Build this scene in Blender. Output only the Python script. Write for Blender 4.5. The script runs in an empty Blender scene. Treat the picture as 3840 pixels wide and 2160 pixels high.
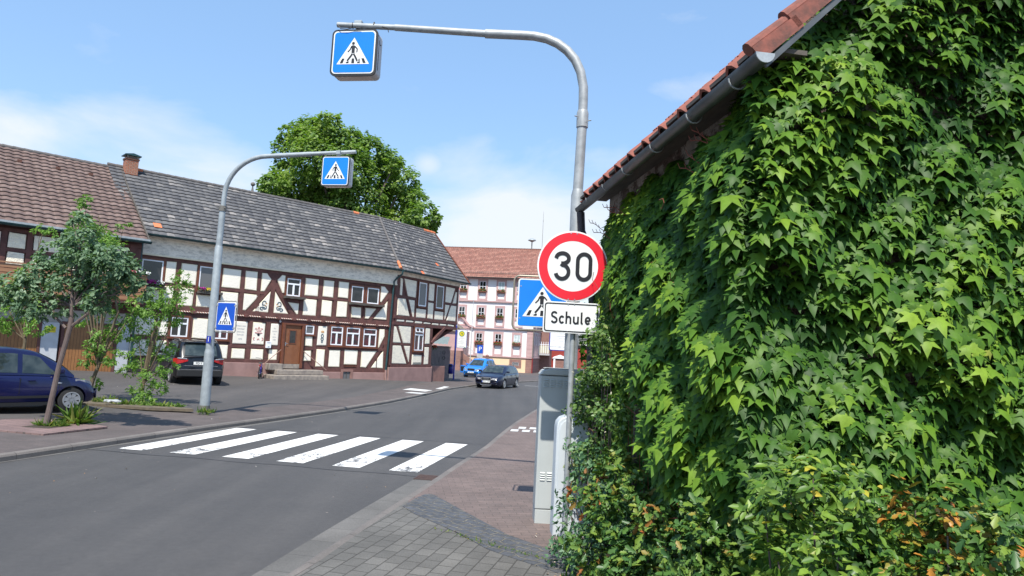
import bpy, bmesh, math, random
import numpy as np
from mathutils import Matrix, Vector
from math import sin, cos, pi, radians, atan2, sqrt
random.seed(7)
sc = bpy.context.scene
COL = sc.collection

# ------------------------------------------------------------------ helpers
def link(o, parent=None):
    COL.objects.link(o)
    if parent is not None: o.parent = parent
    return o
def thing(name, label, cat, loc=(0,0,0), rz=0, group=None, tilt=None):
    o = bpy.data.objects.new(name, None); o.empty_display_size = .2
    o.location = loc; o.rotation_euler = (0, 0, rz) if tilt is None else tilt
    link(o); o['label'] = label; o['category'] = cat
    if group: o['group'] = group
    return o
def tag(o, label, cat, group=None, kind=None):
    o['label'] = label; o['category'] = cat
    if group: o['group'] = group
    if kind: o['kind'] = kind
    return o
def struct(o):
    o['kind'] = 'structure'; return o

class MB:
    """collects vertices and faces for ONE mesh object"""
    def __init__(s, T=None): s.v=[]; s.f=[]; s.uv=[]; s.mi=[]; s.T=T; s.useuv=False
    def add(s, vs, fs, uvs=None, mi=0):
        b=len(s.v)
        if s.T is not None: vs=[tuple(s.T @ Vector(v)) for v in vs]
        s.v += [tuple(v) for v in vs]
        for k,f in enumerate(fs):
            s.f.append([b+i for i in f]); s.mi.append(mi)
            if uvs is not None: s.useuv=True; s.uv.append([uvs[i] for i in f])
            else: s.uv.append([(0,0)]*len(f))
        return s
    def box(s, x0,x1,y0,y1,z0,z1):
        if x1<x0: x0,x1=x1,x0
        if y1<y0: y0,y1=y1,y0
        if z1<z0: z0,z1=z1,z0
        return s.add([(x0,y0,z0),(x1,y0,z0),(x1,y1,z0),(x0,y1,z0),(x0,y0,z1),(x1,y0,z1),(x1,y1,z1),(x0,y1,z1)],
          [(0,3,2,1),(4,5,6,7),(0,1,5,4),(1,2,6,5),(2,3,7,6),(3,0,4,7)])
    def quad(s,a,b,c,d,uv=None): return s.add([a,b,c,d],[(0,1,2,3)],uv)
    def prism(s, pts, y0, y1, axis='y'):
        """polygon pts in (x,z) extruded from y0 (front) to y1 (back)"""
        n=len(pts)
        m={'y':lambda p,y:(p[0],y,p[1]),'z':lambda p,y:(p[0],p[1],y),'x':lambda p,y:(y,p[0],p[1])}[axis]
        vs=[m(p,y0) for p in pts]+[m(p,y1) for p in pts]
        fs=[tuple(range(n)),tuple(range(2*n-1,n-1,-1))]+[(i,i+n,(i+1)%n+n,(i+1)%n) for i in range(n)]
        return s.add(vs,fs)
    def beam(s, p, q, w, d, up=(0,0,1)):
        p=Vector(p);q=Vector(q);a=(q-p).normalized();up=Vector(up)
        if abs(a.dot(up))>.99: up=Vector((0,1,0))
        b=a.cross(up).normalized();c=b.cross(a)
        vs=[]
        for e in (p,q):
            for i,j in ((-1,-1),(1,-1),(1,1),(-1,1)): vs.append(e+b*i*w/2+c*j*d/2)
        return s.add(vs,[(0,1,2,3),(7,6,5,4),(0,4,5,1),(1,5,6,2),(2,6,7,3),(3,7,4,0)])
    def tube(s, pts, r, n=10, cap=True):
        P=[Vector(p) for p in pts]; R=r if hasattr(r,'__len__') else [r]*len(P)
        vs=[];fs=[]; u=None
        for i,p in enumerate(P):
            t=(P[min(i+1,len(P)-1)]-P[max(i-1,0)]).normalized()
            if u is None:
                u=t.cross(Vector((0,0,1)));
                if u.length<1e-3: u=t.cross(Vector((0,1,0)))
            u=(u-t*u.dot(t)).normalized(); w=t.cross(u)
            for k in range(n):
                a=2*pi*k/n; vs.append(p+(u*cos(a)+w*sin(a))*R[i])
        for i in range(len(P)-1):
            for k in range(n):
                fs.append((i*n+k,i*n+(k+1)%n,(i+1)*n+(k+1)%n,(i+1)*n+k))
        if cap: fs+= [tuple(range(n-1,-1,-1)),tuple(range((len(P)-1)*n,len(P)*n))]
        return s.add(vs,fs)
    def cyl(s,x,y,z0,z1,r,n=20,r2=None): return s.tube([(x,y,z0),(x,y,z1)],[r,r if r2 is None else r2],n)
    def disc(s,c,r,y0,y1,n=32,sx=1,sz=1):
        return s.prism([(c[0]+r*sx*cos(2*pi*k/n),c[1]+r*sz*sin(2*pi*k/n)) for k in range(n)],y0,y1)
    def ring(s,c,r0,r1,y0,y1,n=40,sx=1,sz=1):
        vs=[];fs=[]
        for k in range(n):
            a=2*pi*k/n
            for r in (r0,r1):
                for y in (y0,y1): vs.append((c[0]+r*sx*cos(a),y,c[1]+r*sz*sin(a)))
        for k in range(n):
            a=4*k;b=4*((k+1)%n)
            fs+=[(a,b,b+2,a+2),(a+1,a+3,b+3,b+1),(a+2,b+2,b+3,a+3),(a,a+1,b+1,b)]
        return s.add(vs,fs)
    def stroke(s, pts, w, y0, y1):
        """thick polyline in the (x,z) plane"""
        n=len(pts);L=[];Rr=[]
        for i,p in enumerate(pts):
            a=pts[max(i-1,0)];b=pts[min(i+1,n-1)]
            dx,dz=b[0]-a[0],b[1]-a[1];l=math.hypot(dx,dz) or 1;nx,nz=-dz/l,dx/l
            k=1
            if 0<i<n-1:
                e=(p[0]-a[0],p[1]-a[1]);le=math.hypot(*e) or 1
                k=1/max(.5,abs((-e[1]/le)*nx+(e[0]/le)*nz))
            L.append((p[0]+nx*w/2*k,p[1]+nz*w/2*k));Rr.append((p[0]-nx*w/2*k,p[1]-nz*w/2*k))
        vs=[];fs=[]
        for i in range(n):
            vs+=[(L[i][0],y0,L[i][1]),(Rr[i][0],y0,Rr[i][1]),(L[i][0],y1,L[i][1]),(Rr[i][0],y1,Rr[i][1])]
        for i in range(n-1):
            a=4*i;b=a+4
            fs+=[(a,a+1,b+1,b),(a,b,b+2,a+2),(a+1,a+3,b+3,b+1)]
        fs+=[(0,2,3,1),(4*n-4,4*n-3,4*n-1,4*n-2)]
        return s.add(vs,fs)
    def each(s,name,mat,parent=None,**k):
        """one object per separate piece"""
        par=list(range(len(s.v)))
        def fnd(i):
            while par[i]!=i: par[i]=par[par[i]]; i=par[i]
            return i
        for f in s.f:
            for j in f[1:]: par[fnd(j)]=fnd(f[0])
        grp={}
        for fi,f in enumerate(s.f): grp.setdefault(fnd(f[0]),[]).append(fi)
        for g in grp.values():
            ids=sorted({i for fi in g for i in s.f[fi]}); mp={i:k_ for k_,i in enumerate(ids)}
            m=MB(); m.add([s.v[i] for i in ids],[[mp[i] for i in s.f[fi]] for fi in g]); m.build(name,mat,parent,**k)
    def build(s,name,mat,parent=None,smooth=False,bevel=0,loc=None,rot=None,fix=True,segs=2):
        me=bpy.data.meshes.new(name); me.from_pydata(s.v,[],s.f)
        if s.useuv:
            l=me.uv_layers.new(name='UVMap'); i=0
            for f in s.uv:
                for c in f: l.data[i].uv=c; i+=1
        if fix:
            bm=bmesh.new(); bm.from_mesh(me); bmesh.ops.recalc_face_normals(bm,faces=bm.faces); bm.to_mesh(me); bm.free()
        for mm in (mat if isinstance(mat,(list,tuple)) else (mat,)): me.materials.append(mm)
        if any(s.mi): me.polygons.foreach_set('material_index',s.mi)
        if smooth:
            me.polygons.foreach_set('use_smooth',[True]*len(me.polygons))
            me.set_sharp_from_angle(angle=radians(smooth if smooth>1 else 40))
        o=bpy.data.objects.new(name,me); link(o,parent)
        if loc: o.location=loc
        if rot: o.rotation_euler=rot
        if bevel:
            m=o.modifiers.new('bevel','BEVEL'); m.width=bevel; m.segments=segs; m.limit_method='ANGLE'; m.angle_limit=radians(40)
        return o
def rrect(w,h,r,cx=0,cz=0,n=6):
    P=[]
    for sx,sz,a0 in ((1,1,0),(-1,1,90),(-1,-1,180),(1,-1,270)):
        for k in range(n+1):
            a=radians(a0+90*k/n); P.append((cx+sx*(w/2-r)+r*cos(a),cz+sz*(h/2-r)+r*sin(a)))
    return P
def arc(cx,cz,rx,rz,a0,a1,n=14):
    return [(cx+rx*cos(radians(a0+(a1-a0)*k/n)),cz+rz*sin(radians(a0+(a1-a0)*k/n))) for k in range(n+1)]
def text(name,body,mat,parent,loc,size,rot=(pi/2,0,0),ext=.001,align='CENTER',sx=1):
    c=bpy.data.curves.new(name,'FONT'); c.body=body; c.size=size; c.extrude=ext; c.align_x=align; c.align_y='CENTER'; c.resolution_u=3
    o=bpy.data.objects.new('tmp',c); COL.objects.link(o)
    dg=bpy.context.evaluated_depsgraph_get(); me=bpy.data.meshes.new_from_object(o.evaluated_get(dg))
    bpy.data.objects.remove(o); bpy.data.curves.remove(c)
    me.name=name; me.materials.clear(); me.materials.append(mat)
    r=bpy.data.objects.new(name,me); link(r,parent); r.location=loc; r.rotation_euler=rot; r.scale=(sx,1,1)
    return r

# ------------------------------------------------------------------ materials
def newmat(name):
    m=bpy.data.materials.new(name); m.use_nodes=True; nt=m.node_tree; return m,nt,nt.nodes['Principled BSDF']
def node(nt,t,**k):
    n=nt.nodes.new(t)
    for a,b in k.items():
        if a.startswith('i_'): n.inputs[a[2:].replace('_',' ')].default_value=b
        else: setattr(n,a,b)
    return n
def ramp(nt,fac,stops):
    r=nt.nodes.new('ShaderNodeValToRGB'); e=r.color_ramp.elements
    e[0].position=stops[0][0]; e[0].color=(*stops[0][1],1)
    e[1].position=stops[-1][0]; e[1].color=(*stops[-1][1],1)
    for p,c in stops[1:-1]:
        x=e.new(p); x.color=(*c,1)
    nt.links.new(fac,r.inputs[0]); return r.outputs[0]
def mixc(nt,fac,a,b,mode='MIX'):
    n=nt.nodes.new('ShaderNodeMix'); n.data_type='RGBA'; n.blend_type=mode
    for s,v in ((0,fac),(6,a),(7,b)):
        if hasattr(v,'links'): nt.links.new(v,n.inputs[s])
        else: n.inputs[s].default_value = v if s==0 else (*v,1)
    return n.outputs[2]
def mathn(nt,op,a,b=None,c=None):
    n=nt.nodes.new('ShaderNodeMath'); n.operation=op
    for i,v in enumerate((a,b,c)):
        if v is None: continue
        if hasattr(v,'links'): nt.links.new(v,n.inputs[i])
        else: n.inputs[i].default_value=v
    return n.outputs[0]
def coords(nt,kind='Object',scale=(1,1,1),rot=(0,0,0)):
    t=nt.nodes.new('ShaderNodeTexCoord'); m=nt.nodes.new('ShaderNodeMapping')
    m.inputs['Scale'].default_value=scale; m.inputs['Rotation'].default_value=rot
    nt.links.new(t.outputs[kind],m.inputs[0]); return m.outputs[0]
def noise(nt,vec,scale,detail=4,rough=.6):
    n=nt.nodes.new('ShaderNodeTexNoise'); n.inputs['Scale'].default_value=scale; n.inputs['Detail'].default_value=detail; n.inputs['Roughness'].default_value=rough
    nt.links.new(vec,n.inputs['Vector']); return n.outputs[0]
def bump(nt,b,h,strength=.3,dist=.01):
    n=nt.nodes.new('ShaderNodeBump'); n.inputs['Strength'].default_value=strength; n.inputs['Distance'].default_value=dist
    nt.links.new(h,n.inputs['Height']); nt.links.new(n.outputs[0],b.inputs['Normal'])
def plain(name,c,rough=.6,metal=0,var=.15,scale=3,bumps=0,bscale=40,bdist=.005,c2=None,stretch=(1,1,1),spec=.5,coat=0):
    m,nt,b=newmat(name); v=coords(nt,scale=stretch)
    f=noise(nt,v,scale)
    c2=c2 or tuple(x*(1-var) for x in c); c1=tuple(min(1,x*(1+var*.6)) for x in c) if c2 is None else c
    nt.links.new(ramp(nt,f,[(.32,c2),(.66,c1)]),b.inputs['Base Color'])
    b.inputs['Roughness'].default_value=rough; b.inputs['Metallic'].default_value=metal
    b.inputs['Specular IOR Level'].default_value=spec; b.inputs['Coat Weight'].default_value=coat; b.inputs['Coat Roughness'].default_value=.06
    if bumps: bump(nt,b,noise(nt,v,bscale,3),bumps,bdist)
    return m

M={}
M['galv']=plain('galvanised',(.36,.38,.39),.5,.25,c2=(.25,.27,.28),scale=9,bumps=.15,bscale=60,bdist=.002)
M['galv2']=plain('galvanised_far',(.33,.37,.39),.5,.2,c2=(.25,.28,.3),scale=7)
M['galvdark']=plain('galvanised_dirty',(.16,.15,.13),.8,c2=(.1,.1,.1),scale=12)
M['white']=plain('white_retroreflective',(.76,.77,.77),.35,c2=(.66,.67,.66),scale=6)
M['blue']=plain('traffic_blue',(.003,.19,.68),.35,var=.08,scale=3)
M['blue_deep']=plain('traffic_blue_deep',(.003,.07,.45),.35,var=.08,scale=3)
M['red']=plain('traffic_red',(.68,.015,.03),.35,var=.06,scale=3)
M['black']=plain('sign_black',(.012,.012,.016),.45)
M['signgrey']=plain('sign_frame_grey',(.3,.29,.27),.45,.3)
M['boxgrey']=plain('lamp_housing_grey',(.5,.49,.49),.45,.1,c2=(.42,.41,.41))
M['boxlens']=plain('lamp_lens_pink_grey',(.62,.52,.47),.3,c2=(.5,.4,.36))
M['rim_dark']=plain('rubber_seal',(.02,.02,.022),.5)
M['wood']=plain('oxblood_timber',(.140,.056,.047),.75,c2=(.075,.031,.027),scale=4,stretch=(1,1,1),bumps=.4,bscale=25)
M['wood_red']=plain('brown_window_timber',(.17,.055,.025),.55,c2=(.11,.035,.018),scale=6)
M['wood_old']=plain('weathered_board',(.10,.085,.07),.85,c2=(.05,.045,.04),scale=12,stretch=(.3,1,2),bumps=.5,bscale=20)
M['whitepaint']=plain('white_window_paint',(.82,.84,.88),.35,var=.03)
M['gutter_green']=plain('green_gutter',(.018,.06,.065),.35,c2=(.012,.04,.045))
M['plinth']=plain('pink_plinth',(.33,.2,.18),.8,c2=(.25,.15,.135),scale=1.6,bumps=.2)
M['stone']=plain('sandstone_step',(.30,.26,.22),.85,c2=(.16,.14,.13),scale=5,bumps=.5,bscale=30)
M['chim']=None
M['chrome']=plain('bright_metal',(.6,.6,.62),.25,.9,var=.05)
M['tyre']=plain('tyre_rubber',(.02,.02,.021),.85,c2=(.012,.012,.012))
M['alloy']=plain('silver_wheel',(.45,.46,.48),.35,.6)
M['plate']=plain('number_plate',(.75,.76,.74),.4,var=.03)
M['plateblue']=plain('plate_blue',(.02,.07,.4),.4)
M['lamp_red']=plain('tail_lamp_red',(.42,.01,.012),.15,c2=(.3,.006,.01),coat=.8)
M['lamp_clear']=plain('head_lamp_clear',(.62,.64,.68),.08,.4,c2=(.3,.32,.36),scale=12,coat=.8)
M['plastic']=plain('dark_plastic',(.011,.011,.012),.6)
M['cab']=plain('grey_cabinet',(.42,.445,.44),.5,c2=(.38,.405,.40),scale=2)
M['cabtop']=plain('weathered_cabinet_lid',(.42,.41,.38),.7,c2=(.30,.29,.26),scale=14)
M['cab2']=plain('pale_cabinet',(.52,.56,.59),.45,c2=(.47,.51,.54),scale=2)
M['pink']=plain('old_rose_trim',(.48,.32,.31),.8,c2=(.41,.265,.26),scale=1.2)
M['wallwhite']=plain('white_render',(.74,.72,.73),.85,c2=(.68,.66,.68),scale=.6)
M['wallcream']=plain('apricot_render',(.76,.56,.36),.85,c2=(.7,.5,.32),scale=.6)
M['redwall']=plain('red_render',(.30,.04,.03),.8,c2=(.25,.033,.025),scale=.6)
M['sandred']=plain('red_sandstone',(.28,.15,.125),.85,c2=(.2,.11,.095),scale=3)
M['ochre']=plain('ochre_render',(.6,.45,.2),.8)
M['bin']=plain('blue_enamel',(.008,.012,.2),.35,var=.1)
M['poleblue']=plain('blue_enamel_pole',(.01,.025,.3),.35,var=.1)
M['greytext']=plain('faded_lettering',(.35,.36,.4),.7)
M['hgreen']=plain('sign_green',(.0,.16,.06),.5)
M['hyellow']=plain('sign_yellow',(.75,.6,.02),.5)
M['slate']=plain('dark_slate_blue',(.05,.09,.12),.7)
M['gold']=plain('ochre_gold',(.65,.32,.06),.6)
M['redpaint']=plain('red_ornament',(.45,.06,.05),.7)
M['flower_red']=plain('petals_red',(.7,.02,.02),.6,c2=(.5,.01,.02),scale=30)
M['flower_pink']=plain('petals_pink',(.75,.16,.2),.6,c2=(.65,.1,.2),scale=30)
M['flower_purple']=plain('petals_magenta',(.45,.01,.3),.6)
M['flower_yellow']=plain('petals_yellow',(.75,.55,.02),.6)
M['flower_white']=plain('petals_white',(.8,.8,.78),.6)
M['bark']=plain('bark_brown',(.15,.115,.105),.9,c2=(.09,.065,.06),scale=10,stretch=(1,1,.3),bumps=.6,bscale=20,bdist=.01)
M['bark2']=plain('bark_olive',(.17,.13,.08),.9,c2=(.09,.07,.045),scale=10,stretch=(1,1,.3))
M['twig']=plain('reddish_vine_stem',(.22,.06,.04),.8)
M['rust']=plain('rusty_iron',(.09,.055,.045),.7,c2=(.05,.03,.028),scale=20)
M['interior']=plain('dark_interior',(.015,.014,.014),.9)
M['paperlitter']=plain('crumpled_foil',(.55,.58,.6),.3,.3,bumps=.8,bscale=30)
M['sheet']=plain('sheet_metal_pinkgrey',(.34,.27,.26),.6)

def glassmat(name,c,rough=.04,c2=None,scale=2):
    m,nt,b=newmat(name); v=coords(nt)
    nt.links.new(ramp(nt,noise(nt,v,scale,2),[(.4,c),(.62,c2 or c)]),b.inputs['Base Color'])
    b.inputs['Roughness'].default_value=rough; b.inputs['Specular IOR Level'].default_value=.6
    return m
M['glass']=glassmat('window_glass',(.012,.012,.013),c2=(.03,.03,.032))
M['glass_red']=glassmat('window_glass_over_red_curtain',(.02,.012,.014),c2=(.09,.012,.022),scale=5)
M['glass_blind']=glassmat('window_glass_grey_blind',(.12,.12,.125),.25)
M['glass_pale']=glassmat('window_glass_pale_curtain',(.5,.56,.56),.15,c2=(.38,.46,.46))
M['carglass']=glassmat('car_glass',(.02,.03,.032),.02,c2=(.05,.065,.065),scale=3)
def carpaint(name,c,c2):
    return plain(name,c,.3,.0,c2=c2,scale=.8,coat=.6,spec=.35)
M['paint_blue']=carpaint('dark_blue_car_paint',(.004,.006,.055),(.003,.004,.035))
M['paint_black']=carpaint('black_car_paint',(.0035,.004,.006),(.003,.003,.004))
M['paint_navy']=carpaint('navy_car_paint',(.008,.012,.035),(.006,.008,.025))
M['paint_bright']=carpaint('bright_blue_car_paint',(.02,.2,.62),(.015,.16,.52))

# plaster infill
def plaster(name,c,c2,stain=None,bs=22):
    m,nt,b=newmat(name); v=coords(nt)
    col=ramp(nt,noise(nt,v,1.3,5),[(.3,c2),(.65,c)])
    if stain:
        s=coords(nt,scale=(2.2,2.2,5)); f=ramp(nt,noise(nt,s,1.6,8,.75),[(.46,(0,0,0)),(.62,(1,1,1))])
        col=mixc(nt,f,col,stain)
    nt.links.new(col,b.inputs['Base Color']); b.inputs['Roughness'].default_value=.9
    n2=nt.nodes.new('ShaderNodeTexVoronoi'); n2.inputs['Scale'].default_value=bs; nt.links.new(v,n2.inputs['Vector'])
    bump(nt,b,mathn(nt,'ADD',n2.outputs[0],noise(nt,v,bs*1.5,3)),.45,.02)
    return m
M['plaster']=plaster('cream_trowelled_plaster',(.88,.83,.73),(.82,.77,.67))
M['plaster_w']=plaster('wing_plaster',(.92,.84,.68),(.86,.79,.63),stain=(.74,.68,.58))
M['plaster_rim']=plain('cream_rim',(.82,.74,.56),.9)
M['fascia']=plaster('weathered_render',(.86,.79,.68),(.76,.70,.61),stain=(.52,.48,.42),bs=14)
M['panel']=plain('smooth_text_panel',(.82,.77,.68),.8,c2=(.78,.73,.64))

# brick
def brickmat(name,c1,c2,mortar,w,h,ms=.012,coord='Object',rot=(0,0,0),var=None,bstr=.5,offset=.5,rough=.9,noisec=None):
    m,nt,b=newmat(name); v=coords(nt,coord,rot=rot)
    t=nt.nodes.new('ShaderNodeTexBrick'); nt.links.new(v,t.inputs['Vector'])
    t.inputs['Scale'].default_value=1; t.inputs['Brick Width'].default_value=w; t.inputs['Row Height'].default_value=h
    t.inputs['Mortar Size'].default_value=ms; t.inputs['Color1'].default_value=(*c1,1); t.inputs['Color2'].default_value=(*c2,1); t.inputs['Mortar'].default_value=(*mortar,1)
    t.inputs['Mortar Smooth'].default_value=.3; t.offset=offset; t.inputs['Bias'].default_value=0
    col=t.outputs[0]
    f=ramp(nt,noise(nt,v,noisec or 1.1,6,.7),[(.3,(.72,.72,.72)),(.7,(1.12,1.12,1.12))])
    col=mixc(nt,1.0,col,f,'MULTIPLY')
    f2=ramp(nt,noise(nt,v,60,2),[(.3,(.82,.82,.82)),(.7,(1.1,1.1,1.1))]); col=mixc(nt,1.0,col,f2,'MULTIPLY')
    nt.links.new(col,b.inputs['Base Color']); b.inputs['Roughness'].default_value=rough
    bump(nt,b,mathn(nt,'SUBTRACT',noise(nt,v,50,3),mathn(nt,'MULTIPLY',t.outputs[1],3)),bstr,.004)
    return m
M['chimbrick']=brickmat('chimney_brick',(.38,.12,.06),(.28,.09,.05),(.3,.25,.2),.22,.075,coord='Object',rot=(pi/2,0,0))
M['brick_r']=brickmat('pinkish_clinker_paving',(.172,.127,.114),(.138,.105,.096),(.092,.074,.067),.21,.105,.005,rot=(0,0,radians(-9)),bstr=.35)
M['brick_l']=brickmat('reddish_grey_paving',(.110,.088,.083),(.092,.076,.072),(.078,.067,.064),.21,.105,.005,rot=(0,0,radians(-14)),bstr=.3)
M['brick_tree']=brickmat('tree_patch_paving',(.22,.145,.135),(.19,.125,.118),(.10,.08,.075),.2,.2,.008,rot=(0,0,radians(25)),bstr=.3)
M['paver']=brickmat('grey_concrete_pavers',(.140,.134,.124),(.105,.101,.094),(.062,.058,.052),.22,.165,.007,rot=(0,0,radians(-76)),bstr=.7,offset=.5)
M['gutterstone']=brickmat('gutter_slabs',(.135,.128,.120),(.115,.11,.104),(.07,.066,.062),.5,2.,.006,rot=(0,0,radians(-82)),bstr=.3,offset=0)
M['kerb']=brickmat('kerb_stones',(.175,.155,.142),(.14,.126,.117),(.09,.08,.075),1.0,3.,.008,rot=(0,0,radians(-78)),bstr=.3,offset=0)
M['sandblock']=brickmat('sandstone_blocks',(.33,.18,.15),(.27,.15,.125),(.2,.13,.11),.6,.3,.01,rot=(pi/2,0,0))

def asphalt(name,c1,c2,fine=140,crack=False):
    crack=False; m,nt,b=newmat(name); v=coords(nt)
    big=noise(nt,v,.35,5,.6); col=ramp(nt,big,[(.3,c2),(.7,c1)])
    # tyre-polished bands running with the road
    s=coords(nt,scale=(.9,.05,1),rot=(0,0,radians(9)))
    col=mixc(nt,1,col,ramp(nt,noise(nt,s,1.1,3),[(.35,(.86,.86,.87)),(.65,(1.18,1.16,1.14))]),'MULTIPLY')
    col=mixc(nt,1,col,ramp(nt,noise(nt,v,fine,3,.8),[(.28,(.6,.6,.6)),(.72,(1.4,1.4,1.4))]),'MULTIPLY')
    col=mixc(nt,1,col,ramp(nt,noise(nt,v,14,5,.8),[(.3,(.86,.86,.86)),(.7,(1.14,1.14,1.14))]),'MULTIPLY')
    col=mixc(nt,1,col,ramp(nt,noise(nt,v,1.9,6,.7),[(.38,(.95,.95,.95)),(.5,(1,1,1)),(.72,(1.06,1.05,1.04))]),'MULTIPLY')
    # small pale specks (gravel, bits of leaf)
    sp=nt.nodes.new('ShaderNodeTexVoronoi'); sp.inputs['Scale'].default_value=2.4; nt.links.new(v,sp.inputs['Vector'])
    col=mixc(nt,mathn(nt,'MULTIPLY',mathn(nt,'LESS_THAN',sp.outputs[0],.035),.6),col,(.30,.25,.22))
    if crack:
        cr=nt.nodes.new('ShaderNodeTexVoronoi'); cr.feature='DISTANCE_TO_EDGE'; cr.inputs['Scale'].default_value=.16
        w=nt.nodes.new('ShaderNodeVectorMath'); w.operation='ADD'; nz=nt.nodes.new('ShaderNodeTexNoise'); nz.inputs['Scale'].default_value=1.2; nt.links.new(v,nz.inputs['Vector'])
        nt.links.new(v,w.inputs[0]); nt.links.new(nz.outputs['Color'],w.inputs[1]); nt.links.new(w.outputs[0],cr.inputs['Vector'])
        col=mixc(nt,mathn(nt,'MULTIPLY',mathn(nt,'LESS_THAN',cr.outputs[0],.0022),.5),col,(.02,.02,.02))
    nt.links.new(col,b.inputs['Base Color']); b.inputs['Roughness'].default_value=.82
    bump(nt,b,noise(nt,v,fine,3,.8),.5,.004)
    return m
M['asphalt']=asphalt('road_asphalt',(.064,.0615,.061),(.052,.0505,.051),crack=True)
M['asphalt_sq']=asphalt('square_asphalt',(.072,.066,.064),(.058,.054,.053))

def zebra_mat():
    m,nt,b=newmat('worn_white_thermoplastic'); v=coords(nt,'UV')
    tcn=nt.nodes.new('ShaderNodeTexCoord'); sep=nt.nodes.new('ShaderNodeSeparateXYZ'); nt.links.new(tcn.outputs['UV'],sep.inputs[0])
    ob=coords(nt)
    base=ramp(nt,noise(nt,ob,2,4),[(.3,(.60,.59,.57)),(.7,(.72,.71,.68))])
    n1=noise(nt,coords(nt,scale=(1,.8,1)),9,6,.8)
    near=mathn(nt,'SUBTRACT',.62,mathn(nt,'MULTIPLY',sep.outputs[1],.5))     # wear grows towards the near end
    n0=noise(nt,ob,.9,2)
    thr=mathn(nt,'MULTIPLY',near,mathn(nt,'MULTIPLY',n0,1.05))
    wear=mathn(nt,'LESS_THAN',mathn(nt,'ADD',n1,.0),mathn(nt,'ADD',thr,.150))
    col=mixc(nt,wear,base,(.10,.10,.105))
    nt.links.new(col,b.inputs['Base Color']); b.inputs['Roughness'].default_value=.7
    bump(nt,b,noise(nt,ob,90,2),.2,.002)
    return m
M['zebra']=zebra_mat()

def cobble():
    m,nt,b=newmat('dark_basalt_setts'); v=coords(nt,rot=(0,0,radians(42)))
    nz=nt.nodes.new('ShaderNodeTexNoise'); nz.inputs['Scale'].default_value=5; nt.links.new(v,nz.inputs['Vector'])
    va=nt.nodes.new('ShaderNodeVectorMath'); va.operation='MULTIPLY_ADD'; nt.links.new(nz.outputs['Color'],va.inputs[0]); va.inputs[1].default_value=(.13,.13,0); nt.links.new(v,va.inputs[2])
    t=nt.nodes.new('ShaderNodeTexBrick'); nt.links.new(va.outputs[0],t.inputs['Vector']); t.inputs['Scale'].default_value=1
    t.inputs['Brick Width'].default_value=.17; t.inputs['Row Height'].default_value=.12; t.inputs['Mortar Size'].default_value=.013; t.inputs['Mortar Smooth'].default_value=.6
    t.inputs['Color1'].default_value=(.080,.083,.092,1); t.inputs['Color2'].default_value=(.060,.063,.071,1); t.inputs['Mortar'].default_value=(.145,.133,.11,1)
    col=mixc(nt,1,t.outputs[0],ramp(nt,noise(nt,v,14,3),[(.3,(.7,.7,.7)),(.7,(1.25,1.25,1.25))]),'MULTIPLY')
    nt.links.new(col,b.inputs['Base Color']); b.inputs['Roughness'].default_value=.7
    bump(nt,b,mathn(nt,'SUBTRACT',noise(nt,v,20,3),mathn(nt,'MULTIPLY',t.outputs[1],3)),.8,.012)
    return m
M['cobble']=cobble()

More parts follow.
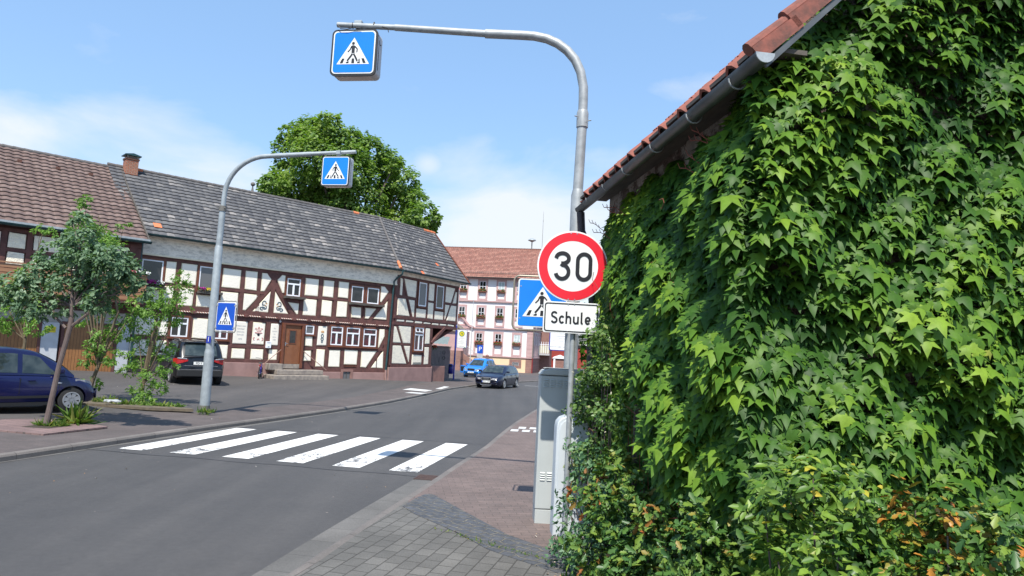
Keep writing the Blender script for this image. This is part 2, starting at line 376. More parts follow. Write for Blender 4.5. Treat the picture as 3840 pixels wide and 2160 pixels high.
def tilemat(name,cols,tw,th,odd=None,oddn=.996,rough=.8,streak=0,dark=None):
    """roof tiles: one tone per tile from the UV in metres"""
    m,nt,b=newmat(name)
    tc=nt.nodes.new('ShaderNodeTexCoord'); sep=nt.nodes.new('ShaderNodeSeparateXYZ'); nt.links.new(tc.outputs['UV'],sep.inputs[0])
    fu=mathn(nt,'FLOOR',mathn(nt,'DIVIDE',sep.outputs[0],tw)); fv=mathn(nt,'FLOOR',mathn(nt,'DIVIDE',mathn(nt,'ADD',sep.outputs[1],.002),th))
    cb=nt.nodes.new('ShaderNodeCombineXYZ'); nt.links.new(fu,cb.inputs[0]); nt.links.new(fv,cb.inputs[1])
    wn=nt.nodes.new('ShaderNodeTexWhiteNoise'); wn.noise_dimensions='2D'; nt.links.new(cb.outputs[0],wn.inputs['Vector'])
    clump=nt.nodes.new('ShaderNodeTexNoise'); clump.inputs['Scale'].default_value=.9; clump.inputs['Detail'].default_value=3; nt.links.new(tc.outputs['UV'],clump.inputs['Vector'])
    f=mathn(nt,'ADD',mathn(nt,'MULTIPLY',wn.outputs[0],.62),mathn(nt,'MULTIPLY',clump.outputs[0],.45))
    col=ramp(nt,f,cols)
    st=nt.nodes.new('ShaderNodeTexNoise'); mp=nt.nodes.new('ShaderNodeMapping'); mp.inputs['Scale'].default_value=(22,1.6,1); nt.links.new(tc.outputs['UV'],mp.inputs[0]); nt.links.new(mp.outputs[0],st.inputs['Vector']); st.inputs['Detail'].default_value=4
    col=mixc(nt,1,col,ramp(nt,st.outputs[0],[(.3,(1-streak,)*3),(.7,(1+streak,)*3)]),'MULTIPLY')
    if dark:
        dn=nt.nodes.new('ShaderNodeTexNoise'); mp2=nt.nodes.new('ShaderNodeMapping'); mp2.inputs['Scale'].default_value=(1.4,.25,1); nt.links.new(tc.outputs['UV'],mp2.inputs[0]); nt.links.new(mp2.outputs[0],dn.inputs['Vector']); dn.inputs['Detail'].default_value=8; dn.inputs['Roughness'].default_value=.8
        col=mixc(nt,ramp(nt,dn.outputs[0],[(.47,(0,0,0)),(.62,(.8,.8,.8))]),col,dark)
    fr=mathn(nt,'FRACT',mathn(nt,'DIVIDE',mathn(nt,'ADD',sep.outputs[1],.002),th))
    col=mixc(nt,mathn(nt,'MULTIPLY',mathn(nt,'LESS_THAN',fr,.22),.88),col,tuple(x*.28 for x in cols[0][1]))  # shadow line between courses painted as a dark band along each lower edge
    if odd:
        wn2=nt.nodes.new('ShaderNodeTexWhiteNoise'); wn2.noise_dimensions='3D'; va=nt.nodes.new('ShaderNodeVectorMath'); va.operation='ADD'; va.inputs[1].default_value=(11.3,7.7,3.1); nt.links.new(cb.outputs[0],va.inputs[0]); nt.links.new(va.outputs[0],wn2.inputs['Vector'])
        col=mixc(nt,mathn(nt,'GREATER_THAN',wn2.outputs[0],oddn),col,odd)
    nt.links.new(col,b.inputs['Base Color']); b.inputs['Roughness'].default_value=rough
    bump(nt,b,st.outputs[0],.25,.01)
    return m
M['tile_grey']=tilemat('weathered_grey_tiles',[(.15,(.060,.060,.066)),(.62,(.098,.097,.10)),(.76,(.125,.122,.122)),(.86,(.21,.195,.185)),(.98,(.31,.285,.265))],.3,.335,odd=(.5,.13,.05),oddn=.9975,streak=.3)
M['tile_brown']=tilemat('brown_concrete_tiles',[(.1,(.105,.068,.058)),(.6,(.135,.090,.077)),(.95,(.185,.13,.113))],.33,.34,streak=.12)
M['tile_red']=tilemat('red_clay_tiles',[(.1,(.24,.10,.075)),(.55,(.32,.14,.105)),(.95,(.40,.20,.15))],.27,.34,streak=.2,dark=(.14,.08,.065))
M['tile_ridge']=plain('ridge_tile_grey',(.13,.12,.115),.85,c2=(.08,.075,.075),scale=6)
M['clay']=plain('old_clay_tile',(.30,.095,.065),.85,c2=(.15,.055,.042),scale=7,bumps=.3)
M['claydark2']=plain('weathered_verge_clay',(.27,.085,.06),.85,c2=(.11,.05,.04),scale=9,bumps=.6,bscale=30)
M['claydark']=plain('mossy_clay_tile_face',(.14,.06,.045),.9,c2=(.07,.04,.03),scale=14)
M['orange']=plain('orange_replacement_tile',(.62,.19,.08),.75)
M['zinc']=plain('zinc_gutter',(.13,.14,.145),.45,.3,c2=(.07,.075,.08),scale=3,stretch=(1,1,1))
M['zincbright']=plain('zinc_bright_end',(.42,.45,.46),.4,.3,c2=(.3,.32,.33),scale=14)

def rubble():
    m,nt,b=newmat('rubble_with_old_render'); v=coords(nt)
    vo=nt.nodes.new('ShaderNodeTexVoronoi'); vo.inputs['Scale'].default_value=4.5; nt.links.new(v,vo.inputs['Vector'])
    a=ramp(nt,noise(nt,v,5,6),[(.3,(.07,.045,.038)),(.7,(.15,.105,.085))])
    f=ramp(nt,noise(nt,v,2.2,6,.75),[(.5,(0,0,0)),(.56,(1,1,1))])
    col=mixc(nt,f,a,(.34,.30,.27))
    nt.links.new(col,b.inputs['Base Color']); b.inputs['Roughness'].default_value=.95
    bump(nt,b,mathn(nt,'ADD',vo.outputs[0],noise(nt,v,20,4)),.9,.05); return m
M['rubble']=rubble()

def plank(name,c1,c2,w=.12,rot=(0,0,0),axis=0,chev=False):
    m,nt,b=newmat(name); tc=nt.nodes.new('ShaderNodeTexCoord'); sep=nt.nodes.new('ShaderNodeSeparateXYZ'); nt.links.new(tc.outputs['Object'],sep.inputs[0])
    if chev:
        u=mathn(nt,'ADD',mathn(nt,'ABSOLUTE',sep.outputs[0]),sep.outputs[2])
    else: u=sep.outputs[axis]
    fr=mathn(nt,'FRACT',mathn(nt,'DIVIDE',u,w))
    gap=mathn(nt,'LESS_THAN',fr,.1 if not chev else .16)
    v=coords(nt); col=ramp(nt,noise(nt,v,4,4),[(.3,c2),(.7,c1)])
    col=mixc(nt,gap,col,tuple(x*.35 for x in c2)); nt.links.new(col,b.inputs['Base Color']); b.inputs['Roughness'].default_value=.5
    bump(nt,b,mathn(nt,'SUBTRACT',1,gap),.8,.01); return m
M['garage']=plank('varnished_garage_boards',(.30,.14,.05),(.23,.10,.035),.11)
M['door']=plank('chevron_oak_door',(.26,.10,.04),(.2,.07,.028),.085,chev=True)
M['garage_light']=plain('varnished_balcony_board',(.33,.17,.09),.55,c2=(.25,.12,.06),scale=3,stretch=(.3,1,3))

def leafmat(name,stops,trans=.35,rough=.35,spec=.5,tcol=None):
    m,nt,b=newmat(name)
    at=nt.nodes.new('ShaderNodeAttribute'); at.attribute_name='rnd'
    col=ramp(nt,at.outputs['Fac'],stops)
    v=coords(nt); col=mixc(nt,1,col,ramp(nt,noise(nt,v,25,2),[(.3,(.85,.85,.85)),(.7,(1.12,1.12,1.12))]),'MULTIPLY')
    nt.links.new(col,b.inputs['Base Color']); b.inputs['Roughness'].default_value=rough; b.inputs['Specular IOR Level'].default_value=spec
    tr=nt.nodes.new('ShaderNodeBsdfTranslucent'); nt.links.new(mixc(nt,1,col,tcol or (1.3,1.5,.5),'MULTIPLY'),tr.inputs[0])
    mx=nt.nodes.new('ShaderNodeMixShader'); mx.inputs[0].default_value=trans
    nt.links.new(b.outputs[0],mx.inputs[1]); nt.links.new(tr.outputs[0],mx.inputs[2]); nt.links.new(mx.outputs[0],nt.nodes['Material Output'].inputs[0])
    return m
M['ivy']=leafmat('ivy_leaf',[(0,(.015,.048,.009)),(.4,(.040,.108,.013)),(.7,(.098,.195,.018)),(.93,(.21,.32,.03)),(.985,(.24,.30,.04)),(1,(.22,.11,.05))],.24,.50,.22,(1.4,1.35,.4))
M['clematis']=leafmat('clematis_leaf',[(0,(.05,.12,.025)),(.6,(.10,.19,.04)),(.93,(.18,.26,.06)),(1,(.4,.36,.22))],.25,.45)
M['mahonia']=leafmat('mahonia_leaf',[(0,(.03,.09,.025)),(.5,(.07,.15,.03)),(.8,(.16,.24,.035)),(.92,(.26,.15,.04)),(1,(.40,.08,.03))],.15,.42,.35)
M['mahonia_o']=leafmat('mahonia_leaf_orange_tips',[(0,(.03,.08,.02)),(.4,(.07,.15,.025)),(.66,(.15,.22,.03)),(.76,(.34,.19,.03)),(1,(.44,.14,.03))],.15,.42,.35)
M['euonymus']=leafmat('spindle_leaf',[(0,(.03,.08,.015)),(.5,(.085,.165,.022)),(.8,(.17,.26,.035)),(.90,(.42,.34,.04)),(1,(.6,.36,.02))],.15,.42,.35)
M['rose']=leafmat('rose_leaf_bluegreen',[(0,(.04,.10,.05)),(.7,(.08,.18,.08)),(1,(.16,.24,.10))],.2,.45)
M['linden']=leafmat('linden_leaf',[(0,(.07,.135,.03)),(.5,(.15,.25,.05)),(1,(.28,.36,.085))],.42,.5,.35)
M['whitebeam']=leafmat('whitebeam_leaf',[(0,(.055,.11,.058)),(.5,(.105,.18,.10)),(.85,(.18,.27,.16)),(1,(.36,.44,.33))],.3,.55,.3)
M['ash']=leafmat('sapling_leaf',[(0,(.08,.17,.035)),(.5,(.15,.28,.055)),(1,(.26,.38,.09))],.38,.5,.3)
M['grass']=leafmat('weed_leaf',[(0,(.05,.11,.02)),(.7,(.11,.19,.035)),(1,(.26,.24,.07))],.3,.6,.2)
M['geranium']=leafmat('geranium_leaf',[(0,(.04,.10,.025)),(1,(.10,.19,.04))],.2,.6,.3)
M['conifer']=leafmat('conifer_needles',[(0,(.012,.035,.012)),(1,(.04,.08,.025))],.1,.7,.2)

# ------------------------------------------------------------------ leaves
SH={}
_ov=[(0,0,0),(.24,.28,.05),(.25,.6,.05),(0,1,-.12),(-.25,.6,.05),(-.24,.28,.05)]
SH['oval']=(_ov,[(0,1,2),(0,2,3),(0,3,4),(0,4,5)])
SH['lance']=([(0,0,0),(.17,.4,.05),(0,1,-.12),(-.17,.4,.05)],[(0,1,2),(0,2,3)])
_iv=[(0,.32,.07),(0,0,0),(.20,-.10,-.02),(.50,-.06,-.12),(.34,.20,0),(.74,.56,-.22),(.25,.55,.01),(0,1.12,-.27),(-.25,.55,.01),(-.74,.56,-.22),(-.34,.20,0),(-.50,-.06,-.12),(-.20,-.10,-.02)]
SH['ivy']=(_iv,[(0,i,i+1) for i in range(1,12)]+[(0,12,1)])
_mh=[(0,0,0),(.2,.12,.04),(.16,.3,.03),(.28,.45,.03),(.15,.6,.02),(.2,.8,.0),(0,1.05,-.1),(-.2,.8,0),(-.15,.6,.02),(-.28,.45,.03),(-.16,.3,.03),(-.2,.12,.04)]
SH['holly']=(_mh,[(0,i,i+1) for i in range(1,11)])
def leaves(name,P,N,U,size,shape,mat,rnd,parent=None,rs=None,width=1.0):
    """P positions, N leaf-face normals, U tip directions (numpy arrays)"""
    P=np.asarray(P,float);N=np.asarray(N,float);U=np.asarray(U,float);size=np.asarray(size,float)
    N/=np.linalg.norm(N,axis=1)[:,None]+1e-9
    U=U-N*(U*N).sum(1)[:,None]; U/=np.linalg.norm(U,axis=1)[:,None]+1e-9
    S=np.cross(U,N)
    vs,fs=SH[shape]; vs=np.array(vs,float); n=len(P);k=len(vs)
    V=P[:,None,:]+size[:,None,None]*(vs[None,:,0:1]*width*S[:,None,:]+vs[None,:,1:2]*U[:,None,:]+vs[None,:,2:3]*N[:,None,:])
    F=(np.array(fs)[None,:,:]+(np.arange(n)*k)[:,None,None]).reshape(-1,3)
    me=bpy.data.meshes.new(name); me.vertices.add(n*k); me.vertices.foreach_set('co',V.reshape(-1))
    me.loops.add(F.size); me.loops.foreach_set('vertex_index',F.reshape(-1).astype(np.int32))
    me.polygons.add(len(F)); me.polygons.foreach_set('loop_start',(np.arange(len(F))*3).astype(np.int32)); me.polygons.foreach_set('loop_total',np.full(len(F),3,np.int32))
    me.update(calc_edges=True)
    a=me.attributes.new('rnd','FLOAT','POINT'); a.data.foreach_set('value',np.repeat(np.asarray(rnd,float),k).astype(np.float32))
    me.polygons.foreach_set('use_smooth',np.ones(len(F),bool))
    me.materials.append(mat)
    o=bpy.data.objects.new(name,me); link(o,parent); return o
def rdirs(rs,n):
    d=rs.normal(size=(n,3)); return d/np.linalg.norm(d,axis=1)[:,None]
def crown(name,blobs,per,size,shape,mat,parent,seed,flat=.8,inner=.35,up=.5,droop=.3,clump=0,width=1.):
    rs=np.random.RandomState(seed); PP=[];NN=[];RR=[];SZ=[];UU=[]
    for (x,y,z,r) in blobs:
        n=int(per*r*r); d=rdirs(rs,n); rad=r*(inner+(1-inner)*rs.rand(n)**.5)
        # lumpy surface
        ph=rs.rand(3)*6; lump=1+.22*np.sin(d[:,0]*5+ph[0])*np.sin(d[:,1]*5+ph[1])+.15*np.sin(d[:,2]*7+ph[2])
        p=np.array([x,y,z])+d*(rad*lump)[:,None]*np.array([1,1,flat])
        if clump:
            c=np.array([x,y,z])+rdirs(rs,max(6,n//clump))*r*np.array([1,1,flat])*(.6+.45*rs.rand(max(6,n//clump)))[:,None]
            idx=rs.randint(0,len(c),n); p=c[idx]+rdirs(rs,n)*(rs.rand(n)**.6*r*.26)[:,None]; d=(c[idx]-np.array([x,y,z])); d/=np.linalg.norm(d,axis=1)[:,None]
        PP.append(p); NN.append(d*.6+np.array([0,-.15,up])+rdirs(rs,n)*.75); UU.append(d+rdirs(rs,n)*.9+np.array([0,0,-droop]))
        RR.append(np.clip(rs.rand(n)*.7+.3*rs.rand(),0,1)); SZ.append(size*(.6+.8*rs.rand(n)))
    return leaves(name,np.concatenate(PP),np.concatenate(NN),np.concatenate(UU),np.concatenate(SZ),shape,mat,np.concatenate(RR),parent,width=width)

# ------------------------------------------------------------------ camera, light, sky
f=2553.6; pit=radians(5.125); rol=radians(2.918); H=2.10
fw=Vector((0,cos(pit),sin(pit))); r0=Vector((1,0,0)); u0=r0.cross(fw)
rr=cos(rol)*r0+sin(rol)*u0; uu=-sin(rol)*r0+cos(rol)*u0
cam=bpy.data.cameras.new('camera'); cam.sensor_width=36; cam.lens=f/3840*36; cam.clip_end=3000; cam.clip_start=.05
co=bpy.data.objects.new('camera',cam); COL.objects.link(co)
Mx=Matrix.Identity(4)
for i in range(3): Mx[i][0]=rr[i]; Mx[i][1]=uu[i]; Mx[i][2]=-fw[i]
Mx[2][3]=H; co.matrix_world=Mx; sc.camera=co

Ld=Vector((.09,1,-1.56)).normalized()
sun=bpy.data.lights.new('sun','SUN'); sun.energy=4.25; sun.angle=radians(.6); sun.color=(1,.95,.86)
so=bpy.data.objects.new('sun',sun); COL.objects.link(so); so.rotation_euler=Ld.to_track_quat('-Z','Y').to_euler()
w=bpy.data.worlds.new('World'); sc.world=w; w.use_nodes=True; nt=w.node_tree; bg=nt.nodes['Background']
sky=nt.nodes.new('ShaderNodeTexSky'); sky.sky_type='NISHITA'; sky.sun_disc=False
sd=-Ld; sky.sun_elevation=math.asin(sd.z); sky.sun_rotation=atan2(sd.x,sd.y); sky.altitude=200; sky.air_density=1.1; sky.dust_density=.6; sky.ozone_density=1.6
tc=nt.nodes.new('ShaderNodeTexCoord'); sep=nt.nodes.new('ShaderNodeSeparateXYZ'); nt.links.new(tc.outputs['Generated'],sep.inputs[0])
def cloud_blob(d,inner,outer,stretch=(1,1,1)):
    d=Vector(d).normalized()
    sub=nt.nodes.new('ShaderNodeVectorMath'); sub.operation='SUBTRACT'; nt.links.new(tc.outputs['Generated'],sub.inputs[0]); sub.inputs[1].default_value=d
    mu=nt.nodes.new('ShaderNodeVectorMath'); mu.operation='MULTIPLY'; nt.links.new(sub.outputs[0],mu.inputs[0]); mu.inputs[1].default_value=stretch
    ln=nt.nodes.new('ShaderNodeVectorMath'); ln.operation='LENGTH'; nt.links.new(mu.outputs[0],ln.inputs[0])
    mr=nt.nodes.new('ShaderNodeMapRange'); mr.interpolation_type='SMOOTHSTEP'; nt.links.new(ln.outputs['Value'],mr.inputs[0])
    mr.inputs[1].default_value=inner; mr.inputs[2].default_value=outer; mr.inputs[3].default_value=1; mr.inputs[4].default_value=0
    return mr.outputs[0]
cn=nt.nodes.new('ShaderNodeTexNoise'); mp=nt.nodes.new('ShaderNodeMapping'); mp.inputs['Scale'].default_value=(1,1,2.4); nt.links.new(tc.outputs['Generated'],mp.inputs[0]); nt.links.new(mp.outputs[0],cn.inputs['Vector'])
cn.inputs['Scale'].default_value=4.2; cn.inputs['Detail'].default_value=9; cn.inputs['Roughness'].default_value=.56; cn.inputs['Distortion'].default_value=.25
# haze + cloud amount falls with elevation
hz=nt.nodes.new('ShaderNodeMapRange'); hz.interpolation_type='SMOOTHSTEP'; nt.links.new(sep.outputs[2],hz.inputs[0]); hz.inputs[1].default_value=.02; hz.inputs[2].default_value=.42; hz.inputs[3].default_value=1; hz.inputs[4].default_value=0
amt=mathn(nt,'ADD',mathn(nt,'MULTIPLY',hz.outputs[0],.30),mathn(nt,'MULTIPLY',cn.outputs[0],.96))
CLB=globals().get('CLB',[((-.56,1,.27),.0,.17,(1,1,1.4),.20),((-.76,1,.29),.0,.13,(1,1,1.6),.24),((-.05,1,.19),.0,.22,(1,1,1.8),.24),((.08,1,.13),.05,.30,(.8,1,1.9),.16),((-.42,1,.24),0,.12,(1,1,2),.12),((.28,1,.40),.0,.13,(.7,1,3.4),.22),((.12,1,.30),.0,.10,(.7,1,3),.12)])
for d,i,o_,st,k in CLB:
    if k: amt=mathn(nt,'ADD',amt,mathn(nt,'MULTIPLY',cloud_blob(d,i,o_,st),k))
cm=ramp(nt,amt,[(.60,(0,0,0)),(.80,(.40,.40,.40)),(1.04,(.92,.92,.92))])
# one small puffy cloud beside the tree
puff=cloud_blob((-.134,1,.268),.002,.034,(1,1,1.3))
pm=mathn(nt,'MULTIPLY',puff,mathn(nt,'ADD',.25,cn.outputs[0]))
cm=mathn(nt,'MAXIMUM',cm,mathn(nt,'MULTIPLY',pm,.75))
SKYS=.15
skyc=mixc(nt,1,sky.outputs[0],(1.12,1.10,1.06),'MULTIPLY')
skyc=mixc(nt,1,mixc(nt,.5,skyc,(1.5,2.75,4.9)),(.84,.86,.86),'MULTIPLY'); skyc=mixc(nt,.02,skyc,(3.6,3.8,4.0))
cloudc=(3.7,3.9,4.1)
mxn=mixc(nt,cm,skyc,cloudc); nt.links.new(mxn,bg.inputs[0]); bg.inputs[1].default_value=SKYS
sc.view_settings.view_transform='Standard'; sc.view_settings.look='None'; sc.view_settings.exposure=.74; sc.view_settings.gamma=1
sc.cycles.max_bounces=6; sc.cycles.transparent_max_bounces=4

# ------------------------------------------------------------------ terrain
def lerp(a,b,t): return a+(b-a)*t
def interp(P,y):
    if y<=P[0][1]: 
        a,b=P[0],P[1]
    elif y>=P[-1][1]: a,b=P[-2],P[-1]
    else:
        for a,b in zip(P,P[1:]):
            if a[1]<=y<=b[1]: break
    return lerp(a[0],b[0],(y-a[1])/(b[1]-a[1]))
KL=[(-12.5,-12),(-10.6,0),(-9.0,6),(-7.72,10.4),(-7.33,11.9),(-7.0,13.6),(-6.6,15.6),(-6.05,17.8),(-5.31,21.1),(-4.5,25.6),(-3.75,32),(-3.2,38),(-2.2,43.5),(-1.1,48.5),(.4,52.9),(2.9,60),(7,66),(13,72),(30,84)]
KR=[(-5.0,-12),(-2.9,0),(-1.73,6.17),(-1.53,7.5),(-1.16,9.65),(-.97,10.7),(-.3,14.85),(.05,17.9),(.38,20.5),(1.15,25.7),(2.3,32),(4.2,39),(7,45),(11,50),(20,56),(40,64)]
zr=lambda y:-.012*max(0,min(y,130)-12)
sm=lambda t:(lambda t:t*t*(3-2*t))(max(0,min(1,t)))
def zl(x,y):
    d=interp(KL,y)-x; s=sm(d/5); zk=zr(y)+.1
    zb=.1+.045*max(0,min(-x-11,14)); zb=lerp(zb,zr(y)+.15,sm((y-40)/10))
    return lerp(zk,zb,s)
def sheet(name,ys,xa,xb,zf,mat,nc=6,skirt=0):
    m=MB(); vs=[];fs=[]
    for y in ys:
        a,b=xa(y),xb(y)
        for k in range(nc+1):
            x=lerp(a,b,k/nc); vs.append((x,y,zf(x,y)))
    n=nc+1
    for i in range(len(ys)-1):
        for k in range(nc): fs.append((i*n+k,i*n+k+1,(i+1)*n+k+1,(i+1)*n+k))
    m.add(vs,fs); o=m.build(name,mat,smooth=True,fix=False); return struct(o)
Y=[-12,-6,0]+[2+i*.8 for i in range(60)]+[50+i*2 for i in range(41)]
gnd=sheet('ground',[-60,-12,0,6,12,20,30,40,50,60,80,100,130,200,500],lambda y:-320,lambda y:320,lambda x,y:zr(y)-.16,M['asphalt_sq'],2)
road=sheet('road',Y,lambda y:interp(KL,y)+.0,lambda y:interp(KR,y)-.02,lambda x,y:zr(y),M['asphalt'],4)
def gl(y): return .12+.14*sm((y-10)/6)-.06*sm((y-17)/4)
sheet('gutter',Y,lambda y:interp(KL,y)+.06,lambda y:interp(KL,y)+gl(y),lambda x,y:zr(y)+.004,M['gutterstone'],1)
sheet('gutter',[-12,-6,0,3,6.2,7,8,9,10,10.84],lambda y:interp(KR,y)-.43,lambda y:interp(KR,y)-.12,lambda x,y:zr(y)+.004,M['gutterstone'],1)
def kerbmesh(K,side,h0,h1,wid,ys,name):
    m=MB(); vs=[];fs=[];n=6
    for y in ys:
        x=interp(K,y)
        prof=[(0.0,-.05),(.0,h1*.7),(-.02,h1),(-.05,h1+.012),(-wid,h1+.006),(-wid,-.05)]
        for a,b in prof: vs.append((x+a*side+.06*side*0,y,zr(y)+b))
    for i in range(len(ys)-1):
        for k in range(n-1): fs.append((i*n+k,i*n+k+1,(i+1)*n+k+1,(i+1)*n+k))
    m.add(vs,fs); return struct(m.build(name,M['kerb'],smooth=30))
YK=[-12,-6,0]+[2+i*1.0 for i in range(70)]
kerbmesh([(x+.06,y) for x,y in KL],1,0,.10,.16,YK,'kerb')
kerbmesh([(x-.12,y) for x,y in KR],-1,0,.03,.13,[-12,-6,0]+[2+i*1.0 for i in range(44)],'kerb')
# left side: brick footway, boundary to the asphalt square
BL=[(-11.9,-12),(-11.9,12),(-11.6,13.6),(-10.67,14.63),(-9.6,15.6),(-9.2,17.0),(-8.2,17.75),(-7.6,19.0),(-6.7,21.4),(-5.9,26),(-5.4,32),(-5.1,38),(-4.4,43),(-3.9,48),(-3,56),(0,64),(5,72)]
FL=[(x,y) for x,y in BL]
Yl=[y for y in Y if y<=72]
sheet('pavement',Yl,lambda y:interp(FL,y),lambda y:interp(KL,y)-.09,lambda x,y:zl(x,y)+.008,M['brick_l'],6)
sheet('parking_area',Yl,lambda y:-45,lambda y:interp(FL,y)+.02,lambda x,y:zl(x,y),M['asphalt_sq'],24)
sheet('square',[72+i*2 for i in range(30)],lambda y:-60,lambda y:interp(KL,y),lambda x,y:zr(y)+.12,M['brick_l'],4)
# right footway
sheet('pavement',[y for y in Y if y<60],lambda y:interp(KR,y)+.01,lambda y:interp(KR,y)+14,lambda x,y:zr(y)+.042,M['brick_r'],4)
Yp=[-12,-6,0,2,3,4,5,5.5,6,6.5,7,7.5,8,8.4,8.8,9.2]
def pr(y):
    P=[(3.5,-12),(3.5,3.5),(.95,6.2),(-.12,7.19),(-.48,7.77),(-1.04,8.48),(-1.22,8.85),(-1.25,9.2)]
    return interp(P,y)
sheet('pavement',Yp,lambda y:interp(KR,y)+.012,lambda y:max(interp(KR,y)+.02,pr(y)),lambda x,y:zr(y)+.048,M['paver'],6)
# dark sett strip
m=MB(); top=[(-1.24,8.83),(-1.15,9.3),(-1.05,9.6),(-.95,9.62),(-.85,9.45),(-.25,8.37),(.08,7.78),(.68,7.1),(1.6,6.3),(2.6,5.5)]
bot=[(-1.22,8.8),(-1.04,8.48),(-.76,8.12),(-.48,7.77),(-.12,7.19),(.06,7.01),(.5,6.6),(1.2,5.9),(2.2,5.0)]
m.prism(top+bot[::-1][:-1],.054,.03,axis='z'); struct(m.build('cobble_strip',M['cobble']))
# tree patch
m=MB(); m.prism([(-10.4,13.05),(-8.38,12.62),(-8.02,14.0),(-8.75,14.35),(-9.6,14.6),(-10.3,14.3)],.132,.1,axis='z'); struct(m.build('tree_surround',M['brick_tree']))
m=MB(); m.prism([(-9.3,13.35),(-8.75,13.3),(-8.65,13.85),(-9.2,13.95)],.137,.1,axis='z'); struct(m.build('soil',plain('dark_soil',(.05,.038,.025),.95,c2=(.03,.022,.015),scale=20,bumps=.8)))
m=MB(); m.prism([(-11.3,18.75),(-11.6,18.2),(-10.9,17.75),(-9,17.45),(-7.95,17.6),(-8.1,17.8),(-9.1,18.1),(-10.2,18.9)],.165,.1,axis='z'); struct(m.build('soil',plain('dry_soil',(.14,.11,.075),.95,c2=(.07,.06,.045),scale=6,bumps=.8)))

# crossing stripes
b=Vector((.1555,.9878,0)); a=Vector((.9878,-.1555,0)); o0=Vector((-6.82,12.28,0))
corners=[]
for i in range(6):
    m=MB(); vs=[];uv=[];n=8; L=3.85
    for k in range(n+1):
        for j in (0,1):
            p=o0+a*(i*1.0+j*.49)+b*(L*k/n); vs.append((p.x,p.y,zr(p.y)+.004)); uv.append((j*.49+i*3.3,k/n))
    m.add(vs,[(2*k,2*k+1,2*k+3,2*k+2) for k in range(n)],uv); struct(m.build('crossing_stripe',M['zebra'],fix=False))
# dark sealed joint lines at the crossing edges
for off in (-.32,4.05):
    m=MB(); rs=random.Random(3); vs=[];n=40
    for k in range(n+1):
        p=o0+a*(-.4+6.35*k/n)+b*(off+.03*sin(k*.6)); 
        for w_ in (-.012,.012): q=p+b*w_; vs.append((q.x,q.y,zr(q.y)+.0045))
    m.add(vs,[(2*k,2*k+1,2*k+3,2*k+2) for k in range(n)]); struct(m.build('joint_line',plain('bitumen_joint',(.045,.045,.05),.6),fix=False))
# other road paint
mp_=plain('white_road_paint',(.6,.6,.58),.7,c2=(.45,.45,.44),scale=8)
for x0,x1,y0 in ((-.9,-.3,48.3),(.25,.85,48.45),(1.25,2.35,48.75),(2.9,4.0,49.1)):
    m=MB(); m.quad((x0,y0,zr(y0)+.004),(x1,y0+.05,zr(y0)+.004),(x1,y0+.3,zr(y0+.3)+.004),(x0,y0+.25,zr(y0+.25)+.004)); struct(m.build('road_marking',mp_,fix=False))
k=0
for r_ in range(2):
    for c_ in range(3):
        x0=.14+.3*c_+(.15 if r_ else 0)+r_*.07; y0=18.0+r_*.75
        m=MB(); m.quad((x0,y0,zr(y0)+.047),(x0+.2,y0,zr(y0)+.047),(x0+.24,y0+.45,zr(y0)+.047),(x0+.04,y0+.45,zr(y0)+.047)); struct(m.build('tactile_paving',mp_,fix=False))
for (x0,x1,y0,y1) in ((-5.0,-3.9,33.0,34.4),(-4.6,-3.85,31.0,31.8),(-3.75,-3.45,36,39)):
    m=MB(); m.quad((x0,y0,zl(x0,y0)+.015),(x1,y0,zl(x1,y0)+.015),(x1+.2,y1,zl(x1,y1)+.015),(x0+.2,y1,zl(x0,y1)+.015)); struct(m.build('tactile_paving',mp_,fix=False))
# storm drain
dr=thing('storm_drain','rusty iron storm drain grate in the right gutter just before the crossing','drain',(-1.19,11.03,.0),radians(-8))
m=MB(); m.box(-.17,.17,-.2,.2,-.02,.006); m.build('drain_well',M['interior'],dr)
m=MB()
for i in range(8): m.box(-.16,.16,-.19+i*.05,-.165+i*.05,.006,.014)
m.box(-.17,-.15,-.2,.2,.006,.016);m.box(.15,.17,-.2,.2,.006,.016); m.build('grate',M['rust'],dr)
exec_parts=[]

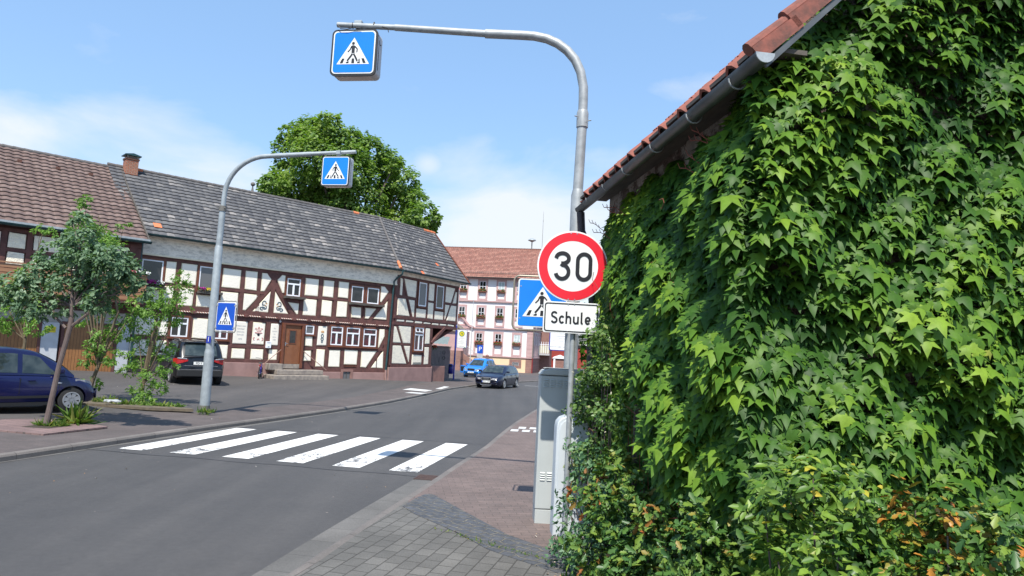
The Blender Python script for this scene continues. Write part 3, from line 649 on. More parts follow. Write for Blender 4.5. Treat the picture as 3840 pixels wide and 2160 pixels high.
# ------------------------------------------------------------------ crossing signs and poles
def pictogram(parent,w,h,y,mirror=False,zc=0,scale=1):
    """white triangle with the walking figure; w,h = size of the blue field"""
    t=MB(); t.prism([(0,.36*h+zc),(-.41*w,-.30*h+zc),(.41*w,-.30*h+zc)],y,y+.002); t.build('triangle',M['white'],parent)
    s=-1 if mirror else 1
    X=lambda u:(u-.5)*w*s; Z=lambda v:(v-.5)*h+zc
    m=MB(); y0=y-.0025;y1=y-.0003
    m.disc((X(.485),Z(.715)),.036*h,y0,y1,20)
    m.prism([(X(u),Z(v)) for u,v in ((.425,.64),(.46,.665),(.515,.665),(.55,.635),(.53,.59),(.528,.475),(.452,.475),(.45,.59))],y0,y1)
    m.stroke([(X(.44),Z(.635)),(X(.415),Z(.565)),(X(.355),Z(.50))],.028*w,y0,y1)
    m.stroke([(X(.54),Z(.635)),(X(.59),Z(.575)),(X(.585),Z(.49))],.028*w,y0,y1)
    m.stroke([(X(.478),Z(.458)),(X(.42),Z(.37)),(X(.355),Z(.285))],.042*w,y0,y1)
    m.stroke([(X(.508),Z(.458)),(X(.56),Z(.37)),(X(.61),Z(.275))],.042*w,y0,y1)
    for c in (.235,.37,.50,.635,.765):
        k=(c-.5)*.28
        if c==.37: m.prism([(X(u),Z(v)) for u,v in ((c-.035+k*.3,.225),(c+.035+k*.3,.225),(c+.03,.27),(c-.03,.262))],y0,y1)
        elif c==.635: m.prism([(X(u),Z(v)) for u,v in ((c-.035+k*.3,.225),(c+.035+k*.3,.225),(c+.03,.335),(c+.012,.335),(c-.02,.25))],y0,y1)
        else: m.prism([(X(u),Z(v)) for u,v in ((c-.036+k*.35,.225),(c+.036+k*.35,.225),(c+.03-k*.3,.34),(c-.03-k*.3,.34))],y0,y1)
    m.build('walking_figure',M['black'],parent)
    # shoes with white outline
    q=MB()
    for u,sg in ((.335,-1),(.625,1)):
        q.stroke([(X(u+.02*sg),Z(.30)),(X(u-.028*sg*0-.01*sg),Z(.262)),(X(u+.035*sg),Z(.262))],.012*w,y0-.0006,y1-.001)
    q.build('shoe_outline',M['white'],parent)

def light_box(label,loc,rz,w,h,d,mirror,clampx=0,group='illuminated crossing signs over the road'):
    t=thing('illuminated_sign',label,'crossing sign',loc,rz,group)      # origin at box centre
    m=MB(); m.prism(rrect(w,h,.07),-d/2+.02,d/2-.02); m.build('housing',M['boxgrey'],t,smooth=35,bevel=.006)
    m=MB(); m.prism(rrect(w+.02,h+.02,.075),-d/2-.002,-d/2+.02); m.build('rubber_seal',M['rim_dark'],t)
    m=MB(); m.prism(rrect(w-.01,h-.01,.065),d/2-.022,d/2); m.build('back_panel',M['white'],t)
    m=MB(); m.prism(rrect(w-.035,h-.035,.055),-d/2-.008,-d/2); m.build('white_border',M['white'],t)
    bf=MB(); bf.prism(rrect(w-.07,h-.07,.045),-d/2-.011,-d/2-.0075); bfo=bf.build('blue_field',M['blue'],t)
    pictogram(t,w-.07,h-.07,-d/2-.014,mirror)
    m=MB(); m.box(-w/2+.07,w/2-.09,-d/2+.05,d/2-.04,-h/2-.006,-h/2+.01); m.build('lamp_lens',M['boxlens'],t,bevel=.004)
    m=MB(); m.box(clampx-.035,clampx+.035,-.03,.03,h/2,h/2+.13); m.box(clampx-.055,clampx+.055,-.06,.06,h/2+.08,h/2+.085+.09); m.build('bracket',M['galv2'],t,bevel=.006)
    m=MB(); m.box(w/2-.002,w/2+.004,-.03,-.02,-h/2+.1,h/2-.12); m.tube([(w/2,.03,h*.25),(w/2+.012,.03,h*.25)],.008,8); m.build('door_seam',M['rim_dark'],t)
    return t
def arm_pole(label,base,path,mat,steps,group):
    t=thing('lamp_pole',label,'pole',base,0,group)
    m=MB(); P=[];R=[]
    for z,r in steps: P.append((0,0,z-base[2])); R.append(r)
    m.tube(P,R,20); m.build('shaft',mat,t,smooth=40)
    return t
# far-left pole
bL=(-7.72,17.7,.1)
tl=thing('mast','tall galvanised mast with left sign arm reaching over the road by the parking square','mast',bL,0,'galvanised masts carrying lit crossing signs')
m=MB(); m.tube([(0,0,-.1),(0,0,1.48),(0,0,1.52),(0,0,1.6)],[.123,.121,.118,.103],20); m.build('base_section',M['galv2'],tl,smooth=40)
m=MB(); m.tube([(0,0,-.05),(0,0,.17)],[.128,.127],20); m.build('bitumen_collar',M['galvdark'],tl,smooth=40)
m=MB(); m.tube([(0,0,1.55),(0,0,4.25),(0,0,4.3)],[.101,.098,.083],20); m.build('middle_section',M['galv2'],tl,smooth=40)
arcL=[(.0,0,4.28),(.01,0,5.3)]; 
m=MB(); m.tube([(0,0,4.27),(.01,0,5.28)],[.080,.078],18); m.build('upper_section',M['galv2'],tl,smooth=40)
m=MB(); m.tube([(.01,0,5.22),(.01,0,5.36)],.094,18); 
for s in (-1,1): m.tube([(.01+s*.07,-.07,5.3),(.01+s*.12,-.1,5.3)],.012,6)
m.build('clamp_collar',M['galvdark'],tl,smooth=40)
R_=1.12; cx=.02+R_; cz=6.62-R_+.0+.12-.1
pts=[(.015,0,5.3)]+[(cx+R_*cos(radians(q)),-.0-(1-cos(radians(180-q)))*0,5.62+R_*sin(radians(q))) for q in range(180,84,-8)]
ex=3.46; pts+= [(lerp(pts[-1][0],ex,k/4),0,lerp(pts[-1][2],6.93,k/4)) for k in (1,2)]
sl=len(pts)
m=MB(); m.tube([(p[0],-.07*max(0,p[0]),p[2]) for p in pts],.062,14); m.build('curved_arm',M['galv2'],tl,smooth=50)
p=pts[-1]; m=MB(); m.tube([(p[0]-.1,-.07*p[0],p[2]-.005),(ex,-.07*ex,6.93)],[.053,.05],12); m.build('arm_end',M['galv2'],tl,smooth=50)
light_box('smaller looking lit crossing sign hanging in front of the big green tree',(-4.70,17.44,6.46),radians(-11),.76,.78,.25,True,.0)
# square sign on left mast
t=thing('crossing_sign','deep blue pedestrian crossing sign bolted beside the left mast below its arm','traffic sign',(-7.32,17.55,2.56),radians(-22),'blue pedestrian crossing signs')
m=MB(); fr=rrect(.68,.80,.07); m.tube([(x,.02,z) for x,z in fr+[fr[0]]],.014,8,cap=False); m.build('tube_frame',M['signgrey'],t,smooth=60)
m=MB(); m.prism(rrect(.62,.74,.05),-.002,.006); m.build('panel',M['white'],t)
m=MB(); m.prism(rrect(.585,.70,.035),-.006,-.0025); m.build('blue_field',M['blue_deep'],t)
pictogram(t,.56,.70,-.009,True)
m=MB(); [m.box(-.46,-.30,-.01,.03,z-.02,z+.02) for z in (-.29,.29)]; [m.box(s*.30-.03,s*.30+.03,-.012,.0,z-.02,z+.02) for s in (-1,1) for z in (-.29,.29)]; m.each('clamp',M['galv'],t)
t=thing('number_sticker','small blue sticker with a white number one on the left mast','sticker',(-7.72,17.59,1.95),radians(-20))
m=MB(); m.box(-.07,.07,-.006,.0,-.09,.09); m.build('label_plate',M['poleblue'],t); text('numeral','1',M['white'],t,(0,-.008,0),.17)

# near arch mast
bN=(.80,8.8,.03)
tn=thing('mast','galvanised arch mast on the right footway rising behind the round speed sign','mast',bN,0,'galvanised masts carrying lit crossing signs')
m=MB(); m.tube([(0,0,-.03),(0,0,1.4),(0,0,1.44)],[.115,.112,.092],20); m.build('base_section',M['galv'],tn,smooth=40)
m=MB(); m.tube([(0,0,1.42),(0,0,4.12),(0,0,4.2)],[.088,.086,.068],20); m.build('middle_section',M['galv'],tn,smooth=40)
m=MB(); m.tube([(0,0,4.18),(.02,0,5.15)],[.067,.065],20); m.build('upper_section',M['galv'],tn,smooth=40)
m=MB(); m.tube([(.02,0,5.04),(.02,0,5.23),(.02,0,5.27)],[.078,.079,.068],18)
for s,dz in ((-1,.05),(1,.0),(-.3,.1),(.4,-.02)): m.tube([(.02+s*.07,-.05,5.12+dz),(.02+s*.11,-.07,5.12+dz)],.008,6)
m.build('clamp_collar',M['galv'],tn,smooth=40)
ap=[(.02,5.2),(.02,5.45),(.015,5.62),(-.03,5.83),(-.11,6.0),(-.22,6.13),(-.35,6.23),(-.5,6.30),(-.67,6.34),(-.85,6.355),(-1.34,6.385)]
m=MB(); m.tube([(x,-.16*min(0,x)*.9,z-.03) for x,z in ap],.062,16); m.build('curved_arm',M['galv'],tn,smooth=50)
def ax(x): return (x,-.16*min(0,x)*.9)
m=MB(); m.tube([(*ax(-1.32),6.355),(*ax(-2.62),6.465)],[.05,.046],14); m.build('arm_middle',M['galv'],tn,smooth=50)
m=MB(); m.tube([(*ax(-2.60),6.465),(*ax(-3.46),6.52)],[.04,.038],14); m.build('arm_end',M['galv'],tn,smooth=50)
m=MB()
for x in (-3.24,-2.93): m.tube([(x,ax(x)[1],6.505-.0),(x+.012,ax(x)[1],6.505)],.044,14)
cab=[(-3.45,6.5),(-3.4,6.44),(-3.3,6.43),(-3.2,6.45),(-3.1,6.44)]; m.tube([(x,ax(x)[1]-.05,z) for x,z in cab],.006,6)
m.tube([(-2.8,.36,6.46),(-2.72,.35,6.44),(-2.7,.35,6.38)],.006,6); m.build('cable_tie',M['rim_dark'],tn)
light_box('largest lit crossing sign box hanging from the arch mast against open sky',(-2.37,9.36,6.135),radians(-9),.655,.655,.23,False,.0)
# crossing sign behind the speed sign
t=thing('crossing_sign','bright blue pedestrian crossing sign half hidden behind the round speed sign','traffic sign',(.395,8.66,2.70),radians(-3),'blue pedestrian crossing signs')
m=MB(); fr=rrect(.70,.69,.07); m.tube([(x-.02,.03,z) for x,z in fr+[fr[0]]],.013,8,cap=False); m.build('tube_frame',plain('bronze_frame',(.32,.28,.22),.4,.4),t,smooth=60)
m=MB(); m.prism(rrect(.63,.615,.035),-.002,.006); m.build('panel',M['white'],t)
m=MB(); m.prism(rrect(.60,.585,.025),-.006,-.0025); m.build('blue_field',M['blue'],t)
pictogram(t,.60,.585,-.009,False,0)
m=MB(); [m.tube([(-.28,-.009,z),(-.28,-.0,z)],.009,8) for z in (-.2,.21)]; m.box(.2,.45,.0,.05,.1,.14); m.each('clamp',M['galv'],t)

# sign post with speed limit and plate
t=thing('sign_post','thin galvanised sign post in front of the grey cabinets, holding the speed sign','post',(.705,7.62,.03))
m=MB(); m.tube([(0,0,-.05),(0,0,3.36)],.030,14); m.build('tube',M['galv'],t,smooth=40)
m=MB(); m.tube([(0,0,-.03),(0,0,.06)],.042,14); m.build('foot_sleeve',M['galvdark'],t,smooth=40)
m=MB(); [m.box(-.05,.05,-.045,.0,z,z+.03) for z in (2.34,2.5,2.75,3.25)]; m.each('clamp',M['galv'],t)
t=thing('speed_limit_sign','round red bordered sign reading 30 on the nearest post','traffic sign',(.665,7.55,3.055),radians(2))
m=MB(); m.disc((0,0),.397,-.004,.012,72); m.build('white_rim',M['white'],t,bevel=.003)
m=MB(); m.ring((0,0),.283,.380,-.008,-.003,72); m.build('red_ring',M['red'],t)
m=MB(); m.disc((0,0),.285,-.007,-.003,72); m.build('white_field',M['white'],t)
zz=.33; W_=.047
m=MB(); x0=-.205; top=arc(x0+.088,.073,.072,.067,158,-82,16); 
top=arc(-.122,.078,.070,.062,165,-75,18)
m.stroke([(p[0],p[1]) for p in [(-.190,.082)]+arc(-.118,.0835,.0705,.0575,178,-88,22)+[(-.132,.026)]],.043,-.013,-.008)
m.stroke([(-.132,.0235)]+arc(-.118,-.068,.0725,.0775,88,-165,22),.0425,-.0132,-.0078); m.build('digit',M['black'],t)
m=MB(); st=[(.052,.06)]+arc(.122,.075,.070,.066,180,0,14)+arc(.122,-.078,.070,.066,360,180,14)+[(.052,.06)]
out=arc(.125,.068,.093,.095,0,180,16)+arc(.125,-.07,.093,.095,180,360,16); inn=arc(.125,.068,.050,.052,0,180,16)+arc(.125,-.07,.050,.052,180,360,16)
n=len(out); vs=[(p[0],-.013,p[1]) for p in out]+[(p[0],-.013,p[1]) for p in inn]+[(p[0],-.008,p[1]) for p in out]+[(p[0],-.008,p[1]) for p in inn]
m.add(vs,[(i,(i+1)%n,n+(i+1)%n,n+i) for i in range(n)]+[(i,2*n+i,2*n+(i+1)%n,(i+1)%n) for i in range(n)]+[(n+i,n+(i+1)%n,3*n+(i+1)%n,3*n+i) for i in range(n)]); m.build('digit',M['black'],t)
m=MB(); [m.tube([(x,-.011,z),(x,-.004,z)],.007,10) for x in (-.035,.035) for z in (.368,-.372)]; m.build('bolt',M['chrome'],t)
t=thing('supplementary_plate','white plate reading Schule under the round speed sign','traffic sign',(.672,7.55,2.478),radians(2))
m=MB(); m.prism(rrect(.625,.345,.025),-.004,.008); m.build('panel',M['white'],t,bevel=.003)
fo=rrect(.598,.318,.030); fi=rrect(.572,.292,.020); n=len(fo); m=MB()
m.add([(p[0],-.0065,p[1]) for p in fo]+[(p[0],-.0065,p[1]) for p in fi],[(i,(i+1)%n,n+(i+1)%n,n+i) for i in range(n)]); m.build('black_border',M['black'],t,fix=False)
y0,y1=-.0085,-.0045; wd=.0195; m=MB()
def S(pts,ox,oz=-.058,k=.122): m.stroke([(ox+x*k,oz+z*k) for x,z in pts],wd,y0+.00005*len(m.v)%.0004,y1)
def letter(name,strokes,ox):
    m=MB(); 
    for i,pts in enumerate(strokes): m.stroke([((ox+.228)*1.14-.222+x*.138,-.066+z*.132) for x,z in pts],wd,y0-.0003*i,y1)
    m.build('letter',M['black'],t)
letter('S',[arc(.24,.73,.20,.205,25,180,10)+arc(.24,.73,.2,.19,185,262,5)+arc(.24,.28,.21,.215,80,0,6)+arc(.24,.28,.21,.215,-5,-158,12)],-.228)
letter('c',[arc(.19,.33,.17,.27,40,320,18)],-.148)
letter('h',[[(.02,0),(.02,1.02)],[(.02,.36)]+arc(.19,.40,.165,.195,165,0,10)+[(.355,.0)]],-.083)
letter('u',[[(.02,.62),(.02,.22)]+arc(.19,.24,.17,.19,185,355,10),[(.36,.63),(.36,.0)]],-.010)
letter('l',[[(.02,1.0),(.02,.16)]+arc(.13,.17,.11,.12,185,275,6)],.065)
letter('e',[arc(.19,.33,.175,.27,-2,318,20),[(.04,.315),(.36,.315)]],.106+.0)
m=MB(); [m.tube([(x,-.009,z),(x,-.003,z)],.006,10) for x in (-.04,.03) for z in (.148,-.148)]; m.build('bolt',M['chrome'],t)

# cabinets
def louvre(parent,x0,z0,nx,nz,y,mat):
    for i in range(nx):
        m=MB()
        for j in range(nz):
            z=z0-j*.027; x=x0+i*.082
            m.prism([(-.0,0),(.0,.016),(-.012,.004)],x,x+.062,axis='x') if 0 else m.add([(x,y,z),(x+.062,y,z),(x+.062,y,z+.017),(x,y,z+.017),(x+.004,y-.012,z+.002),(x+.058,y-.012,z+.002)],[(0,1,5,4),(4,5,2,3),(0,4,3),(1,2,5)])
        m.build('vent_slot',mat,parent)
t=thing('utility_cabinet','tall grey electrical cabinet with rows of vents behind the sign post','cabinet',(.405,8.36,.0),radians(2))
m=MB(); m.box(.0,.74,.0,.34,.21,1.80); m.build('body',M['cab'],t,bevel=.012)
m=MB(); m.box(.004,.736,.005,.335,.03,.203); m.build('base_plinth',M['cab'],t,bevel=.005)
m=MB(); m.prism([(-.01,.345),(-.01,1.808),(.03,1.865),(.10,1.885),(.66,1.885),(.72,1.865),(.75,1.808),(.75,.345)][1:7],-.012,.352); m.build('lid',M['cab'],t,bevel=.012)
m=MB(); m.prism([(.05,1.887),(.69,1.887),(.66,1.893),(.08,1.893)],.0,.34); m.build('lid_top',M['cabtop'],t)
louvre(t,.04,1.745,5,4,0,M['cab']); louvre(t,.045,.63,4,4,0,M['cab'])
m=MB(); m.box(.372,.376,-.002,.0,.23,1.78); m.build('door_seam',M['rim_dark'],t)
t=thing('utility_cabinet','low pale cabinet with a rounded top squeezed between sign post and shrubs','cabinet',(.59,7.84,.0),radians(3))
pf=[(0,.03),(0,1.24),(.012,1.30),(.05,1.345),(.11,1.37),(.24,1.39),(.40,1.40),(.42,1.38),(.42,.03)]
m=MB(); m.prism(pf,.0,.26); m.build('body',M['cab2'],t,smooth=30,bevel=.012,segs=3)
m=MB(); m.prism([(x*.94+.03,z*.985-.01) for x,z in pf[1:-1]]+[(.42,.3),(.03,.3)],-.012,-.002); m.build('door',M['cab2'],t,bevel=.006)
# blue stop pole on right side far
def bus_stop(label,loc,rz,lower=None,side=1):
    t=thing('bus_stop_sign',label,'bus stop',loc,rz,'bus stop poles with white timetable panels')
    m=MB(); m.tube([(0,0,-.1),(0,0,3.58)],.055,12); m.build('pole',M['poleblue'],t,smooth=40)
    fr=rrect(.68,1.26,.05,.42*side,2.75); m=MB(); m.prism(fr,-.02,.02); m.build('panel_edge',M['poleblue'],t,bevel=.004)
    m=MB(); m.prism(rrect(.63,1.21,.04,.42*side,2.75),-.025,-.021); m.build('panel',M['white'],t)
    K=0 if side>0 else -.84; m=MB(); m.disc((.40+K,3.10),.175,-.029,-.026,32); m.build('stop_roundel',M['hyellow'],t); m=MB(); m.ring((.40+K,3.10),.15,.185,-.033,-.0285,32); m.stroke([(.345+K,3.0),(.345+K,3.2)],.028,-.032,-.029); m.stroke([(.455+K,3.0),(.455+K,3.2)],.028,-.0325,-.029); m.stroke([(.345+K,3.1),(.455+K,3.1)],.028,-.033,-.0292); m.build('stop_letter',M['hgreen'],t)
    m=MB()
    for i,(x0,x1) in enumerate(((.30,.55),(.18,.65),(.18,.3),(.35,.6),(.18,.55),(.35,.62),(.18,.5))): z=2.82-i*.07; m.box(x0+K,x1+K,-.027,-.0255,z,z+.012)
    m.build('timetable_lines',M['greytext'],t)
    text('caption',lower or 'Verbindungen',M['greytext'],t,(.42+K,-.027,2.24),.075)
    m=MB(); m.box(.6+K,.7+K,-.028,-.0255,2.14,2.19); m.build('emblem',M['hgreen'],t)
    m=MB(); m.tube([(0,0,3.58),(0,0,3.62)],.06,12); m.build('pole_cap',M['poleblue'],t)
    return t
bus_stop('blue bus stop pole with white H panel standing past the end of the timber house',(-3.92,50,-.28),0).scale=(1.07,1.07,1.07)
bus_stop('blue bus stop pole seen under the Schule plate just above the grey cabinet',(1.93,20.0,.0),0,'Verbindungen schaffen ...',-1)

# ------------------------------------------------------------------ timber house
A1=radians(44); HO=(-16.45,28.87,0.0)
house=thing('timber_house','half timbered house with cream infill, dark red beams and grey tiled roof','house',HO,A1)
d1=Vector((cos(A1),sin(A1),0)); 
# wing local transform (house-local): corner at U=13.71, wing direction 62 deg world
CU=13.71; WA=radians(62-44)
TW=Matrix.Translation((CU,0,0))@Matrix.Rotation(WA,4,'Z')
def R4(m_,u0,u1,z0,z1,front=.0,back=.1): m_.box(u0,u1,-front,back,z0,z1)
# walls
DEP=8.6
w=MB(); w.box(-.02,CU,.02,DEP,-.3,6.1); w.build('wall',M['wood'],house)
# wing wall with chamfered ground corner and jettied upper floor
w=MB(TW); w.box(-.0,6.62,.02,7.0,3.2,6.2); w.box(.0,4.0,.02,7.0,-.4,3.2)
w.prism([(3.95,.02),(5.25,1.1),(5.25,7),(3.95,7)],-.4,3.2,axis='z'); w.build('wall',M['wood'],house)
# plinths
w=MB(); w.box(-.2,7.15,-.05,.03,-.3,.82); w.box(9.0,10.6,-.05,.03,-.3,.445); w.box(11.33,13.42,-.05,.03,-.3,.445); w.build('plinth',M['plinth'],house,bevel=.02)
w=MB(TW); w.box(-.22,4.0,-.09,.03,-.5,.74); w.prism([(4.0,-.09),(5.4,1.05),(5.4,4),(4.0,4)],-.5,.80,axis='z'); w.build('plinth',M['plinth'],house,bevel=.02)
w=MB(TW); w.box(4.0,6.1,.35,1.6,-.6,.80); w.build('plinth_wall',M['sandred'],house,bevel=.02)
# fascia render band
w=MB(); w.box(.0,CU+.02,-.10,.03,5.42,6.18); w.build('render_band',M['fascia'],house)
w=MB(); w.box(.0,CU+.03,-.13,.02,5.36,5.43); w.build('render_band_edge',M['plaster_rim'],house)
w=MB(TW); w.box(.05,6.75,-.05,.03,5.98,6.25); w.build('render_band',M['fascia'],house)

def infill(polys,name,mat,T=None,puff=.02,rim=True,parent=house,inset=.045,jit=.016):
    """raised plaster fields; each polygon is a low pillow with an edge"""
    em=M['plaster_rim'] if mat is M['plaster'] else mat
    for P in polys:
        m=MB(T); n=len(P)
        ar=sum(P[i][0]*P[(i+1)%n][1]-P[(i+1)%n][0]*P[i][1] for i in range(n))
        if ar<0: P=P[::-1]
        def off(dist):
            Q=[]
            for i in range(n):
                a=Vector(P[i-1]);b_=Vector(P[i]);c=Vector(P[(i+1)%n])
                e1=(b_-a).normalized();e2=(c-b_).normalized(); n1=Vector((-e1.y,e1.x));n2=Vector((-e2.y,e2.x)); k=(n1+n2); k=k/max(.35,k.length_squared/2)
                Q.append(b_+k*dist)
            return Q
        if jit: P=[(q[0]+random.uniform(-jit,jit),q[1]+random.uniform(-jit,jit)) for q in P]
        A=[Vector(q) for q in P];B=off(.012);Cc=off(inset)
        m.add([(q.x,.025,q.y) for q in A]+[(q.x,-puff*.6,q.y) for q in B]+[(q.x,-puff,q.y) for q in Cc],
          [(i,(i+1)%n,n+(i+1)%n,n+i) for i in range(n)]+[(n+i,n+(i+1)%n,2*n+(i+1)%n,2*n+i) for i in range(n)],mi=1)
        m.add([(q.x,-puff,q.y) for q in Cc],[tuple(range(n))]); m.build(name,[mat,em],parent)
RC=lambda a,b,c,d:[(a,c),(b,c),(b,d),(a,d)]
up=[RC(.0,.3,4.4,5.2),RC(1.57,2.01,4.25,5.21),RC(2.2,2.9,4.25,5.21),RC(1.57,2.01,3.3,4.1),RC(2.2,2.85,3.3,4.1),RC(.1,1.4,3.3,3.9),RC(2.98,3.95,3.3,3.86),
 RC(4.06,4.91,4.28,5.2),RC(4.05,4.87,3.35,4.09),RC(5.13,5.73,4.28,5.2),[(5.94,5.18),(6.2,5.18),(6.46,4.92),(6.14,4.28),(5.94,4.28)],[(5.1,4.09),(5.93,4.09),(5.27,3.28),(5.1,3.28)],
 [(6.43,4.33),(5.61,3.27),(6.41,3.27)],[(6.68,4.34),(6.67,3.27),(7.46,3.27)],[(6.7,4.92),(6.96,5.19),(7.15,5.19),(7.15,4.29),(7.03,4.29)],
 RC(8.24,8.99,4.29,5.2),RC(8.21,8.96,3.29,4.12),[(7.36,3.86),(7.98,3.86),(7.98,3.3),(7.87,3.3)],
 RC(9.24,9.87,4.32,5.2),RC(9.21,9.82,3.31,4.14),RC(10.12,10.75,4.35,5.2),RC(10.1,10.72,3.33,4.16),
 [(12.74,5.22),(13.0,5.22),(13.31,4.96),(12.84,4.33),(12.74,4.33)],RC(11.0,11.6,3.34,3.95),[(11.86,3.94),(12.56,3.94),(12.07,3.34),(11.86,3.34)],[(13.26,4.4),(13.24,3.36),(12.38,3.36)],
 RC(.2,1.9,1.9,2.75),RC(.1,1.3,1.0,1.7),RC(1.45,1.9,1.0,1.7),RC(2.93,3.6,1.85,2.78),RC(2.0,2.7,.98,1.62),RC(2.93,3.7,.98,1.62),RC(3.85,4.6,.98,1.62),
 RC(4.77,5.43,.99,1.48),RC(5.69,6.32,.97,1.48),RC(6.58,7.03,.96,1.49),RC(8.46,8.87,1.72,2.23),RC(8.45,8.85,.96,1.5),
 RC(9.12,9.62,.68,1.58),RC(9.83,10.52,.7,1.6),RC(10.75,11.57,.84,1.61),[(11.79,1.61),(12.78,1.61),(12.15,.7),(11.79,.7)],[(13.2,1.63),(13.22,.68),(12.45,.68)],
 [(12.82,2.83),(13.2,2.83),(13.2,2.45),(12.89,1.81),(12.82,1.81)],RC(5.69,6.32,1.69,2.76)]
infill(up,'plaster_infill',M['plaster'])
# smooth panels with writing and ornaments
infill([RC(4.79,5.45,1.71,2.77),RC(6.61,7.02,1.7,2.77),RC(9.13,9.66,1.8,2.79)],'smooth_panel',M['panel'],puff=.018)
# continuous horizontal timbers proud of the wall
m=MB()
for z0,z1 in ((5.21,5.36),(3.08,3.28)): m.box(-.02,CU+.01,-.035,.02,z0,z1)
m.box(-.02,CU,-.012,.02,2.80,3.0)
for u0,u1,z in ((7.18,9.0,4.21),(8.99,10.8,4.23),(4.0,5.1,4.19),(5.1,6.1,4.19)): m.box(u0,u1,-.024,.02,z-.06,z+.06)
for u0,u1,z in ((4.6,7.15,1.58),(8.35,9.1,1.6),(9.7,13.2,1.70)): m.box(u0,u1,-.024,.02,z-.07,z+.07)
m.box(-.02,7.1,-.03,.02,.82,.97);m.box(9.0,13.45,-.03,.02,.45,.66)
m.build('horizontal_beam',M['wood'],house,bevel=.008)
def posts(L,z0,z1,name='post',T=None,fr=.02,par=house):
    for u,w_ in L: m=MB(T); r_=lambda: random.uniform(-.018,.018); zm=(z0+z1)/2; m.prism([(u-w_/2+r_(),z0),(u+w_/2+r_(),z0),(u+w_/2+r_(),zm),(u+w_/2+r_(),z1),(u-w_/2+r_(),z1),(u-w_/2+r_(),zm)],-fr,.02); m.build(name,M['wood'],par,bevel=.006)
posts([(.05,.16),(1.52,.1),(2.1,.17),(2.92,.08),(3.98,.15),(5.02,.2),(5.84,.18),(6.56,.22),(8.12,.2),(9.11,.21),(10.0,.22),(10.8,.1),(11.77,.1),(13.44,.28)],3.28,5.21)
posts([(.05,.16),(1.38,.16),(1.93,.1),(2.82,.16),(3.75,.2),(4.68,.16),(5.57,.22),(6.47,.22),(7.10,.12),(9.02,.18),(9.75,.2),(10.66,.2),(11.68,.18),(12.79,.06),(13.34,.26)],.66,2.80)
# braces
m=MB()
def brace(m,p,q,w_=.2,y=-.016): 
    a=Vector((p[0],0,p[1]));b_=Vector((q[0],0,q[1])); m.beam((p[0],.0,p[1]),(q[0],.0,q[1]),w_ if 0 else .05,w_)
def br(p,q,w_=.2,T=None):
    m=MB(T); dx,dz=q[0]-p[0],q[1]-p[1];l=math.hypot(dx,dz);nx,nz=-dz/l*w_/2,dx/l*w_/2
    m.prism([(p[0]+nx,p[1]+nz),(p[0]-nx,p[1]-nz),(q[0]-nx,q[1]-nz),(q[0]+nx,q[1]+nz)],-.014,.02); m.build('brace',M['wood'],house)
for p,q in (((5.4,3.2),(6.55,4.72)),((6.58,4.72),(7.72,3.2)),((6.30,5.21),(6.5,4.9)),((6.62,4.9),(6.85,5.21)),((12.2,3.28),(13.38,4.85)),((13.1,5.2),(13.4,4.9)),((12.3,.66),(13.3,2.35))): br(p,q)
# candy striped moulding and beam ends
m=MB(); m.box(4.0 if 0 else .0,CU-.25,-.06,.0,2.985,3.075); m.build('moulding',M['wood'],house)
def candy():
    m_,nt_,b_=newmat('red_white_rope_moulding'); tc_=nt_.nodes.new('ShaderNodeTexCoord'); s_=nt_.nodes.new('ShaderNodeSeparateXYZ'); nt_.links.new(tc_.outputs['Object'],s_.inputs[0])
    u=mathn(nt_,'ADD',s_.outputs[0],mathn(nt_,'MULTIPLY',s_.outputs[2],1.0)); fr=mathn(nt_,'FRACT',mathn(nt_,'DIVIDE',u,.115))
    nt_.links.new(mixc(nt_,mathn(nt_,'LESS_THAN',fr,.45),(.2,.035,.03),(.72,.66,.56)),b_.inputs['Base Color']); b_.inputs['Roughness'].default_value=.7; return m_
m=MB(); m.tube([(0.1,-.062,3.03),(CU-.3,-.062,3.03)],.036,8); m.build('rope_moulding',candy(),house,smooth=60)
m=MB()
for i in range(17): u=.45+i*.81; m.box(u-.09,u+.09,-.13,-.0,2.965,3.10)
m.each('beam_end',M['wood'],house,bevel=.012)

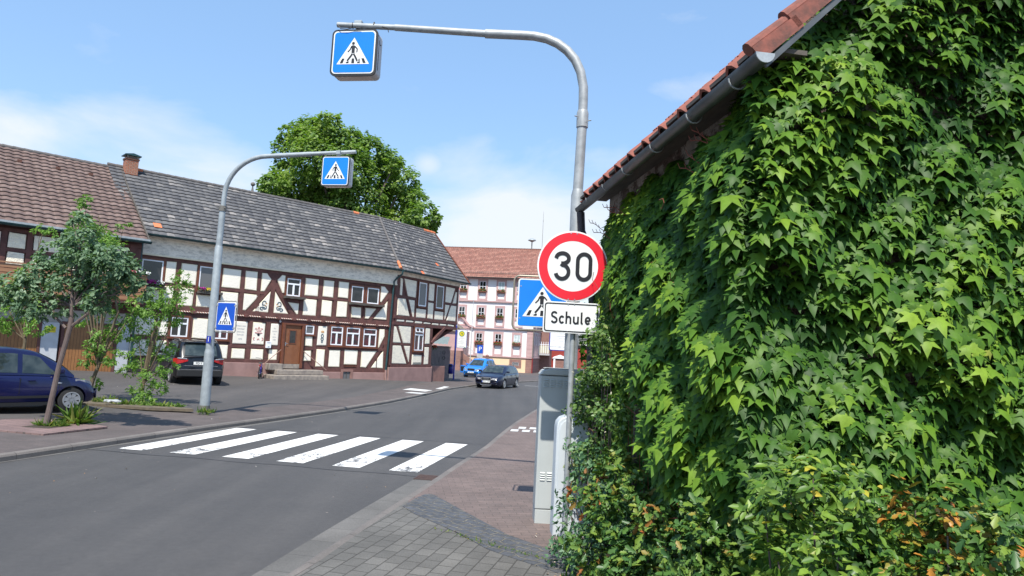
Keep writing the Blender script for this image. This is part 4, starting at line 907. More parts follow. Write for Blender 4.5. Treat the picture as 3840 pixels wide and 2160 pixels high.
# windows
def window(u0,u1,z0,z1,kind='cross',glass='glass',T=None,casing=.085,par=house,fr=.055,caseMat='wood_red',sill=True,open_top=False):
    m=MB(T); c=casing
    if c>0:
        for (a_,b_,e,f_) in ((u0-c,u0,z0-c*.4,z1+c),(u1,u1+c,z0-c*.4,z1+c),(u0,u1,z1,z1+c),(u0,u1,z0-c*.6,z0)): m.box(a_,b_,-.045,.03,e,f_)
        W=m.build('window',M[caseMat],par,bevel=.006)
    else:
        m.box(u0-.02,u1+.02,.0,.03,z0-.02,z1+.02); W=m.build('window',M['whitepaint'],par)
    m=MB(T); y0,y1=-.03,.02
    for (a_,b_,e,f_) in ((u0,u0+fr,z0,z1),(u1-fr,u1,z0,z1),(u0+fr,u1-fr,z1-fr,z1),(u0+fr,u1-fr,z0,z0+fr)): m.box(a_,b_,y0,y1,e,f_)
    h=z1-z0
    if kind in('cross','tcross'): 
        zt=z0+h*(.68); m.box(u0+fr,u1-fr,y0-.006,y1,zt-.035,zt+.04); m.box((u0+u1)/2-.045,(u0+u1)/2+.045,y0-.003,y1,z0+fr,zt-.035)
    if kind=='four': m.box((u0+u1)/2-.025,(u0+u1)/2+.025,y0,y1,z0+fr,z1-fr); zt=z0+h*.45; m.box(u0+fr,u1-fr,y0-.002,y1,zt-.025,zt+.025)
    m.build('frame',M['whitepaint'],W,bevel=.004)
    m=MB(T); m.box(u0+fr*.5,u1-fr*.5,.0,.012,z0+fr*.5,z1-fr*.5); m.build('pane',M[glass],W)
    if sill and c>0:
        m=MB(T); m.box(u0-c-.02,u1+c+.02,-.08,-.0,z0-c*.6-.05,z0-c*.6); m.build('sill',M[caseMat],W,bevel=.005)
    return W
window(.59,1.46,4.1,5.18,'single'); window(3.01,3.9,4.06,5.16,'single','glass_blind')
window(7.25,7.97,4.19,5.07,'cross'); window(10.91,11.65,4.19,5.05,'single'); window(11.9,12.64,4.19,5.05,'single')
window(2.0,2.72,1.9,2.76,'cross'); window(3.82,4.52,1.88,2.76,'cross','glass_red')
window(8.43,8.9,2.33,2.78,'single','glass_blind',casing=.06)
for a_,b_ in ((9.87,10.57),(10.79,11.6),(11.83,12.66)): window(a_,b_,1.84,2.81,'cross','glass_red')
m=MB(); m.box(9.72,12.8,-.10,0,1.735,1.78); m.build('long_sill',M['wood_red'],house,bevel=.006)
# weathered flower boards
for u0,u1,z in ((7.1,8.19,4.11),(10.77,12.92,4.10),(2.95,4.05,3.96),(.45,1.6,3.97)):
    m=MB(); n=10; pts=[(lerp(u0,u1,k/n),z+.06+.018*sin(k*2.1)) for k in range(n+1)]+[(lerp(u1,u0,k/n),z-.06+.015*sin(k*1.7)) for k in range(n+1)]
    m.prism(pts,-.26,-.03); m.build('flower_board',M['wood_old'],house,bevel=.008)
# wing fields
up=[RC(.45,.66,4.85,5.83),[(.8,5.83),(2.0,5.83),(2.0,4.84),(1.2,4.84)],[(.3,4.68),(1.0,4.68),(1.5,3.68),(.3,3.68)],[(1.3,4.68),(1.92,4.68),(1.92,3.68),(1.78,3.68)],
 RC(2.1,3.1,3.68,4.22),RC(3.3,3.88,4.8,5.83),RC(3.3,3.88,3.68,4.68),RC(4.0,5.0,3.68,4.2),[(5.15,5.83),(6.2,5.83),(5.82,4.84),(5.15,4.84)],[(5.15,4.68),(5.68,4.68),(5.25,3.75),(5.15,3.75)],[(6.3,5.6),(6.45,5.6),(6.45,4.84),(6.02,4.84)],[(5.88,4.7),(6.45,4.7),(6.45,3.68),(5.42,3.68)],
 [(.5,3.1),(1.72,3.1),(1.72,2.12),(1.05,2.12)],[(.05,3.05),(.3,3.05),(.85,2.12),(.05,2.12)],[(.05,1.98),(.85,1.98),(1.5,.95),(.05,.95)],[(1.1,1.98),(1.72,1.98),(1.72,1.05),(1.66,1.05)],RC(2.0,2.95,.9,1.48),RC(3.18,3.68,2.14,3.12),RC(3.18,3.66,.92,1.97)]
up+=[RC(.31+.88*i,.31+.88*i+.72,3.34,3.46) for i in range(7)]
infill(up,'plaster_infill',M['plaster_w'],T=TW)
m=MB(TW)
for z0,z1 in ((5.86,6.0),(3.49,3.66),(3.14,3.3)): m.box(0.0,6.66,-.035,.02,z0,z1)
m.box(.0,4.0,-.03,.02,.74,.9); m.box(.0,2.05,-.02,.02,4.7,4.82);m.box(5.05,6.5,-.02,.02,4.7,4.82);m.box(.0,1.85,-.02,.02,2.0,2.1);m.box(3.1,3.8,-.02,.02,2.0,2.1)
m.build('horizontal_beam',M['wood'],house,bevel=.008)
posts([(.12,.24),(2.04,.14),(3.2,.14),(3.95,.14),(5.06,.14),(6.55,.2)],3.6,5.9,T=TW); posts([(-.02,.24),(1.85,.16),(3.1,.14),(3.82,.24)],.85,3.2,T=TW)
posts([(.2+.88*i,.15) for i in range(8)],3.28,3.5,T=TW)
for p,q in (((.62,5.87),(1.75,3.62)),((6.34,5.85),(5.22,3.62)),((.33,3.15),(1.68,.88))): br(p,q,.13,TW)
window(2.25,3.05,4.38,5.8,'single','glass_blind',T=TW,fr=.07); window(4.09,4.9,4.38,5.8,'single',T=TW,fr=.07); window(2.1,3.0,1.73,3.1,'cross','glass_red',T=TW)
m=MB(TW); [m.box(2.1,2.95,-.03,-.018,1.02-i*.035,1.035-i*.035) for i in range(4)]; m.build('air_vent',M['galvdark'],house)
# opened top light of the wing window
m=MB(TW@Matrix.Translation((2.17,-.05,2.82))@Matrix.Rotation(radians(-14),4,'X')); 
for a_,b_,e,f_ in ((0,.76,0,.04),(0,.76,.22,.26),(0,.04,.04,.22),(.72,.76,.04,.22),(.36,.4,.04,.22)): m.box(a_,b_,-.03,0,e,f_)
m.build('open_toplight',M['whitepaint'],house)
# chamfer face
TC=TW@Matrix.Translation((3.95,.02,0))@Matrix.Rotation(atan2(1.08,1.3),4,'Z')
infill([RC(.12,.45,2.14,3.1),RC(.12,.45,.95,1.98),RC(.55,1.15,.95,1.5),RC(1.28,1.6,2.14,3.1),RC(1.28,1.6,.95,1.98)],'plaster_infill',M['plaster_w'],T=TC)
window(.56,1.14,1.75,2.95,'cross',T=TC)
# jetty brackets
m=MB(TW); m.beam((3.85,-.0,2.2),(5.2,-.02,3.2),.16,.18); m.beam((5.3,1.2,2.15),(6.4,.15,3.2),.18,.18); m.beam((5.3,1.9,2.15),(6.5,1.9,3.2),.16,.18); m.build('bracket',M['wood'],house,bevel=.01)
# door, steps, canopy frame
D=MB(); 
for a_,b_,e,f_ in ((7.17,7.30,.6,2.83),(8.19,8.32,.6,2.83),(7.30,8.19,2.73,2.83)): D.box(a_,b_,-.16,.03,e,f_)
dfr=D.build('door_frame',M['wood_red'],house,bevel=.01)
TD=Matrix.Identity(4)
m=MB(); m.box(-.43,.43,-.03,.02,-1.0,.92); do=m.build('door',M['door'],house,loc=(7.745,-.05,1.81),bevel=.004)
m=MB(); 
for a_,b_,e,f_ in ((-.21,-.17,.0,.68),(.14,.18,.0,.68),(-.17,.14,.64,.68),(-.17,.14,.0,.04)): m.box(a_,b_,-.05,-.03,e,f_)
m.build('glass_moulding',M['wood_red'],do); m=MB(); m.box(-.17,.14,-.038,-.031,.04,.64); m.build('pane',M['glass'],do)
m=MB(); m.tube([(-.36,-.03,-.0),(-.36,-.09,-.0),(-.26,-.09,0)],.012,8); m.box(-.38,-.34,-.04,-.03,-.1,.06); m.build('handle',M['chrome'],do)
m=MB(); m.box(7.30,8.19,-.12,.0,.58,.80); m.build('threshold',M['stone'],house,bevel=.01)
m=MB()
m.box(6.75,9.2,-.75,-.02,.30,.54); m.box(6.4,9.3,-1.2,-.02,.0,.30) ; m.box(6.45,7.15,-.5,-.03,.5,.82)
m.build('steps',M['stone'],house,bevel=.03)
for p,q in (((7.2,-.1,1.52),(6.1,-.55,.75)),((8.3,-.1,1.5),(9.5,-.5,.55))):
    m=MB(); m.tube([p,q],.018,8); m.build('hand_rail',M['wood_old'] if 0 else plain('pinkish_iron_rail',(.3,.18,.14),.6),house)
text('house_number','6',M['white'],house,(7.03,-.07,2.9),.22)
m=MB(); m.box(6.38,6.63,-.14,-.03,1.55,1.87); lb=m.build('letterbox',M['whitepaint'],house,bevel=.015); m=MB(); m.box(6.42,6.59,-.145,-.14,1.80,1.82); m.box(6.46,6.55,-.145,-.14,1.6,1.625); m.build('slot',M['plastic'],lb)
# cellar window
m=MB()
for a_,b_,e,f_ in ((10.6,10.74,-.1,.58),(11.18,11.33,-.1,.58),(10.74,11.18,.46,.58),(10.74,11.18,-.1,.08)): m.box(a_,b_,-.07,.03,e,f_)
cw=m.build('cellar_window',M['sandred'],house,bevel=.01); m=MB(); m.box(10.74,11.18,-.01,.03,.08,.46); m.build('pane',M['glass_blind'],cw); m=MB(); m.box(10.95,10.975,-.03,-.01,.08,.46); m.build('mullion',M['wood_old'],cw)
m=MB(); [m.box(10.78,11.5,-.05,-.02,.80-i*.035,.815-i*.035) for i in range(3)]; m.build('air_vent',M['wood_red'],house)
# painted ornaments
def orn(strokes,mat,name='ornament',w_=.03):
    m=MB()
    for i,(pts,ww) in enumerate(strokes): m.stroke(pts,ww,-.030-.0008*i,-.018)
    m.build(name,mat,house)
for c,s in ((6.16,1),(6.93,-1)):
    X=lambda x:c+s*x
    orn([([(X(x),z) for x,z in arc(.0,3.72,.09,.10,-20,190,8)+arc(-.0,3.55,.10,.08,140,90,3)+arc(.02,3.52,.10,.1,40,-90,8)],.045),([(X(x),z) for x,z in arc(-.06,3.45,.13,.07,-90,-330,12)],.05),([(X(x),z) for x,z in arc(-.02,3.46,.05,.03,0,300,8)],.025)],M['slate'])
    orn([([(X(.09),3.72),(X(.15),3.69)],.04),([(X(.03),3.62),(X(.11),3.60)],.03)],M['gold'])
cx=6.0
orn([(arc(cx,2.42,.055,.11,200,-20,8),.014),(arc(cx,2.42,.12,.10,150,390,10),.014),([(cx,2.35),(cx,2.56)],.014),([(cx-.18,2.26),(cx+.18,2.26)],.03),(arc(cx,1.92,.045,.06,0,180,8),.022),(arc(cx-.20,1.97,.04,.06,60,300,8),.02),(arc(cx+.20,1.97,.04,.06,120,-120,8),.02),([(cx-.2,2.44),(cx-.13,2.48)],.02),([(cx+.2,2.44),(cx+.13,2.48)],.02)],M['redpaint'])
orn([(arc(cx,2.17,.035,.035,0,360,10),.055),([(cx-.09,2.2),(cx+.09,2.2)],.02)],M['black'])
cx=9.39
orn([([(cx+.09*cos(q),2.50+.06*sin(q)),(cx+.03*cos(q),2.50+.02*sin(q))],.02) for q in [i*pi/4 for i in range(8)]],M['gold'])
orn([(arc(cx,2.28,.06,.09,0,360,12),.04),(arc(cx,2.12,.07,.06,0,360,12),.035),(arc(cx,1.99,.04,.05,0,360,10),.03)],M['slate'])
for i,tx in enumerate(('Erbaut vom','Schmied','Johannes','Schmidt','1672')): text('inscription',tx,M['greytext'],house,(5.12,-.022,2.55-i*.14-(.06 if i==4 else 0)),.10)
for i,tx in enumerate(('Re-','noviert','im','Jahre','1980')): text('inscription',tx,M['greytext'],house,(6.81,-.022,2.52-i*.14),.085)
# ---------------- roofs
def tiled(name,E0,E1,R0,R1,th,tw,mat,parent,wave=.022,lift=.03,T=None,uoff=0,thick=True):
    """tiles on the quad eave E0-E1, ridge R0-R1: each course is a wavy strip lying on the one below"""
    E0,E1,R0,R1=[Vector(p) for p in (E0,E1,R0,R1)]
    sl=((R0-E0).length+(R1-E1).length)/2; rows=max(1,round(sl/th)); wd=(E1-E0).length; nt_=max(1,round(wd/tw)); seg=6
    nrm=(E1-E0).cross(R0-E0).normalized(); 
    if nrm.z<0: nrm=-nrm
    m=MB(T); cols=nt_*seg
    for r_ in range(rows):
        rowsV=[]
        for (v,h) in ((r_/rows,lift),((r_+1.06)/rows,.0)):
            v_=min(v,1.0); a_=E0.lerp(R0,v_); b_=E1.lerp(R1,v_); row=[]
            for k in range(cols+1):
                u=k/cols; ph=(k%seg)/seg
                wv=wave*(1-abs(2*ph-.9)**1.6) if ph<.9 else wave*.0
                row.append(a_.lerp(b_,u)+nrm*(h+wv+.004))
            rowsV.append((row,v_))
        # front lip
        lip=[p-nrm*(lift+.012) for p in rowsV[0][0]]
        vs=lip+rowsV[0][0]+rowsV[1][0]; n=cols+1
        uvs=[(uoff+u*wd/cols,(r_+.02)*th) for u in range(n)]+[(uoff+u*wd/cols,(r_+.05)*th) for u in range(n)]+[(uoff+u*wd/cols,(r_+.98)*th) for u in range(n)]
        fs=[(k,k+1,n+k+1,n+k) for k in range(cols)]+[(n+k,n+k+1,2*n+k+1,2*n+k) for k in range(cols)]
        m.add(vs,fs,uvs)
    o=m.build(name,mat,parent,fix=False)
    return o
def ridge(p,q,r,mat,parent,n=None,odd=()):
    p=Vector(p);q=Vector(q); n=n or int((q-p).length/.38); m=MB()
    for i in range(n):
        if i in odd: continue
        a_=p.lerp(q,i/n);b_=p.lerp(q,(i+1.08)/n); m.tube([a_,b_],[r,r*.86],10)
    m.each('ridge_tile',mat,parent,smooth=50)
    for i in odd:
        m=MB(); a_=p.lerp(q,i/n);b_=p.lerp(q,(i+1.08)/n); m.tube([a_,b_],[r+.01,r*.9],10); m.build('orange_ridge_tile',M['orange'],parent,smooth=50)
RB=4.5; RZ=9.90
Hinv=(Matrix.Translation(HO)@Matrix.Rotation(A1,4,'Z')).inverted()
P1=Hinv@Vector((-8.58,42.5,9.93)); P1.z=RZ; P2=Hinv@Vector((-5.62,47.0,9.88)); P2.z=RZ-.03
E1w=TW@Vector((7.25,-.42,6.22))
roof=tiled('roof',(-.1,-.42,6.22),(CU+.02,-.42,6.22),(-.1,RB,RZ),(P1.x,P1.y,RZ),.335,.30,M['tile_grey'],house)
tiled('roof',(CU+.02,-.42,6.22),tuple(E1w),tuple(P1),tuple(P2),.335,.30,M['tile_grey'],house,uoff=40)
# back slopes and gable ends (closed volumes under the tiles)
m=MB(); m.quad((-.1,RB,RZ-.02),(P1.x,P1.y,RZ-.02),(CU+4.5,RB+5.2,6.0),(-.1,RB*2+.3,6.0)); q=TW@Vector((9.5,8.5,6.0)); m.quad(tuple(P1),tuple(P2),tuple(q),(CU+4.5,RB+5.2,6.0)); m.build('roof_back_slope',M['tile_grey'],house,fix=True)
m=MB(); e=TW@Vector((6.62,.0,6.1)); m.add([tuple(TW@Vector((6.62,.02,6.15))),(P2.x-.15,P2.y-.1,RZ-.25),tuple(TW@Vector((8.2,8.0,6.1))),tuple(TW@Vector((6.62,.02,3.3))),tuple(TW@Vector((7.4,8.0,-.4)))],[(0,1,2),(3,0,2,4)]); m.build('gable_wall',M['wood'],house)
ridge((-.1,RB,RZ+.02),(P1.x,P1.y,RZ+.02),.11,M['tile_ridge'],house,odd=(2,3,35)); ridge(tuple(P1),tuple(P2),.11,M['tile_ridge'],house,odd=(11,12,13))
ridge((CU+.02,-.40,6.30),tuple(P1+Vector((0,0,.03))),.085,M['tile_ridge'],house,odd=(0,1))
m=MB(); m.beam(tuple(E1w+Vector((0,0,.02))),tuple(P2+Vector((0,0,0))),.07,.16); m.build('verge_board',M['wood_red'],house)
# orange replacement tiles
def otile(u,k,par=house,sz=(.33,.36)):
    m=MB(); z=6.22+(RZ-6.22)*k; y=-.42+(RB+.42)*k; dz=(RZ-6.22);dy=RB+.42;l=math.hypot(dz,dy); a_=Vector((0,dy/l,dz/l)); n_=Vector((0,-dz/l,dy/l)); o_=Vector((u,y,z))+n_*.07
    m.add([o_,o_+Vector((sz[0],0,0)),o_+Vector((sz[0],0,0))+a_*sz[1],o_+a_*sz[1]],[(0,1,2,3)]); m.build('replacement_tile',M['orange'],par,fix=False)
otile(.95,.10)
# gutters and pipes
def gutter(p,q,r,mat,parent,name='gutter'):
    p=Vector(p);q=Vector(q);a_=(q-p).normalized(); s_=a_.cross(Vector((0,0,1))).normalized(); m=MB(); n=10
    vs=[]
    for e in (p,q):
        for rr_ in (r,r*.9):
            for k in range(n+1):
                t_=pi*k/n; vs.append(e+s_*cos(t_)*rr_-Vector((0,0,1))*sin(t_)*rr_)
    N=n+1; fs=[(k,k+1,2*N+k+1,2*N+k) for k in range(n)]+[(N+k,3*N+k,3*N+k+1,N+k+1) for k in range(n)]+[(0,2*N,3*N,N),(n,N+n,3*N+n,2*N+n)]
    fs+= [tuple(range(0,N)),tuple(range(2*N,3*N))][:2]
    m.add(vs,fs); return m.build(name,mat,parent,smooth=50)
gutter((-.1,-.50,6.25),(CU-.05,-.50,6.22),.085,M['gutter_green'],house)
ga=TW@Vector((0,-.50,6.22)); gb=TW@Vector((7.25,-.50,6.25)); gutter(tuple(ga),tuple(gb),.085,M['gutter_green'],house)
m=MB(); m.box(-.0,CU,-.42,-.1,6.14,6.17); m.build('soffit',M['fascia'],house)
m=MB(TW); m.box(-.0,7.2,-.42,-.05,6.14,6.17); m.build('soffit',M['fascia'],house)
m=MB(); m.tube([(13.80,-.48,6.2),(13.80,-.48,6.0),(13.62,-.22,5.75),(13.52,-.12,5.55),(13.45,-.10,3.0),(13.36,-.10,.60)],.052,10); m.build('downpipe',M['gutter_green'],house,smooth=50)
m=MB(); m.tube([(13.36,-.11,.6),(13.37,-.11,.3),(13.42,-.11,-.1)],.062,10); m.build('downpipe_foot',M['plinth'],house,smooth=50)
# flowers on boards
def flowers(name,label,loc,rz,w_,mats,seed,h=.16,group=None,leaf='geranium',box=None,n=None,size=.07):
    rs=np.random.RandomState(seed); t=thing(name,label,'flowers' if box is None else 'flower box',loc,rz,group)
    if box:
        m=MB(); m.box(-w_/2,w_/2,-.1,.1,-.09,.07); m.build('trough',box,t,bevel=.01)
    n=n or int(220*w_); P=np.stack([(rs.rand(n)-.5)*w_,(rs.rand(n)-.5)*.2,rs.rand(n)*h+.04],1)
    leaves('foliage',P,rdirs(rs,n)+np.array([0,-.6,.6]),rdirs(rs,n),size*(.7+.6*rs.rand(n)),'oval',M[leaf],rs.rand(n),t,width=1.5)
    for mt,frac,x0,x1 in mats:
        k=int(n*frac); m=MB()
        for i in range(k):
            p=Vector((x0+(x1-x0)*rs.rand(),-.08+(rs.rand()-.5)*.22,h*.55+rs.rand()*h*.7)); s_=size*.55
            q=[p+Vector((rs.normal(),rs.normal(),rs.normal())).normalized()*s_ for _ in range(4)]
            m.add(q,[(0,1,2),(0,2,3),(0,3,1),(1,2,3)])
        m.build('blossom',M[mt],t)
    return t
def hw(u,y,z): v=Matrix.Translation(HO)@Matrix.Rotation(A1,4,'Z')@Vector((u,y,z)); return tuple(v)
flowers('window_flowers','red and magenta geraniums on the board under the leftmost upper window','',0,1,[],0) if 0 else None
flowers('window_flowers','bright red and magenta flowers on the board under the leftmost upper window',hw(.85,-.18,4.02),A1,1.3,[('flower_red',.5,-.65,-.05),('flower_purple',.25,-.1,.4),('flower_white',.2,.35,.6)],1,.22)
flowers('window_flowers','magenta and yellow flowers on the board just left of the left mast',hw(3.35,-.18,4.0),A1,.8,[('flower_purple',.35,-.35,-.1),('flower_yellow',.4,-.05,.25)],2,.14)

# ------------------------------------------------------------------ left neighbour (brown roof, garages)
OFF=.55; n1=Vector((sin(A1),-cos(A1),0)); BO=Vector(HO)+n1*OFF
barn=thing('garage_building','building with brown tiled roof, timber upper floor and wooden garage doors','house',tuple(BO),A1)
UT=Matrix.Translation((0,-.30,0)); m=MB(); m.box(-12,.30,-.25,9.3,2.95,5.9); m.box(-12,.30,.10,9.3,-.2,2.95); m.build('wall',M['wood'],barn)
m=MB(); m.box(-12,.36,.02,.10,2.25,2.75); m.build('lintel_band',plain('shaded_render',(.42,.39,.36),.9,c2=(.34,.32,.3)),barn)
infill([RC(-6.3+1.45*i*0,-5.6,4.9,5.5)]+[RC(a_,b_,c,d_) for a_,b_ in ((-4.25,-3.7),(-5.9,-4.5),(-3.45,-2.6),(-2.4,-1.5),(-1.3,-.2)) for c,d_ in ((4.93,5.5),(4.2,4.78))],'plaster_infill',M['plaster_w'],parent=barn,T=UT)
m=MB(UT)
for z in (5.6,4.85,4.1): m.box(-12,.3,-.02,.05,z-.07,z+.07)
for u in (-6.1,-4.38,-3.58,-2.5,-1.4,-.05): m.box(u-.09,u+.09,-.03,.05,3.2,5.65)
m.build('timber_frame',M['wood'],barn)
m=MB(UT); m.prism([(.06,5.6),(.22,5.6),(-.9,4.2),(-1.06,4.2)],-.025,.05); m.build('brace',M['wood'],barn)
# balcony
m=MB()
for i in range(6): z=3.30+i*.17; m.box(-12,.42,-.88,-.85,z,z+.145)
for i in range(6): z=3.30+i*.17; m.box(.42,.45,-.88,.05,z,z+.145)
bal=m.build('balcony',M['garage_light'],barn); m=MB(); m.box(-12,.45,-.92,-.8,4.32,4.37); m.build('hand_rail',M['garage_light'],bal); m=MB(); m.box(-12,.42,-.85,.05,3.17,3.25); m.build('deck',M['wood'],bal)
m=MB(); [m.box(u,u+.1,-.85,.05,3.05,3.17) for u in (-5.5,-3.6,-1.7,.1)]; m.each('joist',M['wood'],bal)
flowers('balcony_flowers','white and pink flowers along the wooden balcony rail left of the windows',tuple(BO+d1*.0+n1*.9+Vector((0,0,4.35))),A1,1.1,[('flower_white',.3,.0,.5),('flower_pink',.2,-.5,0)],5,.14)
# garage doors
def gdoor(u0,u1,z0,z1):
    m=MB(); uc=(u0+u1)/2; m.box(u0-uc,u1-uc,-.02,.06,z0,z1); g=m.build('garage_door',M['garage'],barn,loc=(uc,.0,0),bevel=.004)
    m=MB(); m.box(-.01,.01,-.028,-.02,z0,z1); m.build('leaf_gap',M['interior'],g); m=MB(); m.box(.05,.14,-.05,-.02,1.35,1.38); m.build('handle',M['chrome'],g)
    m=MB(); m.box(u0-uc-.1,u0-uc,-.05,.06,z0,z1+.1); m.box(u1-uc,u1-uc+.1,-.05,.06,z0,z1+.1); m.box(u0-uc,u1-uc,-.05,.06,z1,z1+.1); m.build('frame',M['wood'],g)
gdoor(-6.6,-2.95,.2,2.2); gdoor(-2.1,-.32,.3,2.2)
def wdoor(u0,u1,z0,z1,yel=False):
    m=MB(); m.box(u0,u1,-.03,.07,z0,z1); g=m.build('side_door',plain('pale_grey_door',(.5,.52,.56),.5),barn,bevel=.01)
    if yel: m=MB(); m.box(u0+.17,u0+.49,-.045,-.03,1.84,2.07); m.build('yellow_notice',M['hyellow'],g); m=MB(); [m.box(u0+.2,u0+.46,-.048,-.045,1.9+i*.05,1.915+i*.05) for i in range(3)]; m.build('notice_text',M['black'],g)
wdoor(-2.88,-2.27,.3,2.24,True); wdoor(-.2,.26,.28,2.26)
m=MB(); m.tube([(.35,-.12,5.8),(.35,-.12,.5)],.05,8); m.build('downpipe',M['gutter_green'],barn,smooth=50)
# brown roof
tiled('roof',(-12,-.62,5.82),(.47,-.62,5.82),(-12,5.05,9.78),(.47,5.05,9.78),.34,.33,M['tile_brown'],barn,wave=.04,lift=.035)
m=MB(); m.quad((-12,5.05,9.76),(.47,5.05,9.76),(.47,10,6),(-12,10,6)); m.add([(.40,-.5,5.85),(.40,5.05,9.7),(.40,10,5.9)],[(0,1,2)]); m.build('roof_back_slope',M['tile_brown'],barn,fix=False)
ridge((-12,5.05,9.80),(.5,5.05,9.80),.11,M['tile_ridge'],barn)
gutter((-12,-.74,5.82),(.52,-.74,5.80),.10,M['gutter_green'],barn)
m=MB(); m.box(-12,.5,-.68,-.60,5.82,5.90); m.build('eaves_flashing',M['zincbright'],barn)
m=MB(); m.beam((.45,-.62,5.86),(.45,5.05,9.84),.05,.14); m.build('verge_board',M['wood_old'],barn)
for u in (-11,-9.2,-6.9,-5.3,-3.65,-2.25,-.98): 
    m=MB(); k=.80; m.box(u-.08,u+.08,-.62+5.67*k-.10,-.62+5.67*k+.1,5.82+3.96*k+.02,5.82+3.96*k+.13); m.build('vent_tile',M['claydark'],barn)
# chimney
cl=thing('chimney','red brick chimney with dark metal cap at the joint of both roofs','chimney',tuple(Vector(HO)+d1*.82-n1*4.2+Vector((0,0,9.3))),A1)
m=MB(); m.box(-.27,.27,-.27,.27,0,1.02); m.build('brick_stack',M['chimbrick'],cl)
m=MB(); m.box(-.30,.30,-.30,.30,.96,1.04); m.build('crown',M['claydark'],cl); m=MB(); [m.box(x-.03,x+.03,-.27,-.21,1.04,1.16) for x in (-.22,.22)]; m.box(-.2,.2,-.2,.2,1.04,1.15); m.build('vent_opening',M['stone'],cl)
m=MB(); m.prism([(-.36,1.15),(.36,1.15),(.36,1.19),(0,1.27),(-.36,1.19)],-.36,.36); m.build('cap',M['gutter_green'],cl)
fi=thing('spire_finial','small grey ball finial on a cone peeking over the grey ridge','finial',(-19.7,50,10.2))
m=MB(); m.tube([(0,0,0),(0,0,2.0),(0,0,3.05)],[.6,.22,.03],8); m.build('spire_cone',M['galvdark'],fi)
bm_=MB(); bm_.tube([(0,0,3.0+.16-.16*cos(k*pi/8)) for k in range(9)],[.003+.16*sin(k*pi/8) for k in range(9)],12); bm_.build('ball',M['galvdark'],fi,smooth=60)

# ------------------------------------------------------------------ town hall
A3=radians(-9.4); TH=(2.92,85.0,0.0)
hall=thing('town_hall','white three storey building with red tiled roof and old rose window surrounds','building',TH,A3)
m=MB(); m.box(-16,-.02,.02,11,-.95,11.0); m.build('wall',M['wallwhite'],hall)
m=MB(); m.box(-16,-.78,-.03,.02,-.95,1.05); m.build('base_wall',M['wallcream'],hall)
m=MB(); m.box(-.78,.03,-.06,.06,-.95,1.05); m.box(-.02,.03,.06,11,-.95,1.05); m.build('corner_stone',M['sandblock'],hall)
m=MB(); m.box(-.74,.02,-.05,.06,1.2,4.5); 
for i in range(7): m.box(-.76,.04,-.07,.05,1.25+i*.47,1.27+i*.47+.38)
m.build('quoin',M['pink'],hall)
m=MB(); m.box(-16,.12,-.16,.0,1.02,1.18); m.box(.0,.12,-.16,11,1.02,1.18); m.build('cornice',M['pink'],hall,bevel=.02)
m=MB(); m.box(-16,.14,-.18,.0,4.46,4.66); m.box(.0,.14,-.18,11,4.46,4.66); m.build('cornice',M['pink'],hall,bevel=.02)
m=MB(); m.box(-16,.14,-.18,.0,7.86,8.06); m.box(.0,.14,-.18,11,7.86,8.06); m.build('cornice',M['pink'],hall,bevel=.02)
m=MB(); m.box(.0,.02,.1,11,1.18,10.9); m.build('side_wall',plain('shaded_side_render',(.5,.45,.44),.85,c2=(.44,.39,.38)),hall)  # shade on the side face is put into this darker render colour
def hwin(u,z0,z1,pale,side=False,w_=.80,sur=.25,low=None):
    T=None if not side else Matrix.Rotation(pi/2,4,'Z')
    m=MB(T); zb=low; 
    for (a_,b_,e,f_) in ((u-w_/2-sur,u-w_/2,zb,z1+.28),(u+w_/2,u+w_/2+sur,zb,z1+.28),(u-w_/2,u+w_/2,z1,z1+.28),(u-w_/2,u+w_/2,z0-.32,z0),(u-w_/2,u+w_/2,zb,zb+.2)): m.box(a_,b_,-.06,.0,e,f_)
    W=m.build('window',M['pink'],hall)
    m=MB(T); y0,y1=-.04,.03;f_=.05
    for q in ((u-w_/2,u-w_/2+f_,z0,z1),(u+w_/2-f_,u+w_/2,z0,z1),(u-w_/2+f_,u+w_/2-f_,z1-f_,z1),(u-w_/2+f_,u+w_/2-f_,z0,z0+f_),(u-.022,u+.022,z0+f_,z1-f_),(u-w_/2+f_,u-.035,lerp(z0,z1,.45)-.02,lerp(z0,z1,.45)+.02),(u+.035,u+w_/2-f_,lerp(z0,z1,.45)-.02,lerp(z0,z1,.45)+.02)): m.box(q[0],q[1],y0,y1,q[2],q[3])
    m.build('frame',M['whitepaint'],W)
    m=MB(T); m.box(u-w_/2+.03,u+w_/2-.03,-.02,.0,z0+.03,z1-.03); m.build('pane',M['glass_pale' if pale else 'glass'],W)
rows=[(9.3,10.48,8.1,'top'),(6.0,7.17,4.78,'middle'),(2.75,3.9,1.2,'bottom')]
colsU={0:(-9.2,-6.7,-4.3,-1.9),1:(-9.25,-6.74,-4.34,-2.0),2:(-6.83,-4.38,-2.0)}
names=['first','second','third','fourth']
rsx=np.random.RandomState(4)
boxtpl={}
pal={(0,2),(2,2)}
Th=Matrix.Translation(TH)@Matrix.Rotation(A3,4,'Z')
bi=0
for r_,(z0,z1,low,rn) in enumerate(rows):
    for c_,u in enumerate(colsU[r_]):
        hwin(u,z0,z1,(r_,c_) in pal,low=low)
        if r_<2 and c_==3: continue     # hidden behind the near signs
        p=Th@Vector((u,-.22,z0-.12))
        posn=['leftmost','second','third'][c_]
        flowers('flower_box',f'{posn} red geranium box in the {rn} window row of the white hall',tuple(p),A3,1.0,[('flower_red' if bi%2 else 'flower_pink',.22 if r_==2 else .1,-.5,.5)],20+bi,.24,'flower boxes on the white hall',box=M['wood_red'],n=160,size=.13); bi+=1
for v_ in (1.3,3.2,5.2,7.2): 
    for (z0,z1,low,_) in rows[1:]: hwin(v_,z0,z1,False,True,.6,.18,low)
